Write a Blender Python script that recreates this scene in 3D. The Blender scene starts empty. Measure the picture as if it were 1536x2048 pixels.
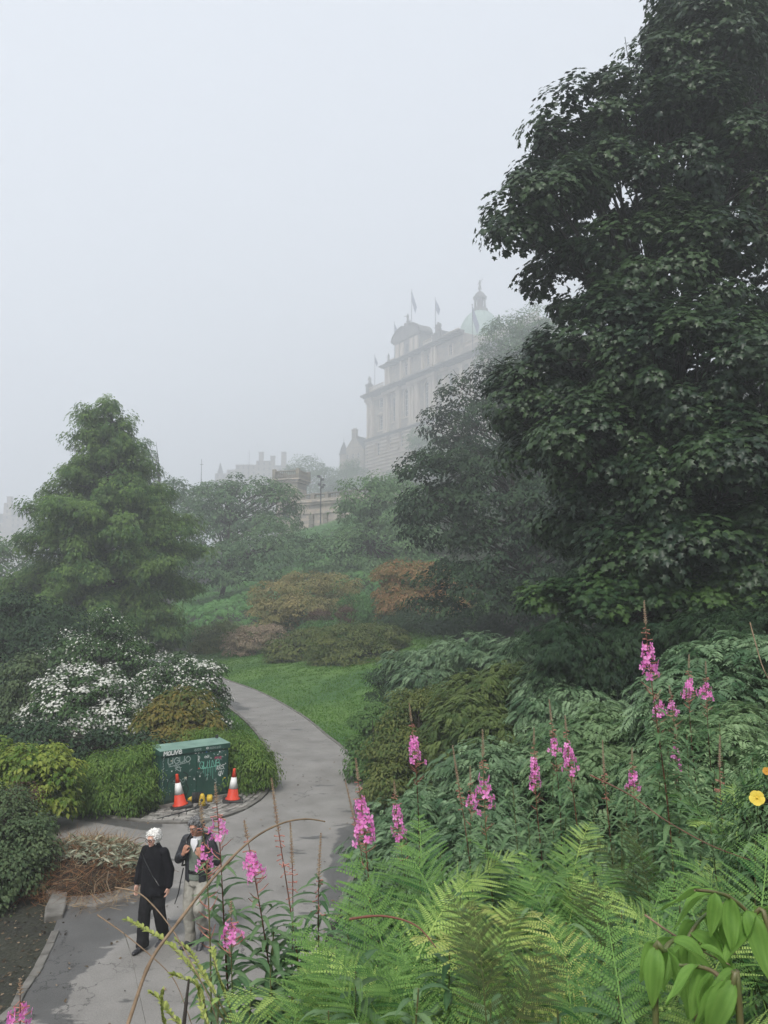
import bpy, math, random
import numpy as np
from mathutils import Vector, Matrix

# ------------------------------------------------------------------ camera, world, sun, exposure
S = bpy.context.scene
COL = S.collection
F = 1518.0
PITCH = math.radians(5.87)
CAM = np.array([0.0, 0.0, 5.0])
cam = bpy.data.cameras.new('camera')
cam_o = bpy.data.objects.new('camera', cam)
COL.objects.link(cam_o)
cam.sensor_fit = 'VERTICAL'
cam.sensor_height = 36.0
cam.sensor_width = 27.0
cam.lens = F / 2048 * 36
cam.clip_start = 0.05
cam.clip_end = 3000
cam.dof.use_dof = True
cam.dof.focus_distance = 9.0
cam.dof.aperture_fstop = 20.0
cam_o.location = CAM
cam_o.rotation_euler = (math.pi / 2 + PITCH, 0, 0)
S.camera = cam_o

w = bpy.data.worlds.new('World')
S.world = w
w.use_nodes = True
nt = w.node_tree
bg = nt.nodes['Background']
sky = nt.nodes.new('ShaderNodeTexSky')
sky.sky_type = 'NISHITA'
sky.sun_disc = False
sky.sun_elevation = math.radians(52)
sky.sun_rotation = math.radians(197)
sky.dust_density = 5.0
sky.air_density = 1.5
hs = nt.nodes.new('ShaderNodeHueSaturation')
hs.inputs['Saturation'].default_value = 0.28
cl = nt.nodes.new('ShaderNodeMixRGB')           # cloud layer: the clear sky shows only faintly through it
cl.inputs['Fac'].default_value = 0.85
cl.inputs['Color2'].default_value = (3.4, 3.62, 4.0, 1)
nt.links.new(sky.outputs['Color'], hs.inputs['Color'])
nt.links.new(hs.outputs['Color'], cl.inputs['Color1'])
nt.links.new(cl.outputs['Color'], bg.inputs['Color'])
bg.inputs['Strength'].default_value = 0.12

sun = bpy.data.lights.new('sun', 'SUN')
sun.energy = 1.5
sun.angle = math.radians(12)
sun.color = (1.0, 0.96, 0.9)
sun_o = bpy.data.objects.new('sun', sun)
COL.objects.link(sun_o)
sun_o.rotation_euler = (math.radians(38), 0, math.radians(-17))
sun_o.location = (0, 0, 60)

S.view_settings.view_transform = 'Standard'
S.view_settings.look = 'None'
S.view_settings.exposure = 1.03
S.view_settings.gamma = 1.0
S.render.engine = 'CYCLES'
c = S.cycles
c.use_denoising = True
try:
    c.denoiser = 'OPENIMAGEDENOISE'
except Exception:
    pass
c.max_bounces = 6
c.diffuse_bounces = 3
c.glossy_bounces = 2
c.transmission_bounces = 3
c.transparent_max_bounces = 6
c.volume_bounces = 2
c.sample_clamp_indirect = 6
c.use_adaptive_sampling = True
c.adaptive_threshold = 0.02

# ------------------------------------------------------------------ helpers
def P(x, y, Y):
    "point seen at photo pixel (x, y) at distance Y ahead of the viewer"
    cx, cy = (x - 768) / F, (1024 - y) / F
    d = np.array([cx, math.cos(PITCH) - math.sin(PITCH) * cy, math.sin(PITCH) + math.cos(PITCH) * cy])
    return CAM + d * (Y / d[1])

def G(x, y, z=0.0):
    cx, cy = (x - 768) / F, (1024 - y) / F
    d = np.array([cx, math.cos(PITCH) - math.sin(PITCH) * cy, math.sin(PITCH) + math.cos(PITCH) * cy])
    return CAM + d * ((z - CAM[2]) / d[2])

def tag(o, label=None, cat=None, group=None, kind=None):
    if label: o['label'] = label
    if cat: o['category'] = cat
    if group: o['group'] = group
    if kind: o['kind'] = kind
    return o

def thing(name, loc, label, cat, group=None, rz=0.0):
    o = bpy.data.objects.new(name, None)
    COL.objects.link(o)
    o.location = tuple(float(v) for v in loc)
    o.rotation_euler = (0, 0, rz)
    o.empty_display_size = 0.2
    return tag(o, label, cat, group)

def raw_mesh(name, V, Fc, mat, tint=None, smooth=False):
    V = np.ascontiguousarray(V, dtype=np.float32)
    Fc = np.ascontiguousarray(Fc, dtype=np.int32)
    me = bpy.data.meshes.new(name)
    me.vertices.add(len(V))
    me.vertices.foreach_set('co', V.ravel())
    m, k = Fc.shape
    me.loops.add(m * k)
    me.loops.foreach_set('vertex_index', Fc.ravel())
    me.polygons.add(m)
    me.polygons.foreach_set('loop_start', np.arange(0, m * k, k, dtype=np.int32))
    me.update(calc_edges=True)
    if smooth:
        me.polygons.foreach_set('use_smooth', np.ones(m, dtype=bool))
    if tint is not None:
        a = me.attributes.new('tint', 'FLOAT', 'POINT')
        a.data.foreach_set('value', np.ascontiguousarray(tint, dtype=np.float32))
    me.materials.append(mat)
    return me

def link(name, me, parent=None, origin=None):
    o = bpy.data.objects.new(name, me)
    COL.objects.link(o)
    if parent is not None:
        o.parent = parent
    elif origin is not None:
        o.location = tuple(float(v) for v in origin)
    return o

def mk(name, V, Fc, mat, parent=None, origin=(0, 0, 0), tint=None, smooth=False):
    V = np.asarray(V, dtype=float) - np.asarray(origin, dtype=float)
    me = raw_mesh(name, V, Fc, mat, tint, smooth)
    return link(name, me, parent, None if parent is not None else origin)

class MB:
    "collects boxes, prisms, tubes and revolved shapes of one part"
    def __init__(s):
        s.v = []; s.f = []; s.n = 0
    def add(s, V, Fs):
        V = [tuple(map(float, p)) for p in V]
        s.f += [tuple(int(i) + s.n for i in f) for f in Fs]
        s.v += V; s.n += len(V)
        return s
    def box(s, x0, x1, y0, y1, z0, z1):
        V = [(x0,y0,z0),(x1,y0,z0),(x1,y1,z0),(x0,y1,z0),(x0,y0,z1),(x1,y0,z1),(x1,y1,z1),(x0,y1,z1)]
        return s.add(V, [(0,3,2,1),(4,5,6,7),(0,1,5,4),(1,2,6,5),(2,3,7,6),(3,0,4,7)])
    def prism(s, poly, z0, z1, axis='z'):
        n = len(poly)
        if axis == 'z':
            V = [(x,y,z0) for x,y in poly] + [(x,y,z1) for x,y in poly]
        elif axis == 'y':
            V = [(x,z0,y) for x,y in poly] + [(x,z1,y) for x,y in poly]
        else:
            V = [(z0,x,y) for x,y in poly] + [(z1,x,y) for x,y in poly]
        Fs = [tuple(range(n))[::-1], tuple(range(n, 2*n))] + [(i,(i+1)%n,n+(i+1)%n,n+i) for i in range(n)]
        return s.add(V, Fs)
    def lathe(s, prof, c=(0,0,0), n=16, sq=1.0):
        V = []; Fs = []
        for r, z in prof:
            for i in range(n):
                a = 2*math.pi*i/n
                V.append((c[0]+r*math.cos(a), c[1]+r*math.sin(a)*sq, c[2]+z))
        for j in range(len(prof)-1):
            for i in range(n):
                Fs.append((j*n+i, j*n+(i+1)%n, (j+1)*n+(i+1)%n, (j+1)*n+i))
        Fs.append(tuple(range(n))[::-1]); Fs.append(tuple((len(prof)-1)*n+i for i in range(n)))
        return s.add(V, Fs)
    def tube(s, pts, rad, n=6):
        pts = [np.asarray(p, float) for p in pts]
        if not hasattr(rad, '__len__'): rad = [rad]*len(pts)
        V = []; Fs = []
        up = np.array([0.13, 0.2, 1.0])
        for i, p in enumerate(pts):
            d = pts[min(i+1, len(pts)-1)] - pts[max(i-1, 0)]
            d = d / (np.linalg.norm(d) + 1e-9)
            if abs(d[2]) > 0.93: up = np.array([1.0, 0.1, 0.05])
            a = np.cross(d, up); a /= np.linalg.norm(a) + 1e-9
            b = np.cross(a, d)
            for k in range(n):
                t = 2*math.pi*k/n
                V.append(p + rad[i]*(a*math.cos(t) + b*math.sin(t)))
        for j in range(len(pts)-1):
            for k in range(n):
                Fs.append((j*n+k, j*n+(k+1)%n, (j+1)*n+(k+1)%n, (j+1)*n+k))
        Fs.append(tuple(range(n))); Fs.append(tuple((len(pts)-1)*n+k for k in range(n))[::-1])
        return s.add(V, Fs)
    def ball(s, c, r, n=10, m=7):
        if not hasattr(r, '__len__'): r = (r, r, r)
        V = []; Fs = []
        for j in range(m+1):
            t = math.pi*j/m
            for i in range(n):
                a = 2*math.pi*i/n
                V.append((c[0]+r[0]*math.sin(t)*math.cos(a), c[1]+r[1]*math.sin(t)*math.sin(a), c[2]-r[2]*math.cos(t)))
        for j in range(m):
            for i in range(n):
                Fs.append((j*n+i, j*n+(i+1)%n, (j+1)*n+(i+1)%n, (j+1)*n+i))
        return s.add(V, Fs)
    def build(s, name, mat, parent=None, origin=(0,0,0), smooth=False, bevel=0.0):
        me = bpy.data.meshes.new(name)
        o0 = origin
        me.from_pydata([(a-o0[0], b-o0[1], cc-o0[2]) for a, b, cc in s.v], [], s.f)
        me.update()
        if smooth:
            me.polygons.foreach_set('use_smooth', np.ones(len(me.polygons), dtype=bool))
        me.materials.append(mat)
        o = link(name, me, parent, None if parent is not None else o0)
        if bevel:
            b = o.modifiers.new('bevel', 'BEVEL'); b.width = bevel; b.segments = 2; b.limit_method = 'ANGLE'
        return o

# ------------------------------------------------------------------ materials
def newmat(name):
    m = bpy.data.materials.new(name); m.use_nodes = True
    return m, m.node_tree, m.node_tree.nodes['Principled BSDF']

def leaf_mat(name, c1, c2, rough=0.45, trans=0.25, spec=0.16, c3=None):
    m, nt, b = newmat(name)
    N = nt.nodes.new; L = nt.links.new
    at = N('ShaderNodeAttribute'); at.attribute_name = 'tint'
    cr = N('ShaderNodeValToRGB')
    cr.color_ramp.elements[0].color = (*c1, 1); cr.color_ramp.elements[0].position = 0.1
    cr.color_ramp.elements[1].color = (*c2, 1); cr.color_ramp.elements[1].position = 0.9
    if c3:
        e = cr.color_ramp.elements.new(0.97); e.color = (*c3, 1)
    L(at.outputs['Fac'], cr.inputs['Fac'])
    L(cr.outputs['Color'], b.inputs['Base Color'])
    b.inputs['Roughness'].default_value = rough
    b.inputs['Specular IOR Level'].default_value = spec
    tr = N('ShaderNodeBsdfTranslucent')
    mx = N('ShaderNodeMixShader'); mx.inputs['Fac'].default_value = trans
    hv = N('ShaderNodeHueSaturation'); hv.inputs['Value'].default_value = 1.5; hv.inputs['Hue'].default_value = 0.49
    L(cr.outputs['Color'], hv.inputs['Color']); L(hv.outputs['Color'], tr.inputs['Color'])
    L(b.outputs[0], mx.inputs[1]); L(tr.outputs[0], mx.inputs[2])
    L(mx.outputs[0], nt.nodes['Material Output'].inputs['Surface'])
    return m

def solid(name, c1, c2=None, scale=5.0, rough=0.7, bump=0.0, bscale=40.0, metal=0.0, coords='Object', detail=6, spec=0.5):
    m, nt, b = newmat(name)
    N = nt.nodes.new; L = nt.links.new
    tc = N('ShaderNodeTexCoord')
    if c2 is None: c2 = tuple(v*0.75 for v in c1)
    nz = N('ShaderNodeTexNoise'); nz.inputs['Scale'].default_value = scale; nz.inputs['Detail'].default_value = detail
    L(tc.outputs[coords], nz.inputs['Vector'])
    cr = N('ShaderNodeValToRGB')
    cr.color_ramp.elements[0].position = 0.35; cr.color_ramp.elements[0].color = (*c2, 1)
    cr.color_ramp.elements[1].position = 0.65; cr.color_ramp.elements[1].color = (*c1, 1)
    L(nz.outputs['Fac'], cr.inputs['Fac']); L(cr.outputs['Color'], b.inputs['Base Color'])
    b.inputs['Roughness'].default_value = rough
    b.inputs['Metallic'].default_value = metal
    b.inputs['Specular IOR Level'].default_value = spec
    if bump:
        n2 = N('ShaderNodeTexNoise'); n2.inputs['Scale'].default_value = bscale; n2.inputs['Detail'].default_value = 5
        L(tc.outputs[coords], n2.inputs['Vector'])
        bp = N('ShaderNodeBump'); bp.inputs['Strength'].default_value = bump; bp.inputs['Distance'].default_value = 0.02
        L(n2.outputs['Fac'], bp.inputs['Height']); L(bp.outputs['Normal'], b.inputs['Normal'])
    return m

BARK = solid('bark', (0.045, 0.036, 0.028), (0.018, 0.015, 0.012), 3.0, 0.9, 0.6, 12)
BARK_RED = solid('bark_reddish', (0.07, 0.045, 0.032), (0.03, 0.02, 0.015), 3.0, 0.9, 0.6, 12)
STEM = solid('plant_stem', (0.07, 0.075, 0.035), (0.05, 0.05, 0.03), 20.0, 0.6)
TWIG = solid('dry_twig', (0.23, 0.16, 0.10), (0.13, 0.09, 0.055), 30.0, 0.8)
SOIL = solid('soil', (0.035, 0.03, 0.022), (0.015, 0.013, 0.01), 2.0, 0.95, 0.8, 18)

# ------------------------------------------------------------------ haze
hz = MB().box(-240, 240, -30, 640, -1.6, 190)
hm, hnt, hb = newmat('haze')
hnt.nodes.remove(hb)
pv = hnt.nodes.new('ShaderNodeVolumePrincipled')
pv.inputs['Color'].default_value = (0.945, 0.97, 0.995, 1)
pv.inputs['Density'].default_value = 0.0026
pv.inputs['Anisotropy'].default_value = 0.25
hnt.links.new(pv.outputs[0], hnt.nodes['Material Output'].inputs['Volume'])
hm.cycles.homogeneous_volume = True
hzo = hz.build('haze', hm)
tag(hzo, kind='stuff')

# ------------------------------------------------------------------ terrain
PATH_R = [G(330,1319),G(420,1344),G(452,1360),G(520,1385),G(600,1430),G(650,1470),G(700,1512),G(720,1560),G(726,1620),G(716,1700),G(700,1760),G(660,1850)]
PATH_R = [(p[0], p[1]) for p in PATH_R] + [(-1.0, 9.0), (-2.0, 7.0), (-3.8, 4.5), (-6.5, 1.5), (-10, -2), (-18, -6)]
PATH_L = [G(250,1322),G(330,1334),G(400,1362),G(452,1408),G(500,1448),G(540,1500),G(552,1545),G(535,1590),G(480,1627),G(400,1647),G(290,1648),G(160,1628),G(60,1612)]
PATH_L = [(p[0], p[1]) for p in PATH_L] + [(-14, 18.5), (-24, 19.5)]
PATH_B = [(-24, 16.5), (-14, 15.9)] + [(G(*q)[0], G(*q)[1]) for q in ((20,1655),(90,1670),(100,1700),(118,1760),(122,1790),(112,1850),(80,1920),(40,1985),(5,2035))] + [(-5.3, 6.5), (-8.0, 3.5), (-12.0, 0.5), (-20, -3)]

def catmull(pts, n=6):
    pts = [np.array(p, float) for p in pts]
    out = []
    for i in range(len(pts)-1):
        p0 = pts[max(i-1,0)]; p1 = pts[i]; p2 = pts[i+1]; p3 = pts[min(i+2,len(pts)-1)]
        for k in range(n):
            t = k/n
            out.append(0.5*((2*p1)+(-p0+p2)*t+(2*p0-5*p1+4*p2-p3)*t*t+(-p0+3*p1-3*p2+p3)*t**3))
    out.append(pts[-1])
    return out
far_end = [(-24, 56), (-40, 60), (-41, 57.5), (-25, 53.5)]
RS = catmull(PATH_R); LS = catmull(PATH_L); BS = catmull(PATH_B, 4)
POLY = np.array([tuple(p) for p in (RS[::-1] + [np.array(q) for q in far_end] + LS + BS)])

def poly_sd(X, Y, poly):
    "signed distance (negative inside) of many points to a polygon"
    X = np.asarray(X, float).ravel(); Y = np.asarray(Y, float).ravel()
    inside = np.zeros(len(X), bool); d2 = np.full(len(X), 1e18)
    n = len(poly)
    for i in range(n):
        ax, ay = poly[i]; bx, by = poly[(i+1) % n]
        ex, ey = bx-ax, by-ay
        t = np.clip(((X-ax)*ex+(Y-ay)*ey)/(ex*ex+ey*ey+1e-12), 0, 1)
        d2 = np.minimum(d2, (X-ax-t*ex)**2+(Y-ay-t*ey)**2)
        cond = ((ay > Y) != (by > Y))
        xi = ax + (Y-ay)*ex/(ey if abs(ey) > 1e-12 else 1e-12)
        inside ^= cond & (X < xi)
    d = np.sqrt(d2)
    return np.where(inside, -d, d)

CTRL = np.array([
 (0,0,3.75),(3,0,4.0),(8,0,5),(0,2,3.35),(-1.2,2,2.6),(-.6,4.5,1.7),(0,4,2.6),(0,6.5,1.3),(-.3,9,.45),(2,2,3.6),(2,4,3.1),(2,8,1.9),(2,12,1.1),(1,15,.5),(1,20,.4),(4,12,1.9),
 (4,6,3.2),(8,6,4.4),(8,12,3.4),(8,20,3.2),(5,20,2.0),(3,27,1.1),(8,27,3.4),(1,30,.45),(4,38,1.5),(3,50,2.2),(10,38,4.2),
 (12,50,5.5),(14,27,6.5),(16,12,6.5),(20,40,9.5),(30,60,16),(20,80,15),(5,70,6),(-5,60,1.4),(-10,55,.5),(-3,42,.5),(-17,70,2.5),
 (-15,110,8.6),(-14,160,17.2),(-8,168,18.5),(-20,165,17),(-6,425,63),(24,350,60),(52,300,62),(-8,190,22),(-6,300,42),(20,120,28),(5,110,16),(-5,90,8),
 (0,520,72),(70,260,70),(-40,160,13),(-30,100,4.5),(-25,85,2.2),(-60,100,2),(-60,160,8),(-60,200,12),(-60,300,20),(-120,200,3),
 (-100,100,0),(-40,60,0),(-20,60,.1),(-60,30,0),(-20,30,0),(-20,10,0),(-8,40,.05),(-100,0,0),(-100,640,6),(0,640,76),(150,640,90),
 (100,100,34),(100,0,20),(40,0,12),(20,-20,8),(0,-20,6),(-40,-20,0),(-100,-40,0),(150,-40,22),(-8,8,0),(-8,20,0.05),(60,150,48),
 (-230,200,0),(-230,0,0),(-230,640,4),(-50,500,36),(230,200,60),(230,640,100)], float)
_n = len(CTRL)
def _U(r2): return 0.5 * r2 * np.log(r2 + 1e-9)
_K = _U(((CTRL[:,None,:2]-CTRL[None,:,:2])**2).sum(-1)) + np.eye(_n)*0.5
_A = np.zeros((_n+3,_n+3)); _A[:_n,:_n] = _K; _A[:_n,_n] = 1; _A[:_n,_n+1:] = CTRL[:,:2]
_A[_n,:_n] = 1; _A[_n+1:,:_n] = CTRL[:,:2].T
_W = np.linalg.solve(_A, np.concatenate([CTRL[:,2], np.zeros(3)]))

def H(X, Y):
    X = np.asarray(X, float); Y = np.asarray(Y, float); shp = X.shape
    x = X.ravel(); y = Y.ravel(); out = np.empty(len(x))
    for a in range(0, len(x), 20000):
        xs = x[a:a+20000]; ys = y[a:a+20000]
        r2 = (xs[:,None]-CTRL[None,:,0])**2 + (ys[:,None]-CTRL[None,:,1])**2
        out[a:a+20000] = _U(r2) @ _W[:_n] + _W[_n] + _W[_n+1]*xs + _W[_n+2]*ys
    d = poly_sd(x, y, POLY)
    t = np.clip((d - 0.25) / 1.8, 0, 1); t = t*t*(3-2*t)
    out = np.maximum(out, 0.03) * t
    return out.reshape(shp)
def h1(x, y): return float(H(np.array([x]), np.array([y]))[0])

def axis(segs):
    out = []
    for a, b, st in segs:
        out += list(np.arange(a, b, st))
    out.append(segs[-1][1])
    return np.array(out)
gx = axis([(-238,-100,8),(-100,-40,3),(-40,-20,1.0),(-20,16,0.3),(16,40,1.0),(40,100,3),(100,238,8)])
gy = axis([(-28,-4,2),(-4,32,0.3),(32,64,0.5),(64,120,1.5),(120,260,3),(260,636,8)])
GX, GY = np.meshgrid(gx, gy)
GZ = H(GX, GY)
rng = np.random.default_rng(5)
far = np.clip((poly_sd(GX, GY, POLY)-1.0)/2, 0, 1).reshape(GX.shape)
GZ = GZ + far*0.02*rng.standard_normal(GX.shape)
V = np.stack([GX.ravel(), GY.ravel(), GZ.ravel()], 1)
nx, ny = len(gx), len(gy)
ii = (np.arange(ny-1)[:,None]*nx + np.arange(nx-1)[None,:]).ravel()
FQ = np.stack([ii, ii+1, ii+nx+1, ii+nx], 1)
LAWN_MAIN = np.array([(G(*q)[0], G(*q)[1]) for q in ((330,1319),(452,1360),(600,1430),(700,1512),(722,1560),(728,1600))] +
                [(0.6,18.5),(0.5,22),(0.8,28),(1.5,34),(3,40),(5,46),(7.5,54),(6,60),(2,58),(-2,54),(-8,56.5),(-13,58),(-20,60),(-30,64),(-40,63),(-24,55)])
LAWN_SIDE = np.array([(G(*q)[0], G(*q)[1]) for q in ((400,1362),(452,1408),(500,1448),(540,1500),(552,1545),(550,1570))] + [(-4.6,20),(-6,23),(-8.5,27),(-11,34),(-15,44)])
fc = V[FQ].mean(1)
isl = (poly_sd(fc[:,0], fc[:,1], LAWN_MAIN) < 0.2) | (poly_sd(fc[:,0], fc[:,1], LAWN_SIDE) < 0.2)

def ground_mat():
    m, nt, b = newmat('ground_soil_litter')
    N = nt.nodes.new; L = nt.links.new
    tc = N('ShaderNodeTexCoord')
    n1 = N('ShaderNodeTexNoise'); n1.inputs['Scale'].default_value = 1.3; n1.inputs['Detail'].default_value = 10; n1.inputs['Roughness'].default_value = 0.7
    n2 = N('ShaderNodeTexNoise'); n2.inputs['Scale'].default_value = 14; n2.inputs['Detail'].default_value = 8
    L(tc.outputs['Object'], n1.inputs['Vector']); L(tc.outputs['Object'], n2.inputs['Vector'])
    cr = N('ShaderNodeValToRGB')
    cr.color_ramp.elements[0].position = 0.35; cr.color_ramp.elements[0].color = (0.012, 0.011, 0.009, 1)
    cr.color_ramp.elements[1].position = 0.7; cr.color_ramp.elements[1].color = (0.045, 0.04, 0.028, 1)
    e = cr.color_ramp.elements.new(0.55); e.color = (0.022, 0.024, 0.013, 1)
    mx = N('ShaderNodeMath'); mx.operation = 'ADD'
    ml = N('ShaderNodeMath'); ml.operation = 'MULTIPLY'; ml.inputs[1].default_value = 0.5
    L(n1.outputs['Fac'], ml.inputs[0]); 
    ml2 = N('ShaderNodeMath'); ml2.operation = 'MULTIPLY'; ml2.inputs[1].default_value = 0.5
    L(n2.outputs['Fac'], ml2.inputs[0]); L(ml.outputs[0], mx.inputs[0]); L(ml2.outputs[0], mx.inputs[1])
    L(mx.outputs[0], cr.inputs['Fac']); L(cr.outputs['Color'], b.inputs['Base Color'])
    b.inputs['Roughness'].default_value = 0.9
    bp = N('ShaderNodeBump'); bp.inputs['Strength'].default_value = 0.8; bp.inputs['Distance'].default_value = 0.05
    L(n2.outputs['Fac'], bp.inputs['Height']); L(bp.outputs['Normal'], b.inputs['Normal'])
    return m

def lawn_mat():
    m, nt, b = newmat('lawn_turf')
    N = nt.nodes.new; L = nt.links.new
    tc = N('ShaderNodeTexCoord')
    n1 = N('ShaderNodeTexNoise'); n1.inputs['Scale'].default_value = 0.22; n1.inputs['Detail'].default_value = 4
    n2 = N('ShaderNodeTexNoise'); n2.inputs['Scale'].default_value = 22; n2.inputs['Detail'].default_value = 8; n2.inputs['Roughness'].default_value = 0.75
    L(tc.outputs['Object'], n1.inputs['Vector']); L(tc.outputs['Object'], n2.inputs['Vector'])
    a = N('ShaderNodeMixRGB'); a.inputs['Color1'].default_value = (0.035, 0.115, 0.018, 1); a.inputs['Color2'].default_value = (0.095, 0.195, 0.03, 1)
    cr = N('ShaderNodeMapRange'); cr.inputs['From Min'].default_value = 0.38; cr.inputs['From Max'].default_value = 0.62
    L(n1.outputs['Fac'], cr.inputs['Value']); L(cr.outputs['Result'], a.inputs['Fac'])
    mm = N('ShaderNodeMixRGB'); mm.blend_type = 'MULTIPLY'; mm.inputs['Fac'].default_value = 1.0
    r2 = N('ShaderNodeValToRGB'); r2.color_ramp.elements[0].position = 0.3; r2.color_ramp.elements[0].color = (0.55, 0.6, 0.5, 1)
    r2.color_ramp.elements[1].position = 0.7; r2.color_ramp.elements[1].color = (1.25, 1.2, 1.1, 1)
    L(n2.outputs['Fac'], r2.inputs['Fac']); L(a.outputs['Color'], mm.inputs['Color1']); L(r2.outputs['Color'], mm.inputs['Color2'])
    L(mm.outputs['Color'], b.inputs['Base Color'])
    b.inputs['Roughness'].default_value = 0.75
    bp = N('ShaderNodeBump'); bp.inputs['Strength'].default_value = 0.9; bp.inputs['Distance'].default_value = 0.04
    L(n2.outputs['Fac'], bp.inputs['Height']); L(bp.outputs['Normal'], b.inputs['Normal'])
    return m

def submesh(name, mask, mat):
    f = FQ[mask]; u, inv = np.unique(f.ravel(), return_inverse=True)
    o = mk(name, V[u], inv.reshape(-1, 4), mat, smooth=True)
    return tag(o, kind='structure')
submesh('ground', ~isl, ground_mat())
submesh('lawn', isl, lawn_mat())

# ------------------------------------------------------------------ path
def path_mat():
    m, nt, b = newmat('worn_asphalt')
    N = nt.nodes.new; L = nt.links.new
    tc = N('ShaderNodeTexCoord')
    def noise(scale, detail=8, rough=0.6):
        n = N('ShaderNodeTexNoise'); n.inputs['Scale'].default_value = scale; n.inputs['Detail'].default_value = detail; n.inputs['Roughness'].default_value = rough
        L(tc.outputs['Object'], n.inputs['Vector']); return n
    fine = noise(55, 6, 0.8); mid = noise(1.1, 8, 0.6); big = noise(0.35, 5)
    base = N('ShaderNodeValToRGB'); base.color_ramp.elements[0].position = 0.3; base.color_ramp.elements[0].color = (0.16, 0.155, 0.145, 1)
    base.color_ramp.elements[1].position = 0.7; base.color_ramp.elements[1].color = (0.245, 0.238, 0.226, 1)
    L(mid.outputs['Fac'], base.inputs['Fac'])
    # damp, darker patches with ragged outlines
    ds = None
    def damp(ax, ay, bx, by, r):
        nonlocal ds
        # distance to a segment
        sep = N('ShaderNodeVectorMath'); sep.operation = 'SUBTRACT'; sep.inputs[1].default_value = (ax, ay, 0); L(tc.outputs['Object'], sep.inputs[0])
        fl = N('ShaderNodeVectorMath'); fl.operation = 'MULTIPLY'; fl.inputs[1].default_value = (1, 1, 0); L(sep.outputs[0], fl.inputs[0])
        e = (bx-ax, by-ay); l2 = e[0]**2+e[1]**2 + 1e-6
        dt = N('ShaderNodeVectorMath'); dt.operation = 'DOT_PRODUCT'; dt.inputs[1].default_value = (e[0]/l2, e[1]/l2, 0); L(fl.outputs[0], dt.inputs[0])
        cp = N('ShaderNodeClamp'); L(dt.outputs['Value'], cp.inputs['Value'])
        sc = N('ShaderNodeVectorMath'); sc.operation = 'SCALE'; sc.inputs[0].default_value = (e[0], e[1], 0); L(cp.outputs[0], sc.inputs['Scale'])
        df = N('ShaderNodeVectorMath'); df.operation = 'DISTANCE'; L(fl.outputs[0], df.inputs[0]); L(sc.outputs[0], df.inputs[1])
        mr = N('ShaderNodeMapRange'); mr.inputs['From Min'].default_value = 0; mr.inputs['From Max'].default_value = 2*r; mr.inputs['To Min'].default_value = 0.9; mr.inputs['To Max'].default_value = 0
        L(df.outputs['Value'], mr.inputs['Value'])
        if ds is None: ds = mr.outputs['Result']
        else:
            mxx = N('ShaderNodeMath'); mxx.operation = 'MAXIMUM'; L(ds, mxx.inputs[0]); L(mr.outputs['Result'], mxx.inputs[1]); ds = mxx.outputs[0]
    for (x0,y0,x1,y1,r) in DAMP:
        a = G(x0,y0); bb = G(x1,y1); damp(a[0],a[1],bb[0],bb[1],r)
    st = N('ShaderNodeMapping'); st.inputs['Scale'].default_value = (1.0, 1.6, 1)
    L(tc.outputs['Object'], st.inputs['Vector'])
    rag = N('ShaderNodeTexNoise'); rag.inputs['Scale'].default_value = 1.0; rag.inputs['Detail'].default_value = 12; rag.inputs['Roughness'].default_value = 0.62
    L(st.outputs[0], rag.inputs['Vector'])
    ad = N('ShaderNodeMath'); ad.operation = 'ADD'; L(ds, ad.inputs[0]); L(rag.outputs['Fac'], ad.inputs[1])
    dm = N('ShaderNodeMapRange'); dm.inputs['From Min'].default_value = 0.93; dm.inputs['From Max'].default_value = 0.97; L(ad.outputs[0], dm.inputs['Value'])
    # small scattered puddle marks
    st2 = N('ShaderNodeMapping'); st2.inputs['Scale'].default_value = (0.7, 1.7, 1); st2.inputs['Rotation'].default_value = (0,0,0.3)
    L(tc.outputs['Object'], st2.inputs['Vector'])
    sp = N('ShaderNodeTexNoise'); sp.inputs['Scale'].default_value = 1.2; sp.inputs['Detail'].default_value = 7; sp.inputs['Roughness'].default_value = 0.6
    L(st2.outputs[0], sp.inputs['Vector'])
    sm = N('ShaderNodeMapRange'); sm.inputs['From Min'].default_value = 0.615; sm.inputs['From Max'].default_value = 0.64; L(sp.outputs['Fac'], sm.inputs['Value'])
    # cracks
    wp = N('ShaderNodeMixRGB'); wp.blend_type = 'LINEAR_LIGHT'; wp.inputs['Fac'].default_value = 0.55
    wn = noise(2.2, 8); L(tc.outputs['Object'], wp.inputs['Color1']); L(wn.outputs['Color'], wp.inputs['Color2'])
    vo = N('ShaderNodeTexVoronoi'); vo.feature = 'DISTANCE_TO_EDGE'; vo.inputs['Scale'].default_value = 0.55; L(wp.outputs['Color'], vo.inputs['Vector'])
    ck = N('ShaderNodeMapRange'); ck.inputs['From Min'].default_value = 0.003; ck.inputs['From Max'].default_value = 0.008; ck.inputs['To Min'].default_value = 1; ck.inputs['To Max'].default_value = 0
    L(vo.outputs['Distance'], ck.inputs['Value'])
    cb = N('ShaderNodeMapRange'); cb.inputs['From Min'].default_value = 0.5; cb.inputs['From Max'].default_value = 0.58; L(big.outputs['Fac'], cb.inputs['Value'])
    cm = N('ShaderNodeMath'); cm.operation = 'MULTIPLY'; L(ck.outputs['Result'], cm.inputs[0]); L(cb.outputs['Result'], cm.inputs[1])
    m1 = N('ShaderNodeMath'); m1.operation = 'MAXIMUM'; L(dm.outputs['Result'], m1.inputs[0]); L(sm.outputs['Result'], m1.inputs[1])
    c1 = N('ShaderNodeMixRGB'); c1.blend_type = 'MULTIPLY'; c1.inputs['Color2'].default_value = (0.42, 0.43, 0.44, 1)
    L(m1.outputs[0], c1.inputs['Fac']); L(base.outputs['Color'], c1.inputs['Color1'])
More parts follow.
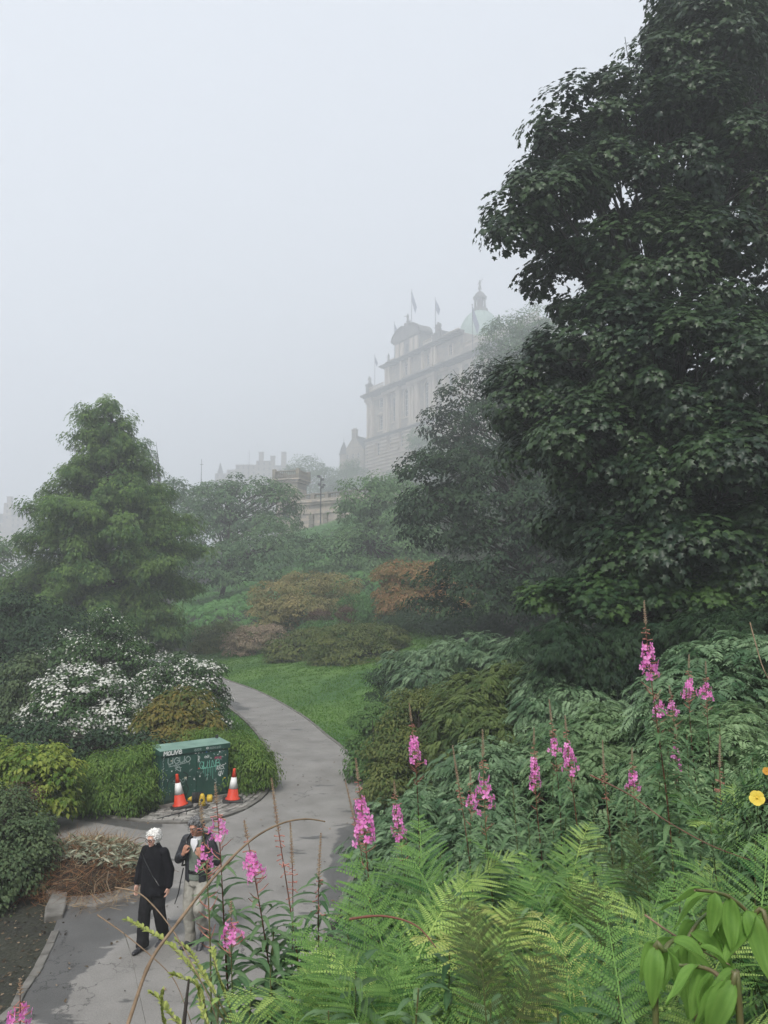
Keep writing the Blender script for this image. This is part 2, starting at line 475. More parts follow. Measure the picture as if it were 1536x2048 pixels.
    c2 = N('ShaderNodeMixRGB'); c2.blend_type = 'MULTIPLY'; c2.inputs['Color2'].default_value = (0.3, 0.3, 0.3, 1)
    L(cm.outputs[0], c2.inputs['Fac']); L(c1.outputs['Color'], c2.inputs['Color1'])
    gr = N('ShaderNodeMixRGB'); gr.blend_type = 'MULTIPLY'; gr.inputs['Fac'].default_value = 1
    g2 = N('ShaderNodeValToRGB'); g2.color_ramp.elements[0].position = 0.3; g2.color_ramp.elements[0].color = (0.7,0.7,0.7,1); g2.color_ramp.elements[1].position = 0.75; g2.color_ramp.elements[1].color = (1.3,1.28,1.25,1)
    L(fine.outputs['Fac'], g2.inputs['Fac']); L(c2.outputs['Color'], gr.inputs['Color1']); L(g2.outputs['Color'], gr.inputs['Color2'])
    L(gr.outputs['Color'], b.inputs['Base Color'])
    rr = N('ShaderNodeMapRange'); rr.inputs['To Min'].default_value = 0.8; rr.inputs['To Max'].default_value = 0.5; L(m1.outputs[0], rr.inputs['Value'])
    L(rr.outputs['Result'], b.inputs['Roughness'])
    bp = N('ShaderNodeBump'); bp.inputs['Strength'].default_value = 0.45; bp.inputs['Distance'].default_value = 0.01
    L(fine.outputs['Fac'], bp.inputs['Height']); L(bp.outputs['Normal'], b.inputs['Normal'])
    return m
DAMP = [(150,1850,40,2000,0.62),(230,1830,190,1870,0.5),(200,1690,130,1700,0.35),(715,1660,690,1800,0.4),(735,1600,716,1700,0.25),(150,1632,300,1655,0.25),(545,1560,400,1650,0.16),(430,1392,480,1420,0.4),(300,1800,330,1790,0.3)]
me = bpy.data.meshes.new('path')
me.from_pydata([(x, y, 0.02) for x, y in POLY], [], [tuple(range(len(POLY)))])
me.update()
if me.polygons[0].normal.z < 0: me.flip_normals()
me.materials.append(path_mat())
tag(link('path', me), kind='structure')
# ------------------------------------------------------------------ foliage
def unit(v): return v / (np.linalg.norm(v, axis=-1, keepdims=True) + 1e-9)

def T_leaf(w=0.32, fold=0.12, droop=0.15):
    V = np.array([(0,0,0),(-w,.42,fold),(0,1,-droop),(w,.42,fold)])
    return V, np.array([(0,2,1),(0,3,2)])
def T_maple():
    o = [(0,0),(-.45,.12),(-.32,.36),(-.62,.62),(-.22,.68),(0,1.1),(.22,.68),(.62,.62),(.32,.36),(.45,.12)]
    V = np.array([(0,.42,.10)] + [(x, y, -0.25*(abs(x)**1.5) - 0.12*max(0,y-.6)) for x, y in o])
    n = len(o)
    return V, np.array([(0, 1+(i+1)%n, 1+i) for i in range(n)])
def T_spray(pairs=5, lw=0.16, ll=0.42, droop=0.35, ang=55, pinch=True):
    "a compound leaf: leaflets in pairs along an arching midrib"
    V = []; Fs = []
    def leaflet(bx, by, bz, a, l, dz):
        dx, dy = math.sin(a)*l, math.cos(a)*l
        px, py = math.cos(a)*lw*l/ll*0.5, -math.sin(a)*lw*l/ll*0.5
        n = len(V)
        V.extend([(bx,by,bz),(bx+dx*.45-px,by+dy*.45-py,bz+dz*.25+.03),(bx+dx,by+dy,bz+dz),(bx+dx*.45+px,by+dy*.45+py,bz+dz*.25+.03)])
        Fs.extend([(n,n+2,n+1),(n,n+3,n+2)])
    for i in range(pairs):
        t = (i+0.6)/pairs
        z = 0.12*math.sin(t*2.2) - droop*t*t
        l = ll*(0.55+0.45*math.sin(math.pi*(t*.75+.2)))
        for s in (-1, 1):
            leaflet(0, t*.85, z, s*math.radians(ang), l, -0.12*l-0.1*t)
    leaflet(0, .85, 0.12*math.sin(1.9)-droop*.75, 0, ll*.8, -droop*.35)
    return np.array(V), np.array(Fs)
TL = T_leaf(); TLN = T_leaf(0.14, 0.05, 0.2); TM = T_maple(); TS = T_spray(); TSF = T_spray(4, .10, .34, .55, 40)
TS7 = T_spray(6, .2, .40, .28, 62); TROUND = T_leaf(0.42, 0.08, 0.1)
def T_flower():
    V = [(0,0,.03)]; n = 5
    for i in range(n*2):
        a = math.pi*i/n; r = .5 if i % 2 == 0 else .25
        V.append((r*math.cos(a), r*math.sin(a), 0.0))
    return np.array(V), np.array([(0,1+i,1+(i+1)%10) for i in range(10)])
TF = T_flower()

def place(pos, nrm, tip, size, tmpl, tint):
    "one template at every position: returns vertices, faces, tints"
    tv, tf = tmpl
    n = unit(nrm); t = unit(tip - n*(tip*n).sum(-1, keepdims=True)); s = np.cross(t, n)
    size = np.broadcast_to(np.asarray(size, float).reshape(-1, 1, 1) if np.ndim(size) else size, (len(pos),1,1))
    Vv = pos[:,None,:] + size*(tv[None,:,0:1]*s[:,None,:] + tv[None,:,1:2]*t[:,None,:] + tv[None,:,2:3]*n[:,None,:])
    k = len(tv)
    Ff = (np.arange(len(pos))*k)[:,None,None] + tf[None]
    return Vv.reshape(-1,3), Ff.reshape(-1,3), np.repeat(tint, k)

def join(parts):
    Vs, Fs, Ts = [], [], []; off = 0
    for a, b, t in parts:
        Vs.append(a); Fs.append(b+off); Ts.append(t); off += len(a)
    return np.concatenate(Vs), np.concatenate(Fs), np.concatenate(Ts)

def rdir(rng, n):
    return unit(rng.standard_normal((n, 3)))

def clumps(blobs, density, cr, rng, inner=0.25, low=-0.55, shell=(0.72, 1.02)):
    "clump centres on the shells of the blobs, some of them inside; drops those well inside another blob"
    C = []; D = []
    for b in blobs:
        c, r = np.array(b[0]), np.array(b[1])
        area = 4*math.pi*((r[0]*r[1])**1.6/3+(r[0]*r[2])**1.6/3+(r[1]*r[2])**1.6/3)**(1/1.6)
        n = max(4, int(density*(b[2] if len(b) > 2 else 1)*area/(cr*cr)))
        d = rdir(rng, n*2); d = d[d[:,2] > low][:n]
        rr = rng.uniform(*shell, len(d)); ins = rng.random(len(d)) < inner
        rr = np.where(ins, rng.uniform(0.25, 0.75, len(d)), rr)
        C.append(c + d*r*rr[:,None]); D.append(unit(d/r))
    C = np.concatenate(C); D = np.concatenate(D)
    keep = np.ones(len(C), bool)
    for b in blobs:
        q = ((C-np.array(b[0]))/np.array(b[1])); keep &= ((q*q).sum(1) > 0.30) | (rng.random(len(C)) < 0.12)
    return C[keep], D[keep]

def foliage(C, D, cr, per, size, tmpl, rng, flat=0.55, droop=0.5, up=0.7, spread=0.5, hang=0.0, ground=True, tvar=0.5):
    n = len(C)
    R = cr*rng.uniform(0.65, 1.35, n)
    idx = np.repeat(np.arange(n), per)
    d = rdir(rng, len(idx)); d[:,2] = np.where(rng.random(len(idx)) < 0.6, np.abs(d[:,2]), d[:,2])
    rad = rng.uniform(0.35, 1.0, len(idx))**0.6
    off = d*rad[:,None]*R[idx][:,None]*np.array([1,1,flat])
    hd = np.sqrt(off[:,0]**2+off[:,1]**2)/R[idx]
    off[:,2] -= hang*hd**2*R[idx]
    pos = C[idx]+off
    nrm = unit(np.array([0,0,1.0])*up + D[idx]*0.45 + d*spread + 0.35*rdir(rng, len(idx)))
    tip = d*np.array([1,1,0.3]) + D[idx]*0.5 + np.array([0,0,-droop]) + 0.35*rdir(rng, len(idx))
    sz = size*rng.uniform(0.5, 1.35, len(idx))
    ct = rng.uniform(0, 1, n)
    tint = np.clip(0.5 + (ct[idx]-0.5)*tvar + rng.normal(0, 0.16, len(idx)), 0, 1)
    if ground:
        g = H(pos[:,0], pos[:,1]); ok = pos[:,2] > g+0.02
        pos, nrm, tip, sz, tint = pos[ok], nrm[ok], tip[ok], sz[ok], tint[ok]
    return place(pos, nrm, tip, sz, tmpl, tint)

def limbs(mb, base, top, r0, C, nl, rng, cr=.5, f0=0.25, f1=0.95, sides=5, rl=0.25, sub=2):
    "a tapered, slightly wandering trunk and boughs that reach the clumps"
    base = np.asarray(base, float); top = np.asarray(top, float)
    L = top-base; pts = []; rad = []
    for i in range(9):
        t = i/8; w = 0.035*np.linalg.norm(L)*math.sin(t*math.pi)
        pts.append(base+L*t+np.array([w*math.sin(3*t+base[0]), w*math.cos(4*t+base[1]), 0])); rad.append(r0*(1.25 if i == 0 else 1)*(1-t)**0.8+0.03*r0)
    mb.tube(pts, rad, 10)
    if len(C) == 0: return
    sel = rng.choice(len(C), min(nl, len(C)), replace=False)
    for k in sel:
        tgt = C[k]
        tt = np.clip((tgt[2]-base[2])/(L[2]+1e-6) - rng.uniform(.12, .4), f0, f1)
        i = tt*8; a = int(min(i, 7)); st = pts[a]+(pts[a+1]-pts[a])*(i-a)
        r = min(r0*rl, r0*(1-tt)**0.8*0.6)+0.008
        mid = st+(tgt-st)*0.5+np.array([rng.normal(0, .06), rng.normal(0, .06), rng.uniform(-.02, .14)])*np.linalg.norm(tgt-st)
        P_ = []; 
        for j in range(7):
            t = j/6; P_.append((1-t)**2*st+2*t*(1-t)*mid+t*t*tgt + rng.normal(0, .012, 3)*np.linalg.norm(tgt-st)*(0 < j < 6))
        mb.tube(P_, [r*(1-.85*j/6) for j in range(7)], sides)
        for _ in range(sub):
            q = P_[rng.integers(3, 6)]; e = tgt + rdir(rng, 1)[0]*min(np.linalg.norm(tgt-st)*0.2, cr*1.1)
            m2 = (q+e)/2 + np.array([0,0,.05*np.linalg.norm(e-q)])
            mb.tube([q, m2, e], [r*.35, r*.22, r*.08], 4)

def B(x, y, Y, rx, ry=None, dy=None, k=1.0):
    "an ellipsoid of foliage whose outline is centred on photo pixel (x, y) at distance Y"
    c = P(x, y, Y); q = Y/F
    rx_ = rx*q; ry_ = (ry if ry else rx)*q
    return (c, (rx_, dy if dy else (rx_+ry_)/2, ry_), k)

def tree(name, label, cat, trunk_xy, blobs, mat, *, seed, cr, per, dens, size, tmpl, r0=0.25, nl=30, top=None, flat=.55, droop=.5,
         up=.7, spread=.5, hang=.3, inner=.25, low=-.55, bark=None, group=None, basez=None, extra=None, crown='crown', f0=.25, sub=2, tvar=.5, trunkname='trunk', shell=(.72,1.02)):
    rng = np.random.default_rng(seed)
    bx, by = trunk_xy; bz = h1(bx, by)-0.15 if basez is None else basez
    org = np.array([bx, by, bz+0.15])
    root = thing(name, org, label, cat, group)
    C, D = clumps(blobs, dens, cr, rng, inner, low, shell)
    V_, F_, T_ = foliage(C, D, cr, per, size, tmpl, rng, flat, droop, up, spread, hang, True, tvar)
    mk(crown, V_, F_, mat, root, org, T_)
    if top is None:
        zc = max(b[0][2]+b[1][2]*0.5 for b in blobs); cx = np.mean([b[0][0] for b in blobs]); cy = np.mean([b[0][1] for b in blobs])
        top = (cx*.4+bx*.6, cy*.4+by*.6, zc)
    mb = MB(); limbs(mb, (bx, by, bz), top, r0, C, nl, rng, cr, f0=f0, sub=sub)
    mb.build(trunkname, bark or BARK, root, org, smooth=True)
    return root, C, D, org, rng

M_SYC = leaf_mat('sycamore_leaf', (0.010,0.027,0.013), (0.040,0.076,0.025), 0.42, 0.18, .3)
M_SYCY = leaf_mat('sycamore_leaf_young', (0.018,0.045,0.018), (0.065,0.12,0.034), 0.5, 0.25)
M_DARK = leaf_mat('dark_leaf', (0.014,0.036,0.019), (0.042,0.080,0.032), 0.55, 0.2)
M_MID = leaf_mat('mid_leaf', (0.05,0.11,0.04), (0.12,0.21,0.065), 0.55, 0.3)
M_FRESH = leaf_mat('fresh_leaf', (0.045,0.12,0.04), (0.10,0.22,0.06), 0.55, 0.35)
M_RED = leaf_mat('redwood_needles', (0.038,0.098,0.030), (0.15,0.24,0.06), 0.6, 0.35)
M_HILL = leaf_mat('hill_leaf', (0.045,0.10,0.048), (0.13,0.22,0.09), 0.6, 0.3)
# ------------------------------------------------------------------ trees
M_LIME = leaf_mat('lime_leaf', (0.07,0.14,0.065), (0.17,0.28,0.12), 0.6, 0.35)
# the huge sycamore on the bank
Y0 = 20
bl = [B(1215,420,Y0,150,130,None,.56),B(1090,420,Y0-1,110,90,None,.56),B(1030,460,Y0-1,75,60,None,.56),B(1150,255,Y0,85,75,None,.56),B(1250,220,Y0,100,75,None,.56),
      B(1360,330,Y0,170,150,None,.56),B(1180,560,Y0,130,90,None,.56),B(1330,560,Y0-1,190,140,None,.56),B(1110,340,Y0,80,80,None,.56),B(1490,420,Y0,160,180,None,.56),
      B(1220,700,Y0-1,160,110),B(1400,760,Y0-2,220,140),B(1150,770,Y0,130,110),B(1260,900,Y0-2,190,120),B(1120,870,Y0,110,90),
      B(1450,960,Y0-3,190,130),B(1240,1030,Y0-1,160,90),B(1380,1110,Y0-3,190,90),B(1520,1150,Y0-3,140,110),B(1060,800,Y0,70,70),B(1330,150,Y0,75,85,None,.8),B(1400,230,Y0,90,80,None,.8),B(1420,90,Y0,110,110,None,.8),B(1370,40,Y0,60,70,None,.8),B(1660,300,Y0,130,160,None,.6),B(1660,620,Y0,140,170,None,.6),B(1650,930,Y0-1,140,160,None,.6)]
tree('sycamore_tree', 'huge dark green sycamore with lobed leaves filling the right side', 'tree', (7.6, 22.5), bl, M_SYC,
     seed=11, cr=0.60, per=150, dens=0.62, size=0.150, tmpl=TM, r0=0.45, nl=170, top=P(1330,330,Y0+1), flat=.8, hang=.22, up=.55, spread=.7, inner=.2, low=-.85, sub=3, tvar=.8)
bl = [B(1450,60,24,130,150),B(1480,-60,25,170,130),B(1390,20,24,80,90),B(1520,220,25,130,160),B(1365,70,24,60,90),B(1600,100,25,180,260)]
tree('lime_tree', 'tall fine leaved tree rising behind the top of the huge sycamore', 'tree', (14.5, 26.5), bl, M_DARK,
     seed=12, cr=0.7, per=110, dens=0.65, size=0.17, tmpl=TL, r0=0.4, nl=50, flat=.7, hang=.3)
bl = [B(1150,1200,17,80,45),B(1230,1190,17,90,55),B(1330,1180,17,110,50),B(1440,1190,16.5,110,60),B(1095,1195,17.5,40,30)]
tree('sycamore_tree', 'low young sycamore with paler leaves leaning out under the huge one', 'tree', (5.6, 18.2), bl, M_SYCY,
     seed=13, cr=0.45, per=95, dens=0.6, size=0.135, tmpl=TM, r0=0.16, nl=40, flat=.6, hang=.4, inner=.1, tvar=.8)

# dark trees of the slope beyond the sycamore
DK = 'dark leafy trees climbing the slope behind the lawn'
tree('beech_tree', 'dark broad tree with layered boughs left of the huge sycamore', 'tree', (8.5, 43), 
     [B(1000,1000,42,120,90),B(900,960,42,90,60),B(880,1040,42,80,60),B(1010,1110,41,130,80),B(930,1180,40,110,60),B(1080,1200,40,110,70),B(860,1010,42,60,50),B(1120,1050,41,120,120),B(960,920,43,80,50),B(840,930,43,40,30)],
     M_DARK, seed=21, cr=0.9, per=75, dens=.62, size=.24, tmpl=TL, r0=.35, nl=60, flat=.35, hang=.4, group=None, low=-.8)
tree('oak_tree', 'dark open topped tree with bare twigs showing, in front of the domed building', 'tree', (11.5, 56),
     [B(960,800,55,85,60),B(1010,860,54,110,90),B(920,850,55,70,60),B(900,900,55,60,40),B(1060,780,56,90,80),B(985,755,56,45,25),B(1080,900,53,80,110)],
     M_DARK, seed=22, cr=1.0, per=60, dens=.55, size=.26, tmpl=TL, r0=.35, nl=70, flat=.5, hang=.3, sub=4, low=-.8)
tree('ash_tree', 'pale hazy tree high on the hill beside the green dome', 'tree', (31, 153),
     [B(1010,680,150,55,45),B(1060,650,151,50,45),B(1040,710,150,70,50),B(985,720,150,35,30),B(1100,690,151,60,60),B(1010,650,150,25,20)],
     M_HILL, seed=23, cr=1.6, per=45, dens=.5, size=.45, tmpl=TL, r0=.4, nl=50, flat=.6, sub=3)
tree('lime_tree', 'bright hazy green tree below the pillared building front', 'tree', (-1.5, 84),
     [B(740,992,84,60,45),B(722,1048,84,50,50),B(790,1030,83,80,80),B(760,1100,82,100,60),B(690,1110,82,60,42),B(840,1120,80,80,60),B(740,1160,80,80,30),B(778,965,84,45,28),B(650,1120,82,40,40)],
     M_LIME, seed=24, cr=1.25, per=70, dens=.62, size=.34, tmpl=TL, r0=.35, nl=50, flat=.5, hang=.4, low=-.8)
tree('birch_tree', 'small misty tree against the banded base of the pillared building', 'tree', (14, 300),
     [B(845,885,300,35,35),B(810,960,300,50,25),B(870,920,298,50,50)],
     M_FRESH, seed=25, cr=2.2, per=50, dens=.5, size=.6, tmpl=TL, r0=.4, nl=30, flat=.6)
tree('elm_tree', 'grey misty tree standing at the foot of the gabled house', 'tree', (-18, 341),
     [B(700,960,340,40,32),B(720,990,337,40,40),B(675,1000,337,40,35),B(705,938,340,25,20)],
     M_HILL, seed=26, cr=2.4, per=50, dens=.55, size=.7, tmpl=TL, r0=.5, nl=20, flat=.6)
tree('elm_tree', 'round topped misty tree rising behind the stone pavilion', 'tree', (-32, 315),
     [B(610,940,315,40,30),B(585,965,315,30,30),B(640,960,315,40,35),B(610,985,312,50,35),B(660,975,315,22,20)],
     M_HILL, seed=27, cr=2.4, per=50, dens=.55, size=.7, tmpl=TL, r0=.5, nl=20, flat=.6)
# the wooded hill left of centre
tree('elm_tree', 'broad misty tree with twisted boughs in front of the terrace wall', 'tree', (-21, 100),
     [B(490,985,98,70,40),B(440,1000,98,55,40),B(550,1002,97,50,35),B(470,1040,98,80,50),B(540,1050,97,60,40),B(420,1050,98,60,50)],
     M_HILL, seed=31, cr=1.5, per=60, dens=.6, size=.42, tmpl=TL, r0=.45, nl=50, flat=.45, hang=.4, sub=3)
tree('thorn_tree', 'flat topped misty tree next right of the tall conical redwood', 'tree', (-30, 104),
     [B(370,975,104,50,16),B(345,1000,104,40,30),B(400,1000,104,40,30),B(370,1040,104,70,45),B(345,1085,103,40,50)],
     M_HILL, seed=32, cr=1.5, per=60, dens=.6, size=.42, tmpl=TL, r0=.4, nl=35, flat=.4)
tree('hornbeam_tree', 'dusky tree with low layered boughs at the foot of the wooded hill', 'tree', (-18, 84),
     [B(440,1120,82,70,45),B(520,1100,82,80,40),B(590,1085,84,60,28),B(420,1160,80,50,25),B(500,1150,80,60,25),B(380,1120,82,40,50),B(545,1050,86,45,20)],
     M_HILL, seed=33, cr=1.3, per=60, dens=.62, size=.36, tmpl=TL, r0=.3, nl=40, flat=.3, hang=.5)
tree('lime_tree', 'slim misty tree peeping out behind the redwood top', 'tree', (-32, 108),
     [B(290,915,108,25,35),B(295,960,108,25,40),B(280,890,108,14,14),B(300,1020,108,25,60)],
     M_HILL, seed=34, cr=1.3, per=50, dens=.5, size=.4, tmpl=TL, r0=.3, nl=25)
tree('lime_tree', 'pale misty tree at the left edge behind the redwood', 'tree', (-38, 72),
     [B(20,1120,72,60,35),B(0,1160,72,60,50),B(-60,1120,72,80,60),B(60,1150,72,50,40)],
     M_MID, seed=35, cr=1.2, per=60, dens=.5, size=.34, tmpl=TL, r0=.3, nl=25)
tree('holly_tree', 'dense blackish evergreen at the left edge in front of the redwood', 'tree', (-16.5, 32),
     [B(60,1240,32,80,55),B(0,1290,32,90,80),B(90,1310,31,90,60),B(-40,1240,32,80,60),B(30,1370,30,90,60),B(140,1260,32,40,40)],
     M_DARK, seed=36, cr=.6, per=80, dens=.65, size=.16, tmpl=TL, r0=.2, nl=30, hang=.1, low=-.9)

# the tall conical redwood
def redwood():
    rng = np.random.default_rng(41)
    Yt = 50.0; base = P(206, 1310, Yt); bx, by = base[0], base[1]; bz = h1(bx, by)
    org = np.array([bx, by, bz]); root = thing('redwood_tree', org, 'tall cone shaped redwood with feathery olive foliage left of the path', 'tree')
    k = Yt/F; apex = P(225, 802, Yt)
    ys = [805,830,850,900,960,1000,1040,1100,1150,1200,1250,1290,1320]
    lw = [22,62,78,104,106,140,192,188,208,218,198,130,60]
    rw = [18,36,46,76,104,126,176,182,180,204,192,190,150]
    C = []; D = []; mb = MB()
    pts = [org-np.array([0,0,.2])+(apex-org)*t for t in np.linspace(0, 1, 10)]
    mb.tube(pts, [.42*(1-t)**.8+.02 for t in np.linspace(0, 1, 10)], 10)
    nb = 270
    for i in range(nb):
        t = (i+rng.random())/nb
        y = 805+(1305-805)*t**.75
        a = rng.uniform(0, 2*math.pi)
        lr = np.interp(y, ys, rw if math.cos(a) > 0 else lw)*k
        # boughs come in uneven tiers
        tier = 0.88+0.14*math.sin(y*0.085+2.2*math.cos(a*2+y*.01))
        R = lr*tier*rng.uniform(.78, 1.05)
        zt = P(225, y, Yt)[2]
        axis_ = org+(apex-org)*((zt-org[2])/(apex[2]-org[2]))
        d = np.array([math.cos(a), math.sin(a), 0])
        rise = 0.10 if y < 1150 else -.05
        st = axis_ - np.array([0,0,R*rise+.3]); en = axis_+d*R+np.array([0,0,R*rise*.4])
        if en[2] < bz+.8: en[2] = bz+.8+rng.random()*.6
        if st[2] < bz+1.2: st[2] = bz+1.2
        P_ = [st+(en-st)*q+np.array([0,0,R*.10*math.sin(q*3.1)])+rng.normal(0,.03,3) for q in np.linspace(0,1,6)]
        r = .03+.012*R
        mb.tube(P_, [r*(1-.8*q) for q in np.linspace(0,1,6)], 4)
        m = max(2, int(R*2.1))
        for j in range(m):
            q = .32+.72*(j+rng.random())/m
            q = min(q, 1.03)
            C.append(st+(en-st)*q+np.array([0,0,R*.10*math.sin(q*3.1)])+rng.normal(0,.22,3)*(1,1,.5)); D.append(unit(d+np.array([0,0,.2])))
    C = np.array(C); D = np.array(D)
    a_ = foliage(C, D, .62, 34, .27, TS, rng, .75, .9, .6, .5, .35, True, .7)
    b_ = foliage(C, D, .64, 60, .20, TL, rng, .75, .9, .6, .5, .35, True, .7)
    V_, F_, T_ = join([a_, b_])
    mk('crown', V_, F_, M_RED, root, org, T_)
    mb.build('trunk', BARK_RED, root, org, smooth=True)
redwood()
# ------------------------------------------------------------------ shrubs
def shrub(name, label, blobs, mat, *, seed, cr, per, dens=.65, size=.1, tmpl=TL, r0=.05, nl=25, cat='shrub', group=None, bark=None, flowers=None, skirt=True, **kw):
    sk = []
    for b in blobs:
        g = h1(b[0][0], b[0][1]); bot = b[0][2]-b[1][2]
        if b[0][2]-g > b[1][2]*.6:
            zz = (b[0][2]+g)/2
            sk.append((np.array([b[0][0], b[0][1], zz]), (b[1][0]*.92, b[1][1]*.92, max(.15, (b[0][2]-g)/2+.05)), .8))
    blobs = list(blobs)+(sk if skirt else [])
    xs = [b[0][0] for b in blobs]; w_ = [b[1][0] for b in blobs]
    bx = float(np.average(xs, weights=w_)); by = float(np.average([b[0][1] for b in blobs], weights=w_))
    r, C, D, org, rng = tree(name, label, cat, (bx, by), blobs, mat, seed=seed, cr=cr, per=per, dens=dens, size=size, tmpl=tmpl, r0=r0, nl=nl,
        group=group, bark=bark, crown='foliage', trunkname='stems', f0=.05, **kw)
    if flowers:
        fm, fs, n = flowers
        ok = (D[:,2] > -.45) & (rng.random(len(D)) < .72)
        Cf, Df = C[ok], D[ok]
        Vf = foliage(Cf+Df*cr*.35, Df, cr*.9, n, fs, TF, rng, .8, 0.0, .35, .5, .0, True)
        # little bunches: each flower doubled by neighbours
        V2 = foliage(Cf+Df*cr*.42, Df, cr*.8, n//2, fs*1.2, TF, rng, .8, 0.0, .2, .6, .0, True)
        a, b_, c_ = join([Vf, V2])
        mk('blossom', a, b_, fm, r, org, c_)
    return r
M_AZ = leaf_mat('tan_azalea', (0.14,0.16,0.055), (0.34,0.28,0.12), .65, .3)
M_AZ2 = leaf_mat('olive_azalea', (0.058,0.104,0.033), (0.169,0.189,0.058), .6, .3)
M_PINK = leaf_mat('pinkish_leaf', (0.16,0.15,0.09), (0.36,0.27,0.20), .65, .25)
M_ORG = leaf_mat('orange_maple', (0.11,0.14,0.05), (0.46,0.25,0.13), .6, .35)
M_BRZ = leaf_mat('bronze_maple', (0.06,0.11,0.025), (0.22,0.17,0.045), .55, .35)
M_MAR = leaf_mat('maroon_leaf', (0.06,0.035,0.025), (0.12,0.07,0.045), .65, .25)
M_YEL = leaf_mat('yellow_green_leaf', (0.08,0.15,0.025), (0.26,0.31,0.06), .5, .35)
M_BOX = leaf_mat('fine_hedge_leaf', (0.054,0.126,0.026), (0.180,0.276,0.060), .5, .3)
M_RHO = leaf_mat('rhododendron_leaf', (0.025,0.062,0.020), (0.062,0.119,0.037), .45, .2)
M_GRY = leaf_mat('grey_green_leaf', (0.050,0.088,0.039), (0.121,0.165,0.077), .55, .25)
M_PIN = leaf_mat('pinnate_leaf', (0.045,0.10,0.044), (0.21,0.31,0.17), .45, .25, .3)
M_PIN2 = leaf_mat('pinnate_leaf_light', (0.055,0.12,0.047), (0.24,0.345,0.17), .45, .3, .3)
M_UND = leaf_mat('undergrowth_leaf', (0.060,0.168,0.054), (0.144,0.300,0.096), .55, .3)
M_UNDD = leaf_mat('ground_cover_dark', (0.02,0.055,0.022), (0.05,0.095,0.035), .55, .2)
M_WHT = leaf_mat('white_blossom', (0.50,0.50,0.44), (0.76,0.76,0.72), .6, .2)

shrub('azalea', 'rounded tan leaved azalea, the highest of the bushes on the far slope', [B(560,1195,64,55,40),B(610,1185,65,60,42),B(665,1175,66,42,35),B(600,1215,63,75,30),B(545,1225,62,40,25),B(700,1170,66,20,22)], M_AZ, seed=51, cr=.7, per=70, size=.18, tmpl=TL, r0=.1, flat=.4)
shrub('japanese_maple', 'spreading orange tinged maple at the edge of the dark trees', [B(830,1145,56,75,28),B(885,1160,56,60,30),B(800,1185,56,50,30),B(860,1205,55,80,28),B(920,1170,56,35,35),B(775,1150,56,25,25)], M_ORG, seed=52, cr=.6, per=75, size=.17, tmpl=TL, r0=.12, flat=.3, hang=.5, cat='small tree')
shrub('azalea', 'greyish pink domed azalea at the far edge of the lawn', [B(510,1275,55,55,28),B(540,1270,55,35,25),B(480,1290,54,30,20)], M_PINK, seed=53, cr=.5, per=80, size=.13, flat=.4)
shrub('azalea', 'mottled pink and green azalea left of the greyish pink one', [B(425,1275,58,40,25),B(455,1265,58,30,25),B(410,1295,57,30,15)], M_AZ2, seed=54, cr=.5, per=80, size=.14)
MG = 'clipped maroon domes on the far slope'
shrub('barberry', 'left one of two small maroon domed bushes on the far slope', [B(640,1235,58,22,18)], M_MAR, seed=55, cr=.3, per=70, size=.09, group=MG)
shrub('barberry', 'right one of two small maroon domed bushes on the far slope', [B(692,1230,58,22,17)], M_MAR, seed=56, cr=.3, per=70, size=.09, group=MG)
shrub('azalea', 'wide olive azalea, the biggest bush standing on the lawn edge', [B(700,1290,46,75,45),B(760,1280,47,50,35),B(660,1300,46,45,35),B(730,1310,45,80,28),B(790,1270,47,25,20)], M_AZ2, seed=57, cr=.5, per=90, size=.13, flat=.4)
shrub('azalea', 'olive brown azalea leaning against the left of the widest bush', [B(590,1295,49,45,35),B(560,1300,49,25,25),B(625,1285,49,30,30)], M_AZ2, seed=58, cr=.5, per=80, size=.14, flat=.4)
shrub('laurel', 'fresh green bush between the domed bushes and the widest azalea', [B(700,1205,60,35,15),B(745,1235,57,40,25),B(735,1205,59,30,20),B(660,1255,56,60,14)], M_FRESH, seed=59, cr=.6, per=60, size=.2, tmpl=TLN)
shrub('laurel', 'small dark bush where the lawn narrows right of the path', [B(765,1358,31,30,20),B(790,1350,32,25,20)], M_DARK, seed=60, cr=.3, per=70, size=.09)
shrub('laurel', 'low dark thicket under the orange tinged maple', [B(860,1245,50,80,22),B(960,1255,46,90,28),B(1040,1270,42,90,35),B(800,1240,53,40,18)], M_DARK, seed=61, cr=.7, per=80, size=.18, tmpl=TS)

# white flowering shrubs left of the path
shrub('rhododendron', 'round bush smothered in white blossom, nearest of the white ones', [B(165,1420,23,95,72),B(110,1450,23,70,50),B(220,1450,23,60,55),B(150,1480,22.5,110,35),B(175,1385,23.5,70,45)], M_RHO, seed=71, cr=.36, per=70, size=.12, tmpl=TL, flowers=(M_WHT,.078,34), low=-.8)
shrub('rhododendron', 'tall open bush with scattered white blossom below the redwood', [B(190,1320,29,80,50),B(150,1310,29,55,45),B(250,1340,28.5,60,55),B(215,1370,28,70,40),B(225,1270,29,35,45),B(215,1230,29,14,22)], M_RHO, seed=72, cr=.42, per=75, size=.13, flowers=(M_WHT,.072,10), sub=4, low=-.8)
shrub('rhododendron', 'white blossomed bush standing right beside the curving path', [B(355,1355,27,55,42),B(410,1390,26.5,38,50),B(330,1400,27,55,50),B(400,1350,27,40,30),B(420,1440,26,30,35),B(300,1370,27,35,30)], M_RHO, seed=73, cr=.38, per=70, size=.12, flowers=(M_WHT,.076,22), low=-.85)
shrub('japanese_maple', 'bronze and olive maple bush behind the green cabinet', [B(365,1405,22.5,50,28),B(340,1440,22,55,35),B(400,1450,22,40,30),B(300,1450,22,30,30),B(370,1480,21.5,60,25)], M_BRZ, seed=74, cr=.32, per=80, size=.12, tmpl=TL, flat=.3, hang=.5)
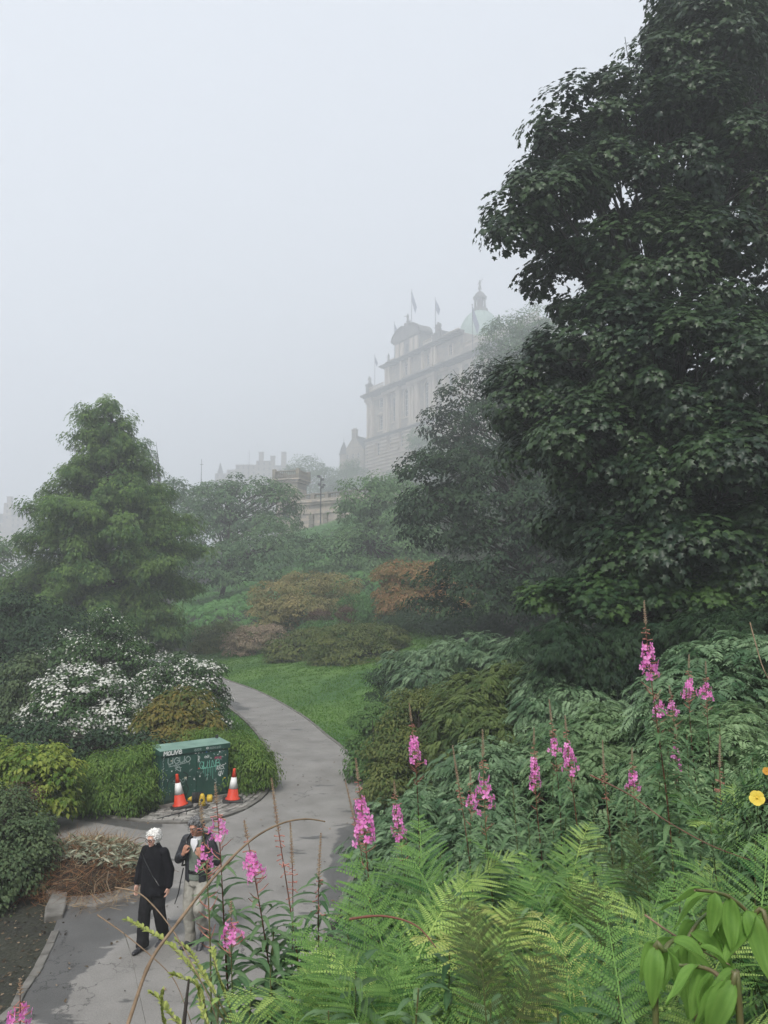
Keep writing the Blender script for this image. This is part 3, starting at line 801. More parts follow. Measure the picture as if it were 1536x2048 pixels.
shrub('hebe', 'grey green upright bush at the left behind the white blossom', [B(45,1360,25,40,50),B(20,1420,25,50,50),B(70,1400,25,30,40),B(55,1325,25,20,18)], M_GRY, seed=75, cr=.35, per=75, size=.11)
# clipped hedges round the cabinet
shrub('hedge_bush', 'rounded light green bush on the left of the green cabinet', [B(225,1555,18.0,70,50),B(270,1545,18.2,55,50),B(175,1580,17.8,40,32),B(290,1580,17.9,30,30),B(235,1590,17.6,65,22)], M_BOX, seed=76, cr=.26, per=110, dens=.8, size=.085, tmpl=TLN, hang=.0, low=-.8, flat=.8, up=.4)
shrub('hedge_bush', 'rounded light green bush on the right of the green cabinet', [B(480,1520,19.8,60,42),B(510,1545,19.5,38,38),B(440,1490,20.6,50,25),B(465,1560,19.4,45,30),B(400,1485,21,40,20)], M_BOX, seed=77, cr=.26, per=110, dens=.8, size=.085, tmpl=TLN, hang=0, low=-.8, flat=.8, up=.4)
shrub('laurel', 'dark green bush filling behind the light green hedge bushes', [B(200,1500,20.5,80,30),B(60,1480,20.5,70,40),B(300,1500,20.5,50,25)], M_DARK, seed=78, cr=.35, per=70, size=.12)
shrub('pieris', 'yellow green bush at the left edge with pale new leaves', [B(60,1530,16.8,70,42),B(110,1555,16.6,45,40),B(20,1580,16.5,60,45),B(70,1600,16.2,40,30),B(-30,1530,17,60,50)], M_YEL, seed=79, cr=.3, per=60, size=.12, tmpl=TL, tvar=.9)
shrub('azalea', 'dull green and brown bush at the left corner above the soil bed', [B(40,1680,13.4,60,60),B(-10,1640,13.6,60,70),B(70,1700,13.3,38,40),B(20,1730,13.0,60,50),B(-20,1770,12.6,60,50),B(50,1640,13.7,30,35)], M_GRY, seed=80, cr=.26, per=80, size=.07, sub=5, nl=50)
shrub('cotoneaster', 'brown twiggy bush behind the dull green corner bush', [B(30,1600,14.6,40,30),B(0,1630,14.3,50,40)], M_MAR, seed=81, cr=.25, per=60, size=.06, sub=5, nl=40)

# bank right of the path, mid distance
shrub('azalea', 'olive brown leaved bush overhanging the right edge of the path', [B(830,1440,19,75,60),B(880,1410,19.5,55,45),B(790,1500,18.5,55,55),B(840,1530,18,60,60),B(780,1560,17.6,45,40),B(900,1480,18.5,50,60)], M_AZ2, seed=91, cr=.3, per=85, size=.075, low=-.85, sub=4, nl=50)
shrub('laurel', 'dark green bush between the lawn corner and the olive brown bush', [B(735,1470,21.5,35,45),B(755,1430,22,30,25),B(725,1520,20.5,25,40),B(760,1540,19,30,50)], M_MID, seed=92, cr=.28, per=80, size=.09, low=-.85)
M_AZP = leaf_mat('olive_pinnate', (0.05,0.09,0.03), (0.16,0.21,0.07), .5, .3)
G1 = 'leafy pinnate bushes covering the bank'
def pin(label, bl, seed, mat=None, size=.26, cr=.4, per=34, yb=0, dens=.62):
    return shrub('false_spirea', label, bl, mat or M_PIN, seed=seed, cr=cr*.9, per=int(per*1.5), dens=dens, size=size*.76, tmpl=TS7, r0=.04, nl=20, group=G1, hang=.2, flat=.65, up=1.1, spread=.45, droop=.35, low=-.6, tvar=.6)
pin('silvery dark leafy bush at the top of the bank by the lawn', [B(900,1320,28,90,32),B(990,1310,27,80,38),B(830,1330,29,50,25),B(1040,1330,26,60,35),B(850,1365,27,60,25)], 93, M_PIN, .34, .5)
pin('leafy bush with brown tips behind the olive brown bush', [B(960,1400,18,70,55),B(1030,1390,18,70,50),B(930,1450,17,60,50),B(1000,1470,16.5,80,45)], 94, M_AZP, .26)
pin('dense leafy bush under the low young sycamore', [B(1130,1370,17,90,50),B(1210,1350,17,80,45),B(1170,1420,16,100,45),B(1090,1430,16,60,40)], 95, M_PIN, .26)
pin('broad leafy bush in the middle of the bank', [B(1000,1560,11,110,60),B(930,1590,11,80,60),B(1080,1540,11.5,90,60),B(880,1640,10.5,60,50),B(960,1640,10,100,45)], 96, M_PIN, .22, .32)
pin('light leafy bush right of the bank middle behind pink flower spikes', [B(1150,1500,11,90,50),B(1230,1480,11,90,55),B(1180,1560,10,110,50),B(1300,1510,10.5,80,60)], 97, M_PIN2, .2, .32)
pin('leafy bush with long drooping leaves below the shaded wood at right', [B(1400,1350,10.5,80,50),B(1480,1330,10.5,80,50),B(1540,1360,10,80,70),B(1360,1400,10,60,50),B(1450,1420,9.5,100,60)], 98, M_PIN, .3, .34)
pin('green leafy bush at the right edge behind the yellow flower', [B(1420,1520,8,110,70),B(1500,1480,8,80,70),B(1340,1560,8,90,50)], 99, M_PIN2, .17, .3)
pin('low dark leafy bush between the fireweed and the path', [B(800,1640,10,50,40),B(770,1700,9.0,50,40),B(850,1720,8.5,80,40),B(940,1700,8.5,80,35)], 100, M_PIN, .16, .26)
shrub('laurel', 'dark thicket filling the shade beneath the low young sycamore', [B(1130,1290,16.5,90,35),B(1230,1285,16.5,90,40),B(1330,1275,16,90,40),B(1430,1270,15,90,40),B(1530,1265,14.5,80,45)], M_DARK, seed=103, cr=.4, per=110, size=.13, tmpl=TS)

# ------------------------------------------------------------------ ground cover
def cover(name, poly, n, size, mat, hgt, tmpl, seed, clump=1.2):
    rng = np.random.default_rng(seed)
    poly = np.array(poly, float)
    lo, hi = poly.min(0), poly.max(0)
    m = int(n*3)
    x = rng.uniform(lo[0], hi[0], m); y = rng.uniform(lo[1], hi[1], m)
    ok = (poly_sd(x, y, poly) < 0) & (poly_sd(x, y, POLY) > .3); x, y = x[ok][:n], y[ok][:n]
    hh = np.sin(x*clump*1.7+np.sin(y*clump))*np.sin(y*clump*1.3+1.7*np.sin(x*clump*.6))
    z = H(x, y)+hgt*(.45+.35*hh)*rng.uniform(.5, 1.0, len(x))
    pos = np.stack([x, y, z], 1)
    a = rng.uniform(0, 2*np.pi, len(x))
    nrm = unit(np.stack([.35*np.cos(a), .35*np.sin(a)-.25, np.ones(len(x))], 1)+.3*rdir(rng, len(x)))
    tip = np.stack([np.cos(a), np.sin(a), -.5*np.ones(len(x))], 1)
    V_, F_, T_ = place(pos, nrm, tip, size*rng.uniform(.6, 1.3, len(x)), tmpl, np.clip(.5+.3*hh+rng.normal(0,.18,len(x)), 0, 1))
    return tag(mk(name, V_, F_, mat, tint=T_), kind='stuff')
cover('undergrowth', [(-32,62),(-12,60),(-4,62),(6,68),(4,90),(2,120),(-4,165),(-18,165),(-22,120),(-24,85),(-34,75)], 26000, .55, M_UND, 1.6, TS, 201, .5)
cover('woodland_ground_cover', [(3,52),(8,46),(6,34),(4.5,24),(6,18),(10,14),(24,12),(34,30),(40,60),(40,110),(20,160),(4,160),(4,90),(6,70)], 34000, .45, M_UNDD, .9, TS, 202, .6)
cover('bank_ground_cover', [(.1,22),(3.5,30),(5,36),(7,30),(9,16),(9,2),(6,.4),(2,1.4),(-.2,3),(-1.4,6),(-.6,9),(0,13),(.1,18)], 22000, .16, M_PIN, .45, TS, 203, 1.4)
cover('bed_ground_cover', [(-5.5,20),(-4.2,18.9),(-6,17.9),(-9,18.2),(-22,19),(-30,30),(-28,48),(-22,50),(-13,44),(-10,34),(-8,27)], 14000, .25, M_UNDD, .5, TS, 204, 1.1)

# grass blades over the lawn
def blades(name, poly, n, seed):
    rng = np.random.default_rng(seed)
    lo, hi = poly.min(0), poly.max(0)
    # more blades near the viewer
    m = n*4
    x = rng.uniform(lo[0], hi[0], m); y = lo[1]+(hi[1]-lo[1])*rng.random(m)**1.6
    ok = (poly_sd(x, y, poly) < 0) & (poly_sd(x, y, POLY) > .02); x, y = x[ok][:n], y[ok][:n]
    k = len(x); z = H(x, y)-.01
    a = rng.uniform(0, 6.28, k); hgt = rng.uniform(.03, .075, k); wd = .012+.0006*y
    b0 = np.stack([x-wd*np.cos(a), y-wd*np.sin(a), z], 1); b1 = np.stack([x+wd*np.cos(a), y+wd*np.sin(a), z], 1)
    tp = np.stack([x+rng.normal(0,.03,k), y+rng.normal(0,.03,k), z+hgt], 1)
    V_ = np.stack([b0, b1, tp], 1).reshape(-1,3); F_ = np.arange(3*k).reshape(-1,3)
    return tag(mk(name, V_, F_, M_GRASS, tint=np.repeat(np.clip(rng.normal(.5,.22,k),0,1),3)), kind='stuff')
M_GRASS = leaf_mat('grass_blade', (0.043,0.123,0.022), (0.123,0.232,0.041), .5, .35)
blades('grass', LAWN_MAIN, 90000, 301)
blades('grass', LAWN_SIDE, 30000, 302)
# ------------------------------------------------------------------ buildings
def stone_mat(name, c1, c2, sc=0.35, brick=None):
    m, nt, b = newmat(name)
    N = nt.nodes.new; L = nt.links.new
    tc = N('ShaderNodeTexCoord')
    nz = N('ShaderNodeTexNoise'); nz.inputs['Scale'].default_value = sc; nz.inputs['Detail'].default_value = 8; nz.inputs['Roughness'].default_value = .65
    mp = N('ShaderNodeMapping'); mp.inputs['Scale'].default_value = (1.6, 1.6, .5)
    L(tc.outputs['Object'], mp.inputs['Vector']); L(mp.outputs[0], nz.inputs['Vector'])
    cr = N('ShaderNodeValToRGB'); cr.color_ramp.elements[0].position = .35; cr.color_ramp.elements[0].color = (*c2, 1)
    cr.color_ramp.elements[1].position = .65; cr.color_ramp.elements[1].color = (*c1, 1)
    L(nz.outputs['Fac'], cr.inputs['Fac']); out = cr.outputs['Color']
    if brick:
        br = N('ShaderNodeTexBrick'); br.inputs['Scale'].default_value = 1.0
        br.inputs['Brick Width'].default_value = brick[0]; br.inputs['Row Height'].default_value = brick[1]; br.inputs['Mortar Size'].default_value = .02*brick[1]
        br.inputs['Color1'].default_value = (1.15,1.08,1,1); br.inputs['Color2'].default_value = (.72,.72,.74,1); br.inputs['Mortar'].default_value = (.5,.5,.5,1)
        m2 = N('ShaderNodeMapping'); m2.inputs['Rotation'].default_value = (math.pi/2, 0, 0)
        L(tc.outputs['Object'], m2.inputs['Vector']); L(m2.outputs[0], br.inputs['Vector'])
        mx = N('ShaderNodeMixRGB'); mx.blend_type = 'MULTIPLY'; mx.inputs['Fac'].default_value = 1
        L(out, mx.inputs['Color1']); L(br.outputs['Color'], mx.inputs['Color2']); out = mx.outputs['Color']
    L(out, b.inputs['Base Color']); b.inputs['Roughness'].default_value = .85
    return m
ST = stone_mat('sandstone', (.30,.275,.225), (.17,.155,.13), .18, (2.2, .9))
ST2 = stone_mat('sooty_sandstone', (.15,.145,.13), (.07,.07,.065), .25)
STL = stone_mat('pale_sandstone', (.46,.40,.32), (.30,.25,.20), .2)
STP = stone_mat('pinkish_block_stone', (.50,.45,.38), (.34,.30,.26), .5, (1.5, .6))
GLS = solid('window_glass', (.03,.035,.04), (.02,.025,.03), 1, .12)
SASH = solid('white_sash', (.62,.62,.6), (.5,.5,.48), 2, .5)
COP = solid('green_copper', (.27,.37,.32), (.20,.29,.25), .4, .6)
SLT = solid('slate', (.07,.075,.08), (.045,.05,.055), 2, .6)
IRON = solid('dark_iron', (.03,.032,.034), (.02,.02,.022), 5, .5)
FLAG = solid('flag_cloth', (.17,.19,.26), (.13,.15,.21), 1.2, .8)

def sash(mb_g, mb_s, x0, x1, z0, z1, y, arch=False, bars=(2, 4), hole=None):
    "glass and sash bars of one window, set in the wall at depth y"
    t = (x1-x0)*.05
    if arch:
        r = (x1-x0)/2; cx = (x0+x1)/2; zs = z1-r
        pl = [(x0,z0),(x1,z0)]+[(cx+r*math.cos(a), zs+r*math.sin(a)) for a in np.linspace(0, math.pi, 13)]
        mb_g.prism(pl, y, y+.1, 'y')
        for i in range(12):
            a0, a1 = math.pi*i/12, math.pi*(i+1)/12
            mb_s.prism([(cx+r*math.cos(a0),zs+r*math.sin(a0)),(cx+r*math.cos(a1),zs+r*math.sin(a1)),(cx+(r-t)*math.cos(a1),zs+(r-t)*math.sin(a1)),(cx+(r-t)*math.cos(a0),zs+(r-t)*math.sin(a0))], y-.12, y-.003, 'y')
        z1 = zs
    else:
        mb_g.box(x0, x1, y, y+.1, z0, z1)
    mb_s.box(x0, x0+t, y-.12, y-.003, z0, z1); mb_s.box(x1-t, x1, y-.12, y-.003, z0, z1)
    mb_s.box(x0+t, x1-t, y-.12, y-.003, z0, z0+t); mb_s.box(x0+t, x1-t, y-.12, y-.003, z1-t, z1)
    for i in range(1, bars[0]):
        x = x0+(x1-x0)*i/bars[0]; mb_s.box(x-t*.35, x+t*.35, y-.09, y-.006, z0+t, z1-t)
    for i in range(1, bars[1]):
        z = z0+(z1-z0)*i/bars[1]; mb_s.box(x0+t, x1-t, y-.10, y-.009, z-t*.4, z+t*.4)

def wall_with_holes(mb, x0, x1, z0, z1, y, d, holes):
    "front wall sheet of depth d with real rectangular or arched openings"
    hs = sorted(holes)
    cur = x0
    for (a, b, c, e, arch) in hs:
        mb.box(cur, a, y, y+d, z0, z1)
        mb.box(a, b, y, y+d, z0, c)
        if arch:
            r = (b-a)/2; cx = (a+b)/2; zs = e-r; n = 8
            for s in (-1, 1):
                pts = [(cx+s*r*math.cos(t), zs+r*math.sin(t)) for t in np.linspace(0, math.pi/2, n)]
                for i in range(n-1):
                    p, q = pts[i], pts[i+1]
                    mb.prism([p, (p[0], z1), (q[0], z1), q] if s < 0 else [q, (q[0], z1), (p[0], z1), p], y, y+d, 'y')
        else:
            mb.box(a, b, y, y+d, e, z1)
        cur = b
    mb.box(cur, x1, y, y+d, z0, z1)

def bar(mb, x0, x1, z0, z1, y, out):
    mb.box(x0-out*.6, x1+out*.6, y-out, y, z0, z1)

def statue(mb, x, y, z, h, arm=0, pair=False):
    "a draped stone figure on a plinth"
    def fig(x, s, h):
        mb.lathe([(.30*h*.5,0),(.34*h*.5,.08*h),(.24*h*.5,.35*h),(.20*h*.5,.5*h),(.26*h*.5,.68*h),(.24*h*.5,.78*h),(.08*h*.5,.84*h)], (x, y, z), 10)
        mb.ball((x, y, z+.91*h), .075*h, 8, 6)
        mb.tube([(x-s*.11*h, y, z+.76*h), (x-s*.2*h, y-.05*h, z+.62*h), (x-s*.12*h, y-.15*h, z+.52*h)], .035*h, 6)
        if arm:
            mb.tube([(x+s*.10*h, y, z+.76*h), (x+s*.26*h, y-.05*h, z+.80*h), (x+s*.45*h, y-.05*h, z+.84*h)], [.04*h,.03*h,.02*h], 6)
            mb.lathe([(.02*h,0),(.05*h,.08*h)], (x+s*.5*h, y-.05*h, z+.82*h), 8)
    fig(x, arm or 1, h)
    if pair: fig(x+.28*h, -1, h*.8)

def bank():
    k = 1.8; YB = 240*k
    Acn = np.array([(736.5-768)/F*YB, YB]); 
    X2, Y2 = (961-768)/F*.806*YB, .806*YB
    u = np.array([X2-Acn[0], Y2-Acn[1]]); u = u/np.linalg.norm(u)
    rz = math.atan2(u[1], u[0]); nrm = np.array([u[1], -u[0]])           # local -y is outward
    z0w = 58.0
    def UV(x, y, out=0.0):
        cx, cy = (x-768)/F, (1024-y)/F
        d = np.array([cx, math.cos(PITCH)-math.sin(PITCH)*cy, math.sin(PITCH)+math.cos(PITCH)*cy])
        nn = np.array([u[1], -u[0]])
        if nn @ Acn > 0: nn = -nn
        A2 = Acn + nn*out
        t = (nn @ (A2-CAM[:2]))/(nn @ d[:2]); p = CAM+d*t
        return float((p[:2]-Acn) @ u), float(p[2]-z0w)
    root = thing('domed_building', (Acn[0], Acn[1], z0w), 'grand sandstone building with statues and green dome fading into the fog', 'building', rz=rz)
    b = MB(); g = MB(); s_ = MB(); trim = MB(); dark = MB(); rust = MB()
    Lf = UV(1075, 700)[0]; Dp = 34
    zs = UV(736.5, 882)[1]; zc0 = UV(736.5, 800)[1]; zc1 = UV(736.5, 790)[1]
    wins = []           # (part window index)
    def W(px0, px1, pyt, pyb, arch=False):
        xm = (px0+px1)/2
        a = UV(px0, pyb)[0]; c_ = UV(px1, pyb)[0]
        return (a, c_, UV(xm, pyb)[1], UV(xm, pyt)[1], arch)
    # body behind the facade sheet
    b.box(.0, Lf, 1.25, Dp, 0, zc1-.3)
    upper = [W(758.5,766.5,831,860), W(785.3,791.6,795,843,True), W(808.8,817.6,779,833,True), W(850.4,858.4,763,820,True)]
    # rightward bays continue the rhythm
    w3 = upper[3]; w2 = upper[2]; pitch = w3[0]-w2[0]
    zb, zt = w3[2], w3[3]
    x = w3[0]+pitch*1.05
    while x < Lf-6:
        upper.append((x, x+(w3[1]-w3[0]), zb+.5, zt-.5, False if len(upper) % 3 == 1 else True)); x += pitch*.95
    top_small = W(760.5,767,793+2,815)
    # the narrow top window over the pedimented one shares the wall sheet: build the sheet in two bands
    zmid = (top_small[2]+upper[0][3])/2
    wall_with_holes(b, 0, Lf, zs, zc0, 0, 1.25, [h for h in upper])
    b2 = MB()
    for h in upper:
        gg, ss = MB(), MB()
        sash(gg, ss, h[0], h[1], h[2], h[3], .7, h[4], (2, 4))
        f = gg.build('window', GLS, root); ss.build('window_frame', SASH, f)
        # surround, sill, hood
        t = (h[1]-h[0])*.16
        zz = h[3]-(h[1]-h[0])/2 if h[4] else h[3]
        trim.box(h[0]-t, h[0], -.28, -.002, h[2], zz); trim.box(h[1], h[1]+t, -.28, -.002, h[2], zz)
        trim.box(h[0]-t*1.8, h[1]+t*1.8, -.55, -.002, h[2]-.75, h[2]-.002)
        if h[4]:
            r = (h[1]-h[0])/2; cx = (h[0]+h[1])/2
            for i in range(12):
                a0, a1 = math.pi*i/12, math.pi*(i+1)/12
                trim.prism([(cx+r*math.cos(a0),zz+r*math.sin(a0)),(cx+r*math.cos(a1),zz+r*math.sin(a1)),(cx+(r+t)*math.cos(a1),zz+(r+t)*math.sin(a1)),(cx+(r+t)*math.cos(a0),zz+(r+t)*math.sin(a0))][::-1], -.28, -.002, 'y')
            trim.box(cx-.35, cx+.35, -.45, -.003, h[3]+.05, h[3]+1.5)
        else:
            cx = (h[0]+h[1])/2; wd = (h[1]-h[0])*.85
            trim.box(h[0]-t, h[1]+t, -.3, -.002, h[3], h[3]+.5)
            trim.prism([(cx-wd,h[3]+.55),(cx+wd,h[3]+.55),(cx,h[3]+2.1)][::-1], -.8, -.002, 'y')
    # small square window above the pediment, in a raised frame
    h = top_small
    gg, ss = MB(), MB(); sash(gg, ss, h[0], h[1], h[2], h[3], -.12, False, (2, 2))
    f = gg.build('window', GLS, root); ss.build('window_frame', SASH, f)
    for (a, c_, d_, e) in ((h[0]-.5,h[0],h[2]-.5,h[3]+.5),(h[1],h[1]+.5,h[2]-.5,h[3]+.5),(h[0],h[1],h[3],h[3]+.5),(h[0],h[1],h[2]-.5,h[2])):
        trim.box(a, c_, -.4, -.002, d_, e)
    # giant pilasters
    def pil(px0, px1, out=1.5):
        a = UV(px0, 840)[0]; c_ = UV(px1, 840)[0]
        trim.box(a, c_, -out, -.004, zs+2.0, zc0-3.4)
        trim.box(a-.25, c_+.25, -out-.25, -.004, zs+.9, zs+2.0)
        trim.box(a-.2, c_+.2, -out-.2, -.004, zc0-3.4, zc0-2.9)
        trim.box(a-.45, c_+.45, -out-.45, -.004, zc0-2.9, zc0-1.9)
        return a, c_
    for q in ((737.5,741.5),(743.5,748.5),(771,774.5),(776,779),(796.5,802.5),(821,825.5),(827,831.5),(833.5,840),(862,866.5),(868.5,874),(889,896),(924,930),(944,950),(975,981)): pil(*q)
    # entablature: architrave, frieze and a deep cornice, broken forward over the projecting bays
    bar(trim, 0, Lf, zc0-1.85, zc0, -.006, .55)
    for i, (o_, a_, b_) in enumerate(((1.7,.0,.5),(2.5,.5,1.0),(3.6,1.0,1.5),(4.2,1.5,1.95))):
        bar(dark, 0, Lf, zc0+a_+.003*i, zc0+b_, 0, o_)
    for (p0, p1) in ((735.5,750),(769,804),(819,876),(886,899)):
        a = UV(p0, 800)[0]; c_ = UV(p1, 800)[0]
        dark.box(a, c_, -5.2, -4.22, zc0+.9, zc0+1.9); trim.box(a, c_, -2.4, -.6, zc0-1.8, zc0-.02); dark.box(a, c_, -3.4, -2.52, zc0+.1, zc0+.88)
    # string course at the top of the rusticated base
    for i, (o_, a_, b_) in enumerate(((1.8,-.9,-.3),(2.9,-.3,.35),(2.1,.35,.8))):
        bar(dark, 0, Lf, zs+a_, zs+b_, 0, o_)
    # banded base with its own openings
    base_w = [W(755,762.6,885,911), W(779.6,784.8,869,898), W(802.5,809,860,893), W(845,851,850,880)]
    x = base_w[3][0]+pitch
    while x < Lf-5: base_w.append((x, x+2.6, base_w[3][2], base_w[3][3], False)); x += pitch
    base_w = [(a, c_, min(d_, zs-8.5), min(e, zs-1.6), r) for a, c_, d_, e, r in base_w]
    wall_with_holes(rust, -.9, Lf, -14, zs-1.0, -.7, 1.95, base_w)
    b.box(.0, Lf, 1.26, Dp, -14, 0)
    for h in base_w:
        gg, ss = MB(), MB(); sash(gg, ss, h[0], h[1], h[2], h[3], .2, False, (2, 4))
        f = gg.build('window', GLS, root); ss.build('window_frame', SASH, f)
    # projecting bands of the rustication
    z = -13.5
    while z < zs-2.1:
        cur = -.9
        for h in sorted(base_w):
            if z+1.1 > h[2]-.2 and z < h[3]+.2:
                rust.box(cur, h[0]-.25, -1.7, -.703, z, z+1.1); cur = h[1]+.25
        rust.box(cur, Lf, -1.7, -.703, z, z+1.1); z += 2.0
    # parapet over the left bay and its corner statue
    zp = zc1+.9
    def parapet(mb, x0, x1, z, y=-.9, hgt=2.6):
        mb.box(x0, x1, y-.2, y+.5, z, z+.35); mb.box(x0, x1, y-.25, y+.55, z+hgt-.3, z+hgt)
        n = max(2, int((x1-x0)/.9))
        for i in range(n):
            xx = x0+(i+.5)*(x1-x0)/n
            mb.lathe([(.16,0),(.30,.4),(.13,1.1),(.2,hgt-.65)], (xx, y+.15, z+.35), 6)
    ua = UV(769.5, 735)[0]
    parapet(trim, 1.2, ua, zp)
    dark.box(-.6, 2.0, -1.6, 1.6, zp-.1, zp+4.4); dark.box(-.9, 2.3, -1.9, 1.9, zp+4.4, zp+5.0)
    st = MB(); statue(st, .7, 0, zp+5.0, 5.2, 0, True); st.build('statue', ST2, root, smooth=True)
    # attic storey
    u0, za1 = UV(771.5, 736); u1 = Lf
    za1 += .4; zb1 = UV(812, 690)[1]
    aw = [W(808.5,815.5,722,745,True), W(851.5,858,712,729), W(909,917,733,752)]
    att = [(aw[0][0],aw[0][1],zc1+2.5,zc1+9.2,True)]
    uq = UV(853, 720)[0]; att.append((uq, uq+2.6, zc1+3.2, zc1+8.2, False))
    xq = uq+pitch
    La = UV(926,700)[0]
    while xq < La-5: att.append((xq, xq+2.6, zc1+3.2, zc1+8.2, False)); xq += pitch
    zat = za1
    wall_with_holes(b, u0, La, zc1-.3, zat, .3, 1.2, att)
    b.box(u0+.02, La-.01, 1.52, Dp-6, zc1-.35, zat-.01)
    b.box(La+.01, Lf, .35, Dp-6, zc1-.35, zc1+4.0); parapet(trim, La+.2, Lf, zc1+4.0, 1.0)
    for h in att:
        gg, ss = MB(), MB(); sash(gg, ss, h[0], h[1], h[2], h[3], .9, h[4], (2, 3))
        f = gg.build('window', GLS, root); ss.build('window_frame', SASH, f)
        trim.box(h[0]-.5, h[0]-.01, -.1, .29, h[2]-.4, h[3]+.3); trim.box(h[1]+.01, h[1]+.5, -.1, .29, h[2]-.4, h[3]+.3)
    for (a, w_) in ((u0+.2,2.4),(u0+3.4,1.2),(att[0][0]-3.2,1.5),(att[0][1]+1.7,1.5),(uq-3.6,1.4),(uq+4.6,1.6),(uq+7.5,1.6)):
        trim.box(a, a+w_, -1.0, .28, zc1, zat-.9)
    for i, (o_, a_, b_) in enumerate(((1.4,-.9,-.3),(2.4,-.3,.3),(3.2,.3,.9))):
        dark.box(u0-o_, La+o_*.3, .3-o_, .3, zat+a_, zat+b_)
    # corner pedestal of the attic with statue
    dark.box(u0-.2, u0+3.0, -.6, 2.6, zat+.9, zat+2.6)
    st = MB(); statue(st, u0+1.6, .9, zat+2.6, 5.2); st.build('statue', ST2, root, smooth=True)
    parapet(trim, u0+3.2, UV(789,700)[0], zat+.9, .5)
    # centre piece: upper block with broken segmental pediment
    c0 = UV(790, 700)[0]; c1_ = UV(843, 690)[0]; zc_ = zat+.9; ztop = UV(792, 690)[1]
    dark.box(c0+.6, c1_-.6, -.4, 7, zc_, ztop)
    for fx in (.08,.26,.62,.80): trim.box(c0+(c1_-c0)*fx, c0+(c1_-c0)*(fx+.11), -1.1, -.403, zc_, ztop-.9)
    GG = MB(); xm = c0+(c1_-c0)*.485; GG.prism([(xm-1.1,zc_+.6),(xm+1.1,zc_+.6)]+[(xm+1.1*math.cos(t),zc_+(ztop-zc_)*.6+1.1*math.sin(t)) for t in np.linspace(0,math.pi,9)], -.47, -.38, 'y'); GG.build('window', GLS, root)
    dark.box(c0, c1_, -1.4, 7.4, ztop-.02, ztop+.9)
    cx = (c0+c1_)/2; R = (c1_-c0)/2+.5
    arc = [(cx+R*math.cos(a), ztop+.9+R*.50*math.sin(a)) for a in np.linspace(0.0, math.pi, 17)]
    dark.prism(arc, -1.6, 7.0, 'y')
    arc2 = [(cx+(R+.5)*math.cos(a), ztop+.9+(R*.50+.5)*math.sin(a)) for a in np.linspace(0.12, math.pi-.12, 17)]
    for i in range(16):
        if 6 < i < 9: continue
        dark.prism([arc[i], arc2[i], arc2[i+1], arc[i+1]], -2.4, -1.0, 'y')
    st = MB(); st.box(cx-1.3, cx+1.3, -1.5, 1.5, ztop+R*.45, ztop+R*.5+2.2); statue(st, cx, 0, ztop+R*.5+2.2, 5.5, -1); statue(st, cx+1.8, .3, ztop+R*.5+.8, 3.2); st.build('statue', ST2, root, smooth=True)
    # second pedestal with seated group
    s0 = UV(866, 685)[0]; s1 = UV(884, 680)[0]; zr = zat+.9
    parapet(trim, c1_, s0, zr+1.4, .5); b.box(c1_, s0, .2, 6, zr-.02, zr+1.4)
    dark.box(s0, s1, -.6, 5, zr, zr+4.2); dark.box(s0-.4, s1+.4, -1, 5.4, zr+4.2, zr+4.9)
    st = MB(); xx = (s0+s1)/2
    st.ball((xx, .8, zr+6.4), (2.0,1.3,1.9)); st.ball((xx-.6, .6, zr+8.2), (1.2,1.0,1.6)); st.ball((xx+.9, .8, zr+8.6), (1.1,1.0,1.3)); st.ball((xx-.2,.7,zr+10.0),(.6,.6,.7))
    st.tube([(xx-1.2,.3,zr+8.4),(xx-2.8,.2,zr+8.0),(xx-3.2,.2,zr+8.6)], .16)
    st.build('statue', ST2, root, smooth=True)
    z2 = max(zr+.3, UV(905,675)[1]-2.3); parapet(trim, s1, UV(916,682)[0], z2, .5, 2.2); b.box(s1, UV(918,690)[0], .2, 8, zr-.02, z2)
    # three chimneys on the roof
    b.build('wall', ST, root); rust.build('rusticated_base', STL, root); trim.build('pilasters', STL, root); dark.build('cornice', ST2, root)
    # dome: drum, ribbed copper shell, lantern, finial figure
    Yd = YB*.93; c = P(961, 690, Yd); kk = Yd/F
    q = (c[:2]-Acn); du, dv = float(q @ u), float(q @ np.array([-u[1], u[0]]))
    zd = P(961, 692, Yd)[2]-z0w; R = 47*kk
    rt = np.array([-u[1], u[0]])
    d = MB(); d.lathe([(R*1.12,-40),(R*1.12,-1.2),(R*1.2,-1.0),(R*1.2,0)], (du, dv, zd), 32); 
    for i in range(16):
        a = 2*math.pi*i/16; d.box(du+R*1.13*math.cos(a)-.6, du+R*1.13*math.cos(a)+.6, dv+R*1.13*math.sin(a)-.6, dv+R*1.13*math.sin(a)+.6, zd-12, zd-1.3)
    dr = d.build('drum', ST, root)
    H_ = (692-617)*kk
    prof = [(R*math.cos(a), H_*math.sin(a)) for a in np.linspace(0.02, 1.28, 12)]
    dm = MB(); dm.lathe(prof, (du, dv, zd), 32)
    dome = dm.build('dome', COP, root, smooth=True)
    rb = MB()
    for i in range(16):
        a = 2*math.pi*i/16
        rb.tube([(du+p[0]*math.cos(a), dv+p[0]*math.sin(a), zd+p[1]) for p in prof], .28, 5)
    rb.build('ribs', COP, dome)
    ln = MB(); rl = 12*kk; z1 = zd+H_*.955
    ln.lathe([(rl*1.35,0),(rl*1.35,1.5),(rl*.72,1.6),(rl*.72,7*kk*1.5)], (du,dv,z1), 16)
    hc = 30*kk
    for i in range(8):
        a = 2*math.pi*(i+.5)/8; ln.lathe([(.55,0),(.45,hc-2.5),(.6,hc-2.0)], (du+rl*.9*math.cos(a), dv+rl*.9*math.sin(a), z1+1.5), 8)
    ln.lathe([(rl*.55,1.5),(rl*.55,hc-.5)], (du,dv,z1), 12)
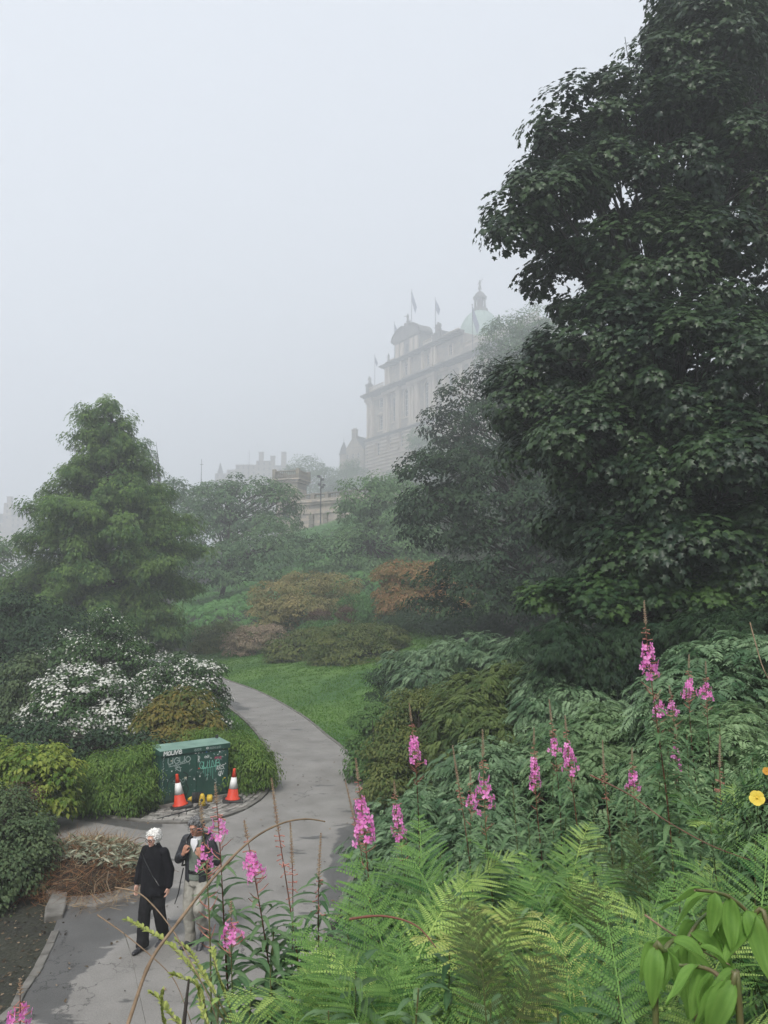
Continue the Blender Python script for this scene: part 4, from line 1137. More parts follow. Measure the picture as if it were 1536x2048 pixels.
    ln.lathe([(rl*1.15,hc-.6),(rl*1.2,hc+.6),(rl*1.0,hc+.7),(rl*.88,hc+2.0),(rl*.55,hc+3.2),(rl*.2,hc+3.9),(rl*.16,hc+5)], (du,dv,z1), 16)
    ln.build('lantern', ST2, root, smooth=False)
    st = MB(); statue(st, du, dv, z1+hc+5, 5.5, 1); st.build('finial_statue', ST2, root, smooth=True)
    # flag poles stand on the roof: things of their own
    def pole(px, pyt, pyb, lab, out, fl, droop):
        Yp = YB*(.99-(px-737)/225*.19)+out
        t = P(px, pyt, Yp); bt = P(px, pyb, Yp)
        r = thing('flagpole', bt, lab, 'flagpole', 'flagpoles on the roof of the domed building')
        m = MB(); m.tube([(0,0,-4),(0,0,t[2]-bt[2])], [.22,.12], 8); m.ball((0,0,t[2]-bt[2]+.2), .3, 8, 6); m.build('pole', IRON, r, smooth=True)
        # hanging flag: folds of cloth
        hh = t[2]-bt[2]; nx_, nz_ = 14, 16; V_ = []; F_ = []
        for j in range(nz_+1):
            for i in range(nx_+1):
                a = i/nx_; v = j/nz_
                x_ = .15+fl*(.28*a*(1-.35*v)); z_ = hh-.5-v*fl*(.62-.25*a)-a*fl*droop*.85
                V_.append((x_, .35*math.sin(a*9+v*2)*a, z_))
        for j in range(nz_):
            for i in range(nx_):
                p_ = j*(nx_+1)+i; F_.append((p_, p_+1, p_+nx_+2, p_+nx_+1))
        f_ = mk('flag', V_, np.array(F_), FLAG, r, smooth=True)
        so = f_.modifiers.new('cloth', 'SOLIDIFY'); so.thickness = .04
    pole(749.5, 711, 790, 'lowest and leftmost of the roof flags, over the building corner', 3, 6, .8)
    pole(789, 645, 725, 'roof flag just left of the curved pediment', 4, 7, .8)
    pole(823.5, 580, 668, 'tallest flagpole, rising behind the curved pediment', 6, 10, 1.1)
    pole(871, 597, 652, 'flagpole rising from the seated stone group', 2, 9, .7)
    pole(945.5, 610, 700, 'flagpole standing in front of the green dome', -16, 11, 1.0)
bank()

def gabled_house():
    Y = 440; kk = Y/F
    o = P(700, 1000, Y); rz = math.radians(-38)
    r = thing('gabled_house', (o[0]-3, o[1], o[2]), 'misty old stone tenement with steep gable and turret beside the domed building', 'building', rz=rz)
    w = MB(); zt = P(700, 905, Y)[2]-o[2]; zr = P(700, 874, Y)[2]-o[2]
    w.box(-1, 14, 0, 14, -6, zt)
    w.prism([(-1,zt),(6.5,zt+(zr-zt)*1.0),(14,zt)], 0, .8, 'y')
    w.build('wall', ST, r)
    rf = MB(); rf.prism([(-1.4,zt+.02),(6.5,zr+.4),(14.4,zt+.02)], .82, 14.2, 'y'); rf.build('roof', SLT, r)
    ch = MB(); ch.box(5.0,8.2,.0,1.9,zr-1.6,zr+3.2); ch.box(4.8,8.4,-.2,2.1,zr+3.2,zr+3.7)
    for i in range(4): ch.lathe([(.28,0),(.22,1.1)], (5.5+i*.75,.95,zr+3.7), 8)
    ch.build('chimney', ST, r)
    tr = MB(); tr.lathe([(2.4,-6),(2.4,zt-1.5),(2.8,zt-1.2)], (-1.6,.6,0), 16); t_ = tr.build('turret', ST, r)
    cn = MB(); cn.lathe([(2.9,zt-1.19),(1.5,zt+3.4),(.12,zt+7.0),(.05,zt+9.8)], (-1.6,.6,0), 16); cn.build('turret_roof', SLT, t_)
    for j, z in enumerate((zt-4, zt-8.5, zt-13)):
        for x in (1.2, 5.4, 9.6):
            f = MB().box(x, x+1.5, -.06, .05, z, z+2.4).build('window', GLS, r)
            MB().box(x-.15, x, -.1, -.0, z, z+2.4).box(x+1.5, x+1.65, -.1, 0, z, z+2.4).box(x, x+1.5, -.1, -.062, z+1.1, z+1.25).build('window_frame', SASH, f)
    w2 = MB().box(14.02, 30, 1.5, 13, -6, zt+1.5); w2.build('wall', ST, r)
    r2 = MB().prism([(1.2,zt+1.55),(7.2,zt+7.2),(13.3,zt+1.55)], 13.9, 30.3, 'x'); r2.build('roof', SLT, r)
    c2 = MB().box(20,26,6.2,8.2,zt+5,zt+9.6)
    for i in range(7): c2.lathe([(.28,0),(.22,1.0)], (20.5+i*.8,7.2,zt+9.6), 8)
    c2.build('chimney', ST, r)
    for x in (15.4, 18.9, 22.4, 25.9):
        for z in (zt-3, zt-7.5):
            f = MB().box(x, x+1.5, 1.42, 1.55, z, z+2.4).build('window', GLS, r)
            MB().box(x-.15, x, 1.38, 1.5, z, z+2.4).box(x+1.5, x+1.65, 1.38, 1.5, z, z+2.4).build('window_frame', SASH, f)
gabled_house()

def far_block(name, label, px0, px1, pyt, Y, steps, chims, deep=14, spire=None):
    kk = Y/F; a = P(px0, pyt, Y); wdt = (px1-px0)*kk; g = h1(a[0]+wdt/2, a[1])-3
    r = thing(name, (a[0], a[1], g), label, 'building')
    zt = a[2]-g; w = MB(); x = 0; rf = MB()
    for fr, dz, gab in steps:
        x2 = x+fr*wdt
        w.box(x, x2-.01, 0, deep, 0, zt+dz*kk)
        if gab: rf.prism([(-.4,zt+dz*kk+.02),(deep/2,zt+dz*kk+gab*kk),(deep+.4,zt+dz*kk+.02)], x+.02, x2-.03, 'x')
        n = max(1, int((x2-x)/3.2))
        for i in range(n):
            for j in range(3):
                xx = x+(i+.5)*(x2-x)/n-.6; z = zt+dz*kk-3.2-j*4
                f = MB().box(xx, xx+1.2, -.06, .05, z, z+2).build('window', GLS, r)
        x = x2
    w.build('wall', ST, r)
    if rf.n: rf.build('roof', SLT, r)
    for fr, h0, h1_, wd in chims:
        c_ = MB(); xc = fr*wdt; c_.box(xc-wd*kk/2, xc+wd*kk/2, 2, 5, zt+h0*kk, zt+h1_*kk); c_.box(xc-wd*kk/2-.3, xc+wd*kk/2+.3, 1.7, 5.3, zt+h1_*kk, zt+h1_*kk+.5)
        c_.build('chimney', ST, r)
    if spire:
        c_ = MB(); c_.lathe([(2.2,-2),(2.2,1),(.1,spire*kk)], (wdt*.06, 3, zt), 8); c_.build('spire', SLT, r)
    return r
far_block('tenement_row', 'faint row of rooftops and chimneys dissolving in fog above the wooded hill', 430, 578, 945, 560,
    [(.16,-2,0),(.12,6,0),(.28,16,3),(.22,24,3),(.22,12,6)], [(.62,20,42,9),(.78,14,34,9),(.93,10,42,10)], spire=22)
far_block('church_building', 'very faint gabled building at the left edge in the fog', -40, 62, 1045, 520,
    [(.45,0,20),(.15,40,0),(.40,12,14)], [(.52,40,52,8)])
def mast(px, pyt, pyb, Y, label):
    t = P(px, pyt, Y); b_ = P(px, pyb, Y)
    r = MB(); r.tube([(0,0,-6),(0,0,t[2]-b_[2])], [.16,.07], 6); r.box(-.5,.5,-.05,.05,(t[2]-b_[2])*.8,(t[2]-b_[2])*.8+.12)
    tag(r.build('mast', IRON, None, smooth=False), label, 'mast').location = tuple(b_)
mast(402, 918, 975, 240, 'thin bare mast sticking up out of the hill trees')
mast(498, 900, 935, 430, 'very faint thin mast over the fogbound rooftops')

def terrace():
    Y = 152; a = P(560, 996, Y+12); b_ = P(716, 984, Y); d = (b_-a); L_ = math.hypot(d[0], d[1]); rz = math.atan2(d[1], d[0])
    r = thing('terrace_wall', (a[0], a[1], a[2]), 'long pale stone terrace wall with pilasters and balustrade above the slope', 'wall', rz=rz)
    w = MB(); w.box(0, L_+10, 0, 1.5, -16, -1.6)
    w.box(-.01, L_+10, -.6, -.002, -2.1, -1.605); w.box(0, L_+10, -.9, 1.9, -1.6, -1.0)
    w.box(0, L_+10, -.25, -.003, -4.0, -3.4)
    w.build('wall', STP, r)
    x = 1.0; ps = MB()
    while x < L_+9:
        for i in range(10): ps.box(x, x+1.15, -.5 if i % 2 else -.38, -.004, -15+i*1.1, -15+i*1.1+(.98 if i < 9 else .9))
        x += 3.8
    ps.build('pilasters', ST, r)
    bl_ = MB(); x = 0.4
    bl_.box(0, L_+10, .0, .7, -.995, -.8); bl_.box(0, L_+10, -.05, .75, 0.05, .3)
    while x < L_+10:
        bl_.lathe([(.09,0),(.16,.2),(.07,.55),(.10,.84)], (x, .35, -.797), 6); x += .42
    x = 1.2
    while x < L_+9.5:
        bl_.box(x, x+.9, -.14, .84, -.998, .42); x += 3.8
    bl_.build('balustrade', ST, r)
    # pavilion
    Yp = 165; c = P(583, 985, Yp)
    rp = thing('stone_pavilion', (c[0], c[1], c[2]), 'square stone pavilion with balustraded flat top beside the terrace wall', 'pavilion', rz=math.radians(-18))
    k_ = Yp/F; w_ = 23*k_; zt = (985-963)*k_
    m = MB(); m.box(-w_, w_, -w_, w_, -8, zt-.6); m.box(-w_-.4, w_+.4, -w_-.4, w_+.4, zt-.6, zt); m.box(-w_-.8,w_+.8,-w_-.8,w_+.8,zt,zt+.3)
    m.build('wall', STP, rp)
    ar = MB()
    for s in (-1,):
        pl = [(-.9,-6),(.9,-6)]+[(.9*math.cos(t), -2.2+.9*math.sin(t)) for t in np.linspace(0, math.pi, 9)]
        ar.prism(pl, -w_-.05, -w_+.2, 'y')
    ar.build('doorway', GLS, rp)
    bb = MB(); hb_ = 1.5
    for s in (-1, 1):
        bb.box(-w_-.5, w_+.5, s*(w_+.3)-.2, s*(w_+.3)+.2, zt+.3+hb_, zt+.55+hb_); bb.box(s*(w_+.3)-.2, s*(w_+.3)+.2, -w_-.1, w_+.1, zt+.303+hb_, zt+.553+hb_)
        for i in range(12):
            q = -w_-.3+(2*w_+.6)*(i+.5)/12
            bb.lathe([(.09,0),(.16,.4),(.08,1.0),(.1,hb_)], (q, s*(w_+.3), zt+.3), 6); bb.lathe([(.09,0),(.16,.4),(.08,1.0),(.1,hb_)], (s*(w_+.3), q, zt+.3), 6)
        for s2 in (-1, 1): bb.box(s*(w_+.3)-.35, s*(w_+.3)+.35, s2*(w_+.3)-.35, s2*(w_+.3)+.35, zt+.305, zt+.9+hb_)
    bb.build('balustrade', ST, rp)
    # tall floodlight post in front of the wall
    Yl = 148; t = P(642, 952, Yl); bt = P(641, 1056, Yl)
    r2 = thing('floodlight_post', bt, 'tall thin post with cluster of lights in front of the terrace wall', 'lamp post')
    hh = t[2]-bt[2]; p = MB(); p.tube([(0,0,-2),(0,0,hh*.35),(0,0,hh)], [.2,.13,.09], 8); p.build('pole', IRON, r2, smooth=True)
    for (x, z) in ((-.45,hh-.3),(.35,hh-.9),(-.3,hh-1.9),(.3,hh-2.4),(.6,hh-2.0)):
        q = MB(); q.tube([(0,0,z-.1),(x,0,z)], .05, 5); q.box(x-.28, x+.28, -.35, .2, z, z+.4); q.build('lamp', IRON, r2)
terrace()
# ------------------------------------------------------------------ cabinet, cones, setts, kerbs
CABG = solid('painted_green_steel', (.018,.075,.055), (.012,.05,.038), 2.5, .42, .15, 60)
CABT = solid('pale_green_lid', (.16,.27,.21), (.10,.19,.15), 3, .5)  # paler green for the top face of the cabinet lid
CONC = solid('concrete', (.20,.19,.17), (.12,.115,.10), 6, .85, .3, 30)
RUB = solid('dark_rubber', (.045,.045,.045), (.02,.02,.02), 6, .7, .2, 40)
ORG = solid('cone_orange_red', (.62,.055,.02), (.50,.04,.018), 5, .45)
WHR = solid('cone_white_sleeve', (.78,.78,.76), (.62,.62,.60), 5, .4)
YELP = solid('yellow_plastic', (.62,.44,.03), (.45,.30,.02), 6, .45)
PNT_W = solid('white_paint_marks', (.72,.74,.72), (.5,.55,.52), 12, .6)
PNT_T = solid('mint_paint_marks', (.25,.62,.48), (.15,.42,.33), 12, .6)
PNT_P = solid('pink_paint_marks', (.55,.08,.18), (.35,.06,.12), 12, .6)
PNT_K = solid('dark_paint_marks', (.012,.02,.018), (.01,.014,.012), 12, .6)
PNT_S = solid('faded_paint_marks', (.40,.46,.44), (.22,.30,.27), 14, .6)

def cabinet():
    a = G(318, 1621); b_ = G(455, 1597); d = b_-a; W = math.hypot(d[0], d[1]); rz = math.atan2(d[1], d[0])
    Hc = (P(319, 1504, a[1])[2]); D = .56
    r = thing('utility_cabinet', (a[0], a[1], 0.03), 'dark green steel street cabinet covered in graffiti and stickers beside the path', 'cabinet', rz=rz)
    body = MB().box(0, W, 0, D, .09, Hc-.13); body.build('body', CABG, r, bevel=.006)
    MB().box(-.03, W+.03, -.04, D+.03, -.05, .088).build('plinth', CONC, r, bevel=.01)
    lid = MB(); lid.prism([(-.045,Hc-.13),(D+.04,Hc-.13),(D+.04,Hc+.02),(-.045,Hc-.02)], -.03, W+.03, 'x'); lid.build('lid', CABG, r, bevel=.006)
    MB().prism([(-.043,Hc-.0185),(D+.038,Hc+.0215),(D+.038,Hc+.026),(-.043,Hc-.014)], -.028, W+.028, 'x').build('lid_top', CABT, r)
    MB().box(W-.1, W-.04, D-.05, D+.0, Hc+.02, Hc+.10).build('lid_lug', RUB, r)
    for (x0, x1) in ((.10, W*.515), (W*.525, W-.05)):
        dr = MB().box(x0, x1, -.014, -.001, .14, Hc-.16).build('door', CABG, r, bevel=.003)
        if x0 < .2:
            MB().lathe([(.018,0),(.018,.014)], (0,0,0), 10).build('lock', WHR, dr).location = (x1-.05, -.022, Hc*.42)
    V0 = -.0175
    def ribbon(mb, pts, w):
        w = w*1.35+.001
        pts = [np.array(p, float) for p in pts]
        for i in range(len(pts)-1):
            p, q = pts[i], pts[i+1]; e = q-p; L_ = np.hypot(*e)+1e-6; e = e/L_; n = np.array([-e[1], e[0]])*w/2
            p2, q2 = p-e*w*.3, q+e*w*.3
            mb.add([(p2[0]+n[0],V0-.0001*(i%3),p2[1]+n[1]),(p2[0]-n[0],V0-.0001*(i%3),p2[1]-n[1]),(q2[0]-n[0],V0-.0001*(i%3),q2[1]-n[1]),(q2[0]+n[0],V0-.0001*(i%3),q2[1]+n[1])], [(0,1,2,3)])
    def curve(pts, n=5): return catmull(pts, n)
    GL = {'M': [[(0,0),(.05,1),(.5,.45),(.95,1),(1,0)]], 'A': [[(.9,.7),(.5,.95),(.1,.6),(.15,.1),(.6,0),(.9,.4),(.9,.8),(.95,0)]], 'U': [[(0,1),(.05,.2),(.45,0),(.85,.25),(.9,1),(.95,0)]],
          'V': [[(0,1),(.4,0),(.55,.3),(1,1.05)]], 'E': [[(.1,.5),(.9,.6),(.6,1),(.15,.7),(.15,.15),(.6,0),(1.05,.2)]],
          'Q': [[(.9,.8),(.4,1),(0,.55),(.35,0),(.85,.15),(.95,.7),(.6,1)],[(.55,.35),(1.05,-.15)]], 'I': [[(.4,1),(.5,0)]], 'B': [[(.1,0),(.15,1),(.8,.95),(.75,.55),(.2,.5),(1,.4),(.9,.02),(.1,0)]],
          'G': [[(.95,.8),(.5,1),(.05,.5),(.5,0),(.95,.2),(.95,.5),(.6,.5)]], 'O': [[(.5,1),(.02,.5),(.5,0),(1,.5),(.5,1)]], 'S': [[(.9,.9),(.3,1),(.15,.65),(.8,.4),(.7,.02),(.05,.1)]],
          'N': [[(0,0),(.1,1),(.8,0),(.95,1)]], '3': [[(.1,.95),(.8,.9),(.4,.55),(.95,.3),(.4,-.02),(.05,.15)]], 'K': [[(.1,1),(.1,0)],[(.9,1),(.15,.5),(.95,0)]], 'R': [[(.1,0),(.1,1),(.8,.85),(.6,.5),(.15,.5),(.95,0)]]}
    def word(mb, txt, x, z, h, wl, lw, gap=.18, slant=.08, seed=0):
        rg = random.Random(seed)
        for ch in txt:
            for st in GL[ch]:
                zz = z+rg.uniform(-.04,.04)*h
                ribbon(mb, curve([(x+(p[0]+slant*p[1])*wl, zz+p[1]*h) for p in st], 5), lw)
            x += wl*(1+gap)
        return x
    # the lettering on the lid edge stands a touch further out
    V0 = -.0475
    m1 = MB(); word(m1, 'MAUVE', .06, Hc-.115, .085, .072, .016, .22, .1, 3); m1.build('graffiti', PNT_W, r)
    m2 = MB()
    word(m2, 'GSR', W*.47, Hc-.105, .05, .05, .006, .3, .1, 5); word(m2, 'NOKEB', W*.70, Hc-.10, .045, .045, .004, .3, .1, 6); m2.build('graffiti', PNT_S, r)
    m3 = MB(); 
    for k_ in range(10): ribbon(m3, [(W*.665+.028*math.cos(k_*.7), Hc-.068+.018*math.sin(k_*.7)), (W*.665+.028*math.cos((k_+1)*.7), Hc-.068+.018*math.sin((k_+1)*.7))], .012)
    m3.build('graffiti', PNT_W, r)
    V0 = -.0175
    g = MB(); word(g, 'UGUO', .17, Hc*.745, .135, .125, .013, .12, .05, 7)
    ribbon(g, [(.2,Hc*.70),(.62,Hc*.735)], .010); ribbon(g, curve([(.36,Hc*.62),(.43,Hc*.70),(.48,Hc*.6),(.35,Hc*.67),(.5,Hc*.66)],4), .01)
    g.build('graffiti', PNT_S, r)
    g = MB(); word(g, 'QUINB', W*.56, Hc*.60, .15, .10, .008, .02, .05, 8)
    ribbon(g, [(W*.60,Hc*.585),(W*.84,Hc*.60)], .008)
    for i, x in enumerate((.62,.645,.68,.70,.73,.76,.80)): ribbon(g, [(W*x,Hc*.585),(W*x+.004,Hc*(.50-.12*((i*7)%3)/2))], .005)
    g.build('graffiti', PNT_T, r)
    g = MB(); word(g, 'KRS', W*.815, Hc*.53, .10, .06, .008, .05, .3, 9); word(g, 'AN', W*.84, Hc*.43, .09, .06, .008, .05, .3, 10)
    word(g, 'R', W*.535, Hc*.71, .13, .05, .008); word(g, 'OO', W*.63, Hc*.77, .045, .05, .009)
    g.build('graffiti', PNT_W, r)
    g = MB(); word(g, 'MIE', W*.79, Hc*.725, .05, .05, .011, .1); g.build('graffiti', PNT_P, r)
    g = MB(); rg = random.Random(4)
    g2 = MB()
    ribbon(g, curve([(.55,.75),(.66,.66),(.62,.5),(.68,.35),(.6,.2),(.45,.18)],6), .016); ribbon(g, curve([(.25,.55),(.4,.64),(.5,.5),(.42,.3),(.5,.2)],6), .010); ribbon(g, curve([(.16,.42),(.2,.6),(.34,.7)],6), .012)
    g.build('graffiti', PNT_K, r)
    for k_ in range(46):
        x, z = rg.uniform(.13, W-.1), rg.uniform(.25, Hc-.2); s_ = rg.uniform(.015,.05)
        pts = [(min(max(x+rg.uniform(-s_,s_), .1), W-.06), z+rg.uniform(-s_,s_)) for _ in range(rg.randint(3,6))]
        ribbon(g2, curve(pts, 3), rg.choice((.003,.004,.006)))
    word(g2, 'SQO', .30, Hc*.40, .08, .09, .005, .1, .1, 11)
    for k_ in range(16): ribbon(g2, [(.055+.012*math.sin(k_*2.1), .2+k_*.06), (.07+.014*math.cos(k_*1.7), .235+k_*.06)], .009)
    g2.build('graffiti', PNT_S, r)
    # side face scrawl
    g3 = MB()
    for k_ in range(14):
        y0, z0 = rg.uniform(.06,.5), rg.uniform(.5, Hc-.25)
        pp = catmull([(y0+rg.uniform(-.05,.05), z0+rg.uniform(-.08,.08)) for _ in range(4)], 4)
        for p, q in zip(pp[:-1], pp[1:]): g3.add([(-.003,p[0],p[1]-.005),(-.003,p[0],p[1]+.005),(-.003,q[0],q[1]+.005),(-.003,q[0],q[1]-.005)], [(0,1,2,3)])
    g3.build('graffiti', PNT_S, r)
    cols = {'w': PNT_W, 'y': YELP, 'o': ORG, 'b': solid('blue_sticker',(.05,.18,.45),None,5,.5), 'c': solid('cream_sticker',(.55,.52,.40),None,20,.6)}
    for (fx, fz, sw, sh, cc) in ((.36,.47,.052,.04,'c'),(.555,.60,.04,.022,'o'),(.875,.42,.042,.032,'w'),(.945,.365,.042,.028,'y'),(.50,.875,.04,.018,'w'),(.545,.875,.03,.018,'w'),(.60,.87,.012,.014,'w'),(.66,.875,.036,.02,'b'),
                             (.72,.87,.03,.008,'w'),(.86,.85,.03,.03,'w'),(.92,.90,.03,.03,'c'),(.57,.46,.022,.03,'w'),(.16,.62,.03,.03,'w'),(.955,.62,.018,.03,'w'),(.95,.78,.02,.03,'c'),(.83,.80,.02,.02,'w'),(.15,.80,.03,.03,'c'),(.80,.30,.03,.02,'c')):
        MB().box(W*fx-sw/2, W*fx+sw/2, -.0185, -.0155, Hc*fz-sh/2, Hc*fz+sh/2).build('sticker', cols[cc], r)
    return a, b_, rz, W
CA, CB, CRZ, CW = cabinet()

def cone(loc, label, tilt, h=.75, group='red and white traffic cones'):
    r = thing('traffic_cone', loc, label, 'traffic cone', group)
    r.rotation_euler = (tilt[0], tilt[1], tilt[2]); s = h/.75
    m = MB(); pl = [(.24*s*math.cos(a)/max(abs(math.cos(a)),abs(math.sin(a)))*(1 if i%2==0 else .93), .24*s*math.sin(a)/max(abs(math.cos(a)),abs(math.sin(a)))*(1 if i%2==0 else .93)) for i, a in enumerate(np.linspace(math.pi/12, 2*math.pi+math.pi/12, 12, endpoint=False))]
    m.prism(pl, 0, .055*s); m.build('base', RUB, r, bevel=.01)
    R = lambda z: s*(.155-(.155-.028)*(z/.72))
    MB().lathe([(.175*s,.056*s),(.17*s,.075*s),(R(.08),.08*s),(R(.30),.30*s)], (0,0,0), 24).build('lower_cone', ORG, r, smooth=True)
    MB().lathe([(R(.30)+.003,.3005*s),(R(.555)+.003,.555*s)], (0,0,0), 24).build('reflective_sleeve', WHR, r, smooth=True)
    MB().lathe([(R(.555),.5555*s),(R(.69),.69*s),(.034*s,.695*s),(.034*s,.74*s),(.026*s,.75*s)], (0,0,0), 24).build('upper_cone', ORG, r, smooth=True)
p = G(361, 1618); cone((p[0], p[1], .04), 'bigger looking traffic cone on the left, leaning against the green cabinet', (-.05, -.13, .5))
p = G(465, 1606); cone((p[0], p[1], .04), 'upright traffic cone on the right of the green cabinet', (.0, .04, .2))
def small_yellow():
    p = G(404, 1618)
    r = thing('road_marker', (p[0], p[1], .04), 'small yellow cone shaped marker on a grey base before the cabinet', 'marker')
    MB().prism([(-.15,-.12),(.13,-.14),(.16,.10),(-.12,.13)], 0, .04).build('base', RUB, r, bevel=.008)
    MB().lathe([(.085,.04),(.07,.16),(.055,.26),(.03,.30)], (0,0,0), 14).build('cone', YELP, r, smooth=True)
    MB().ball((-.0,-.058,.17), (.035,.022,.04)).build('badge', PNT_K, r, smooth=True)
    q = G(396, 1609)
    r = thing('hose_reel', (q[0], q[1], .04), 'black ribbed hose roll with yellow end drums lying by the cabinet', 'hose', rz=.15)
    m = MB()
    for i in range(7): m.lathe([(.10,0),(.125,.012),(.125,.026),(.10,.038)], (0,0,0), 16); 
    V_ = m.v; m2 = MB(); 
    for i in range(7):
        seg = MB().lathe([(.095,0),(.125,.01),(.125,.024),(.095,.034)], (0,0,0), 16)
        m2.add([(z+i*.036-.14, x, y+.125) for x, y, z in seg.v], seg.f)
    m2.build('hose', RUB, r, smooth=True)
    for (x, rr) in ((-.24,.07),(.20,.085)):
        seg = MB().lathe([(rr*.5,0),(rr,.01),(rr,.11),(rr*.7,.13)], (0,0,0), 14)
        MB().add([(z+x, a_, b_+.09) for a_, b_, z in seg.v], seg.f).build('end_drum', YELP, r, smooth=True)
    a, b_ = G(314, 1643), G(393, 1622); org = (a+b_)/2
    m = MB().tube([(a[0],a[1],.05),(org[0],org[1],.055),(b_[0],b_[1],.06)], .016, 6)
    tag(m.build('metal_rod', IRON, None, (org[0],org[1],.05)), 'thin black rod lying on the stone setts in front of the cabinet', 'rod')
small_yellow()

# setts round the cabinet and kerbs (structure)
def strip_geo(curve_pts, offs, seg, wid, hgt, jitter, rng, z0=.0, gap=.015, skip=0.0):
    "stones laid end to end along a curve, offset sideways"
    pts = np.array(curve_pts); d = np.diff(pts, axis=0); L_ = np.hypot(d[:,0], d[:,1]); cum = np.concatenate([[0], np.cumsum(L_)])
    def at(s):
        s = np.clip(s, 0, cum[-1]-1e-6); i = int(np.searchsorted(cum, s, 'right')-1); i = min(i, len(d)-1)
        t = (s-cum[i])/L_[i]; e = d[i]/L_[i]; return pts[i]+d[i]*t, e
    m = MB(); s = 0
    while s < cum[-1]-.05:
        l = seg*rng.uniform(.75, 1.2)
        p, e = at(s+gap/2); q, e2 = at(min(s+l-gap/2, cum[-1])); n1 = np.array([-e[1], e[0]]); n2 = np.array([-e2[1], e2[0]])
        o = offs+rng.normal(0, jitter); w_ = wid*rng.uniform(.9, 1.05); h_ = hgt+rng.normal(0, .003)
        if rng.random() >= skip:
            poly = [p+n1*o, q+n2*o, q+n2*(o+w_), p+n1*(o+w_)]
            if (poly[1]-poly[0])[0]*(poly[2]-poly[1])[1]-(poly[1]-poly[0])[1]*(poly[2]-poly[1])[0] < 0: poly = poly[::-1]
            m.prism([tuple(a_) for a_ in poly], z0, h_)
        s += l
    return m
STN = solid('worn_kerb_stone', (.17,.162,.145), (.085,.08,.07), 3.5, .85, .5, 25)
SETT = solid('stone_setts', (.36,.34,.31), (.09,.088,.08), 4.5, .75, .5, 25)
rng = np.random.default_rng(77)
LSa = np.array(LS)
iS = [i for i, p in enumerate(LSa) if p[1] < 40 and True]
k1 = strip_geo(LSa[iS[0]:], 0.0, .9, .12, .06, .0, rng, -.05, .008)
# sign: islands lie to one side; choose the offset that falls outside the path
mid = LSa[iS[0]+20]; e = LSa[iS[0]+21]-mid; n_ = np.array([-e[1], e[0]])/np.hypot(*e)
sgn = 1 if poly_sd([mid[0]+n_[0]*.2], [mid[1]+n_[1]*.2], POLY)[0] > 0 else -1
k1 = strip_geo(LSa[iS[0]:], 0.0 if sgn > 0 else -.12, .9, .12, .055, .0, rng, -.05, .008)
tag(k1.build('kerb', STN, bevel=.008), kind='structure')
RSa = np.array(RS); n0 = len(RSa)
k2 = strip_geo(RSa[:int(n0*.66)], -.02, .8, .10, .04, .0, rng, -.05, .008); tag(k2.build('kerb', STN, bevel=.006), kind='structure')
# setts: the part of the island edge in front of the cabinet
c0 = np.array([G(552,1562)[:2], ]); a_i = int(np.argmin(((LSa-G(552,1562)[:2])**2).sum(1))); b_i = int(np.argmin(((LSa-G(262,1650)[:2])**2).sum(1)))
sett = MB()
for row in range(9):
    o = .15+row*.135
    sub = strip_geo(LSa[a_i:b_i+1], sgn*o if sgn > 0 else -o-.11, .27, .115, .05, .004, rng, -.03, .02)
    sett.add(sub.v, sub.f)
tag(sett.build('paving', SETT, bevel=.006), kind='structure')
# left hand bed edging: separate stones along the curve, ending in the two big slabs
BSa = np.array(BS)
j0 = int(np.argmin(((BSa-G(112,1862)[:2])**2).sum(1)))
kb = strip_geo(BSa[j0:j0+30], -.02, .38, .12, .045, .008, rng, -.06, .02)
tag(kb.build('kerb', STN, bevel=.012), kind='structure')
def slab(px0, px1, name, label, h, wd):
    a, b_ = G(*px0), G(*px1); d = b_-a; L_ = math.hypot(d[0], d[1]); rz = math.atan2(d[1], d[0])
    m = MB(); m.prism([(0,-wd/2),(L_*.5,-wd*.55),(L_,-wd*.42),(L_*1.02,wd*.40),(L_*.4,wd*.55),(-.03,wd*.45)], -.08, h)
    o = m.build(name, STN, None, bevel=.03); o.location = (a[0], a[1], .0); o.rotation_euler = (.03, -.02, rz)
    tag(o, label, 'stone slab')
slab((106,1842), (118,1798), 'stone_slab', 'pale rough stone slab at the corner of the soil bed', .10, .28)
slab((112,1796), (100,1768), 'stone_slab', 'flatter stone slab half hidden behind the corner slab', .08, .3)

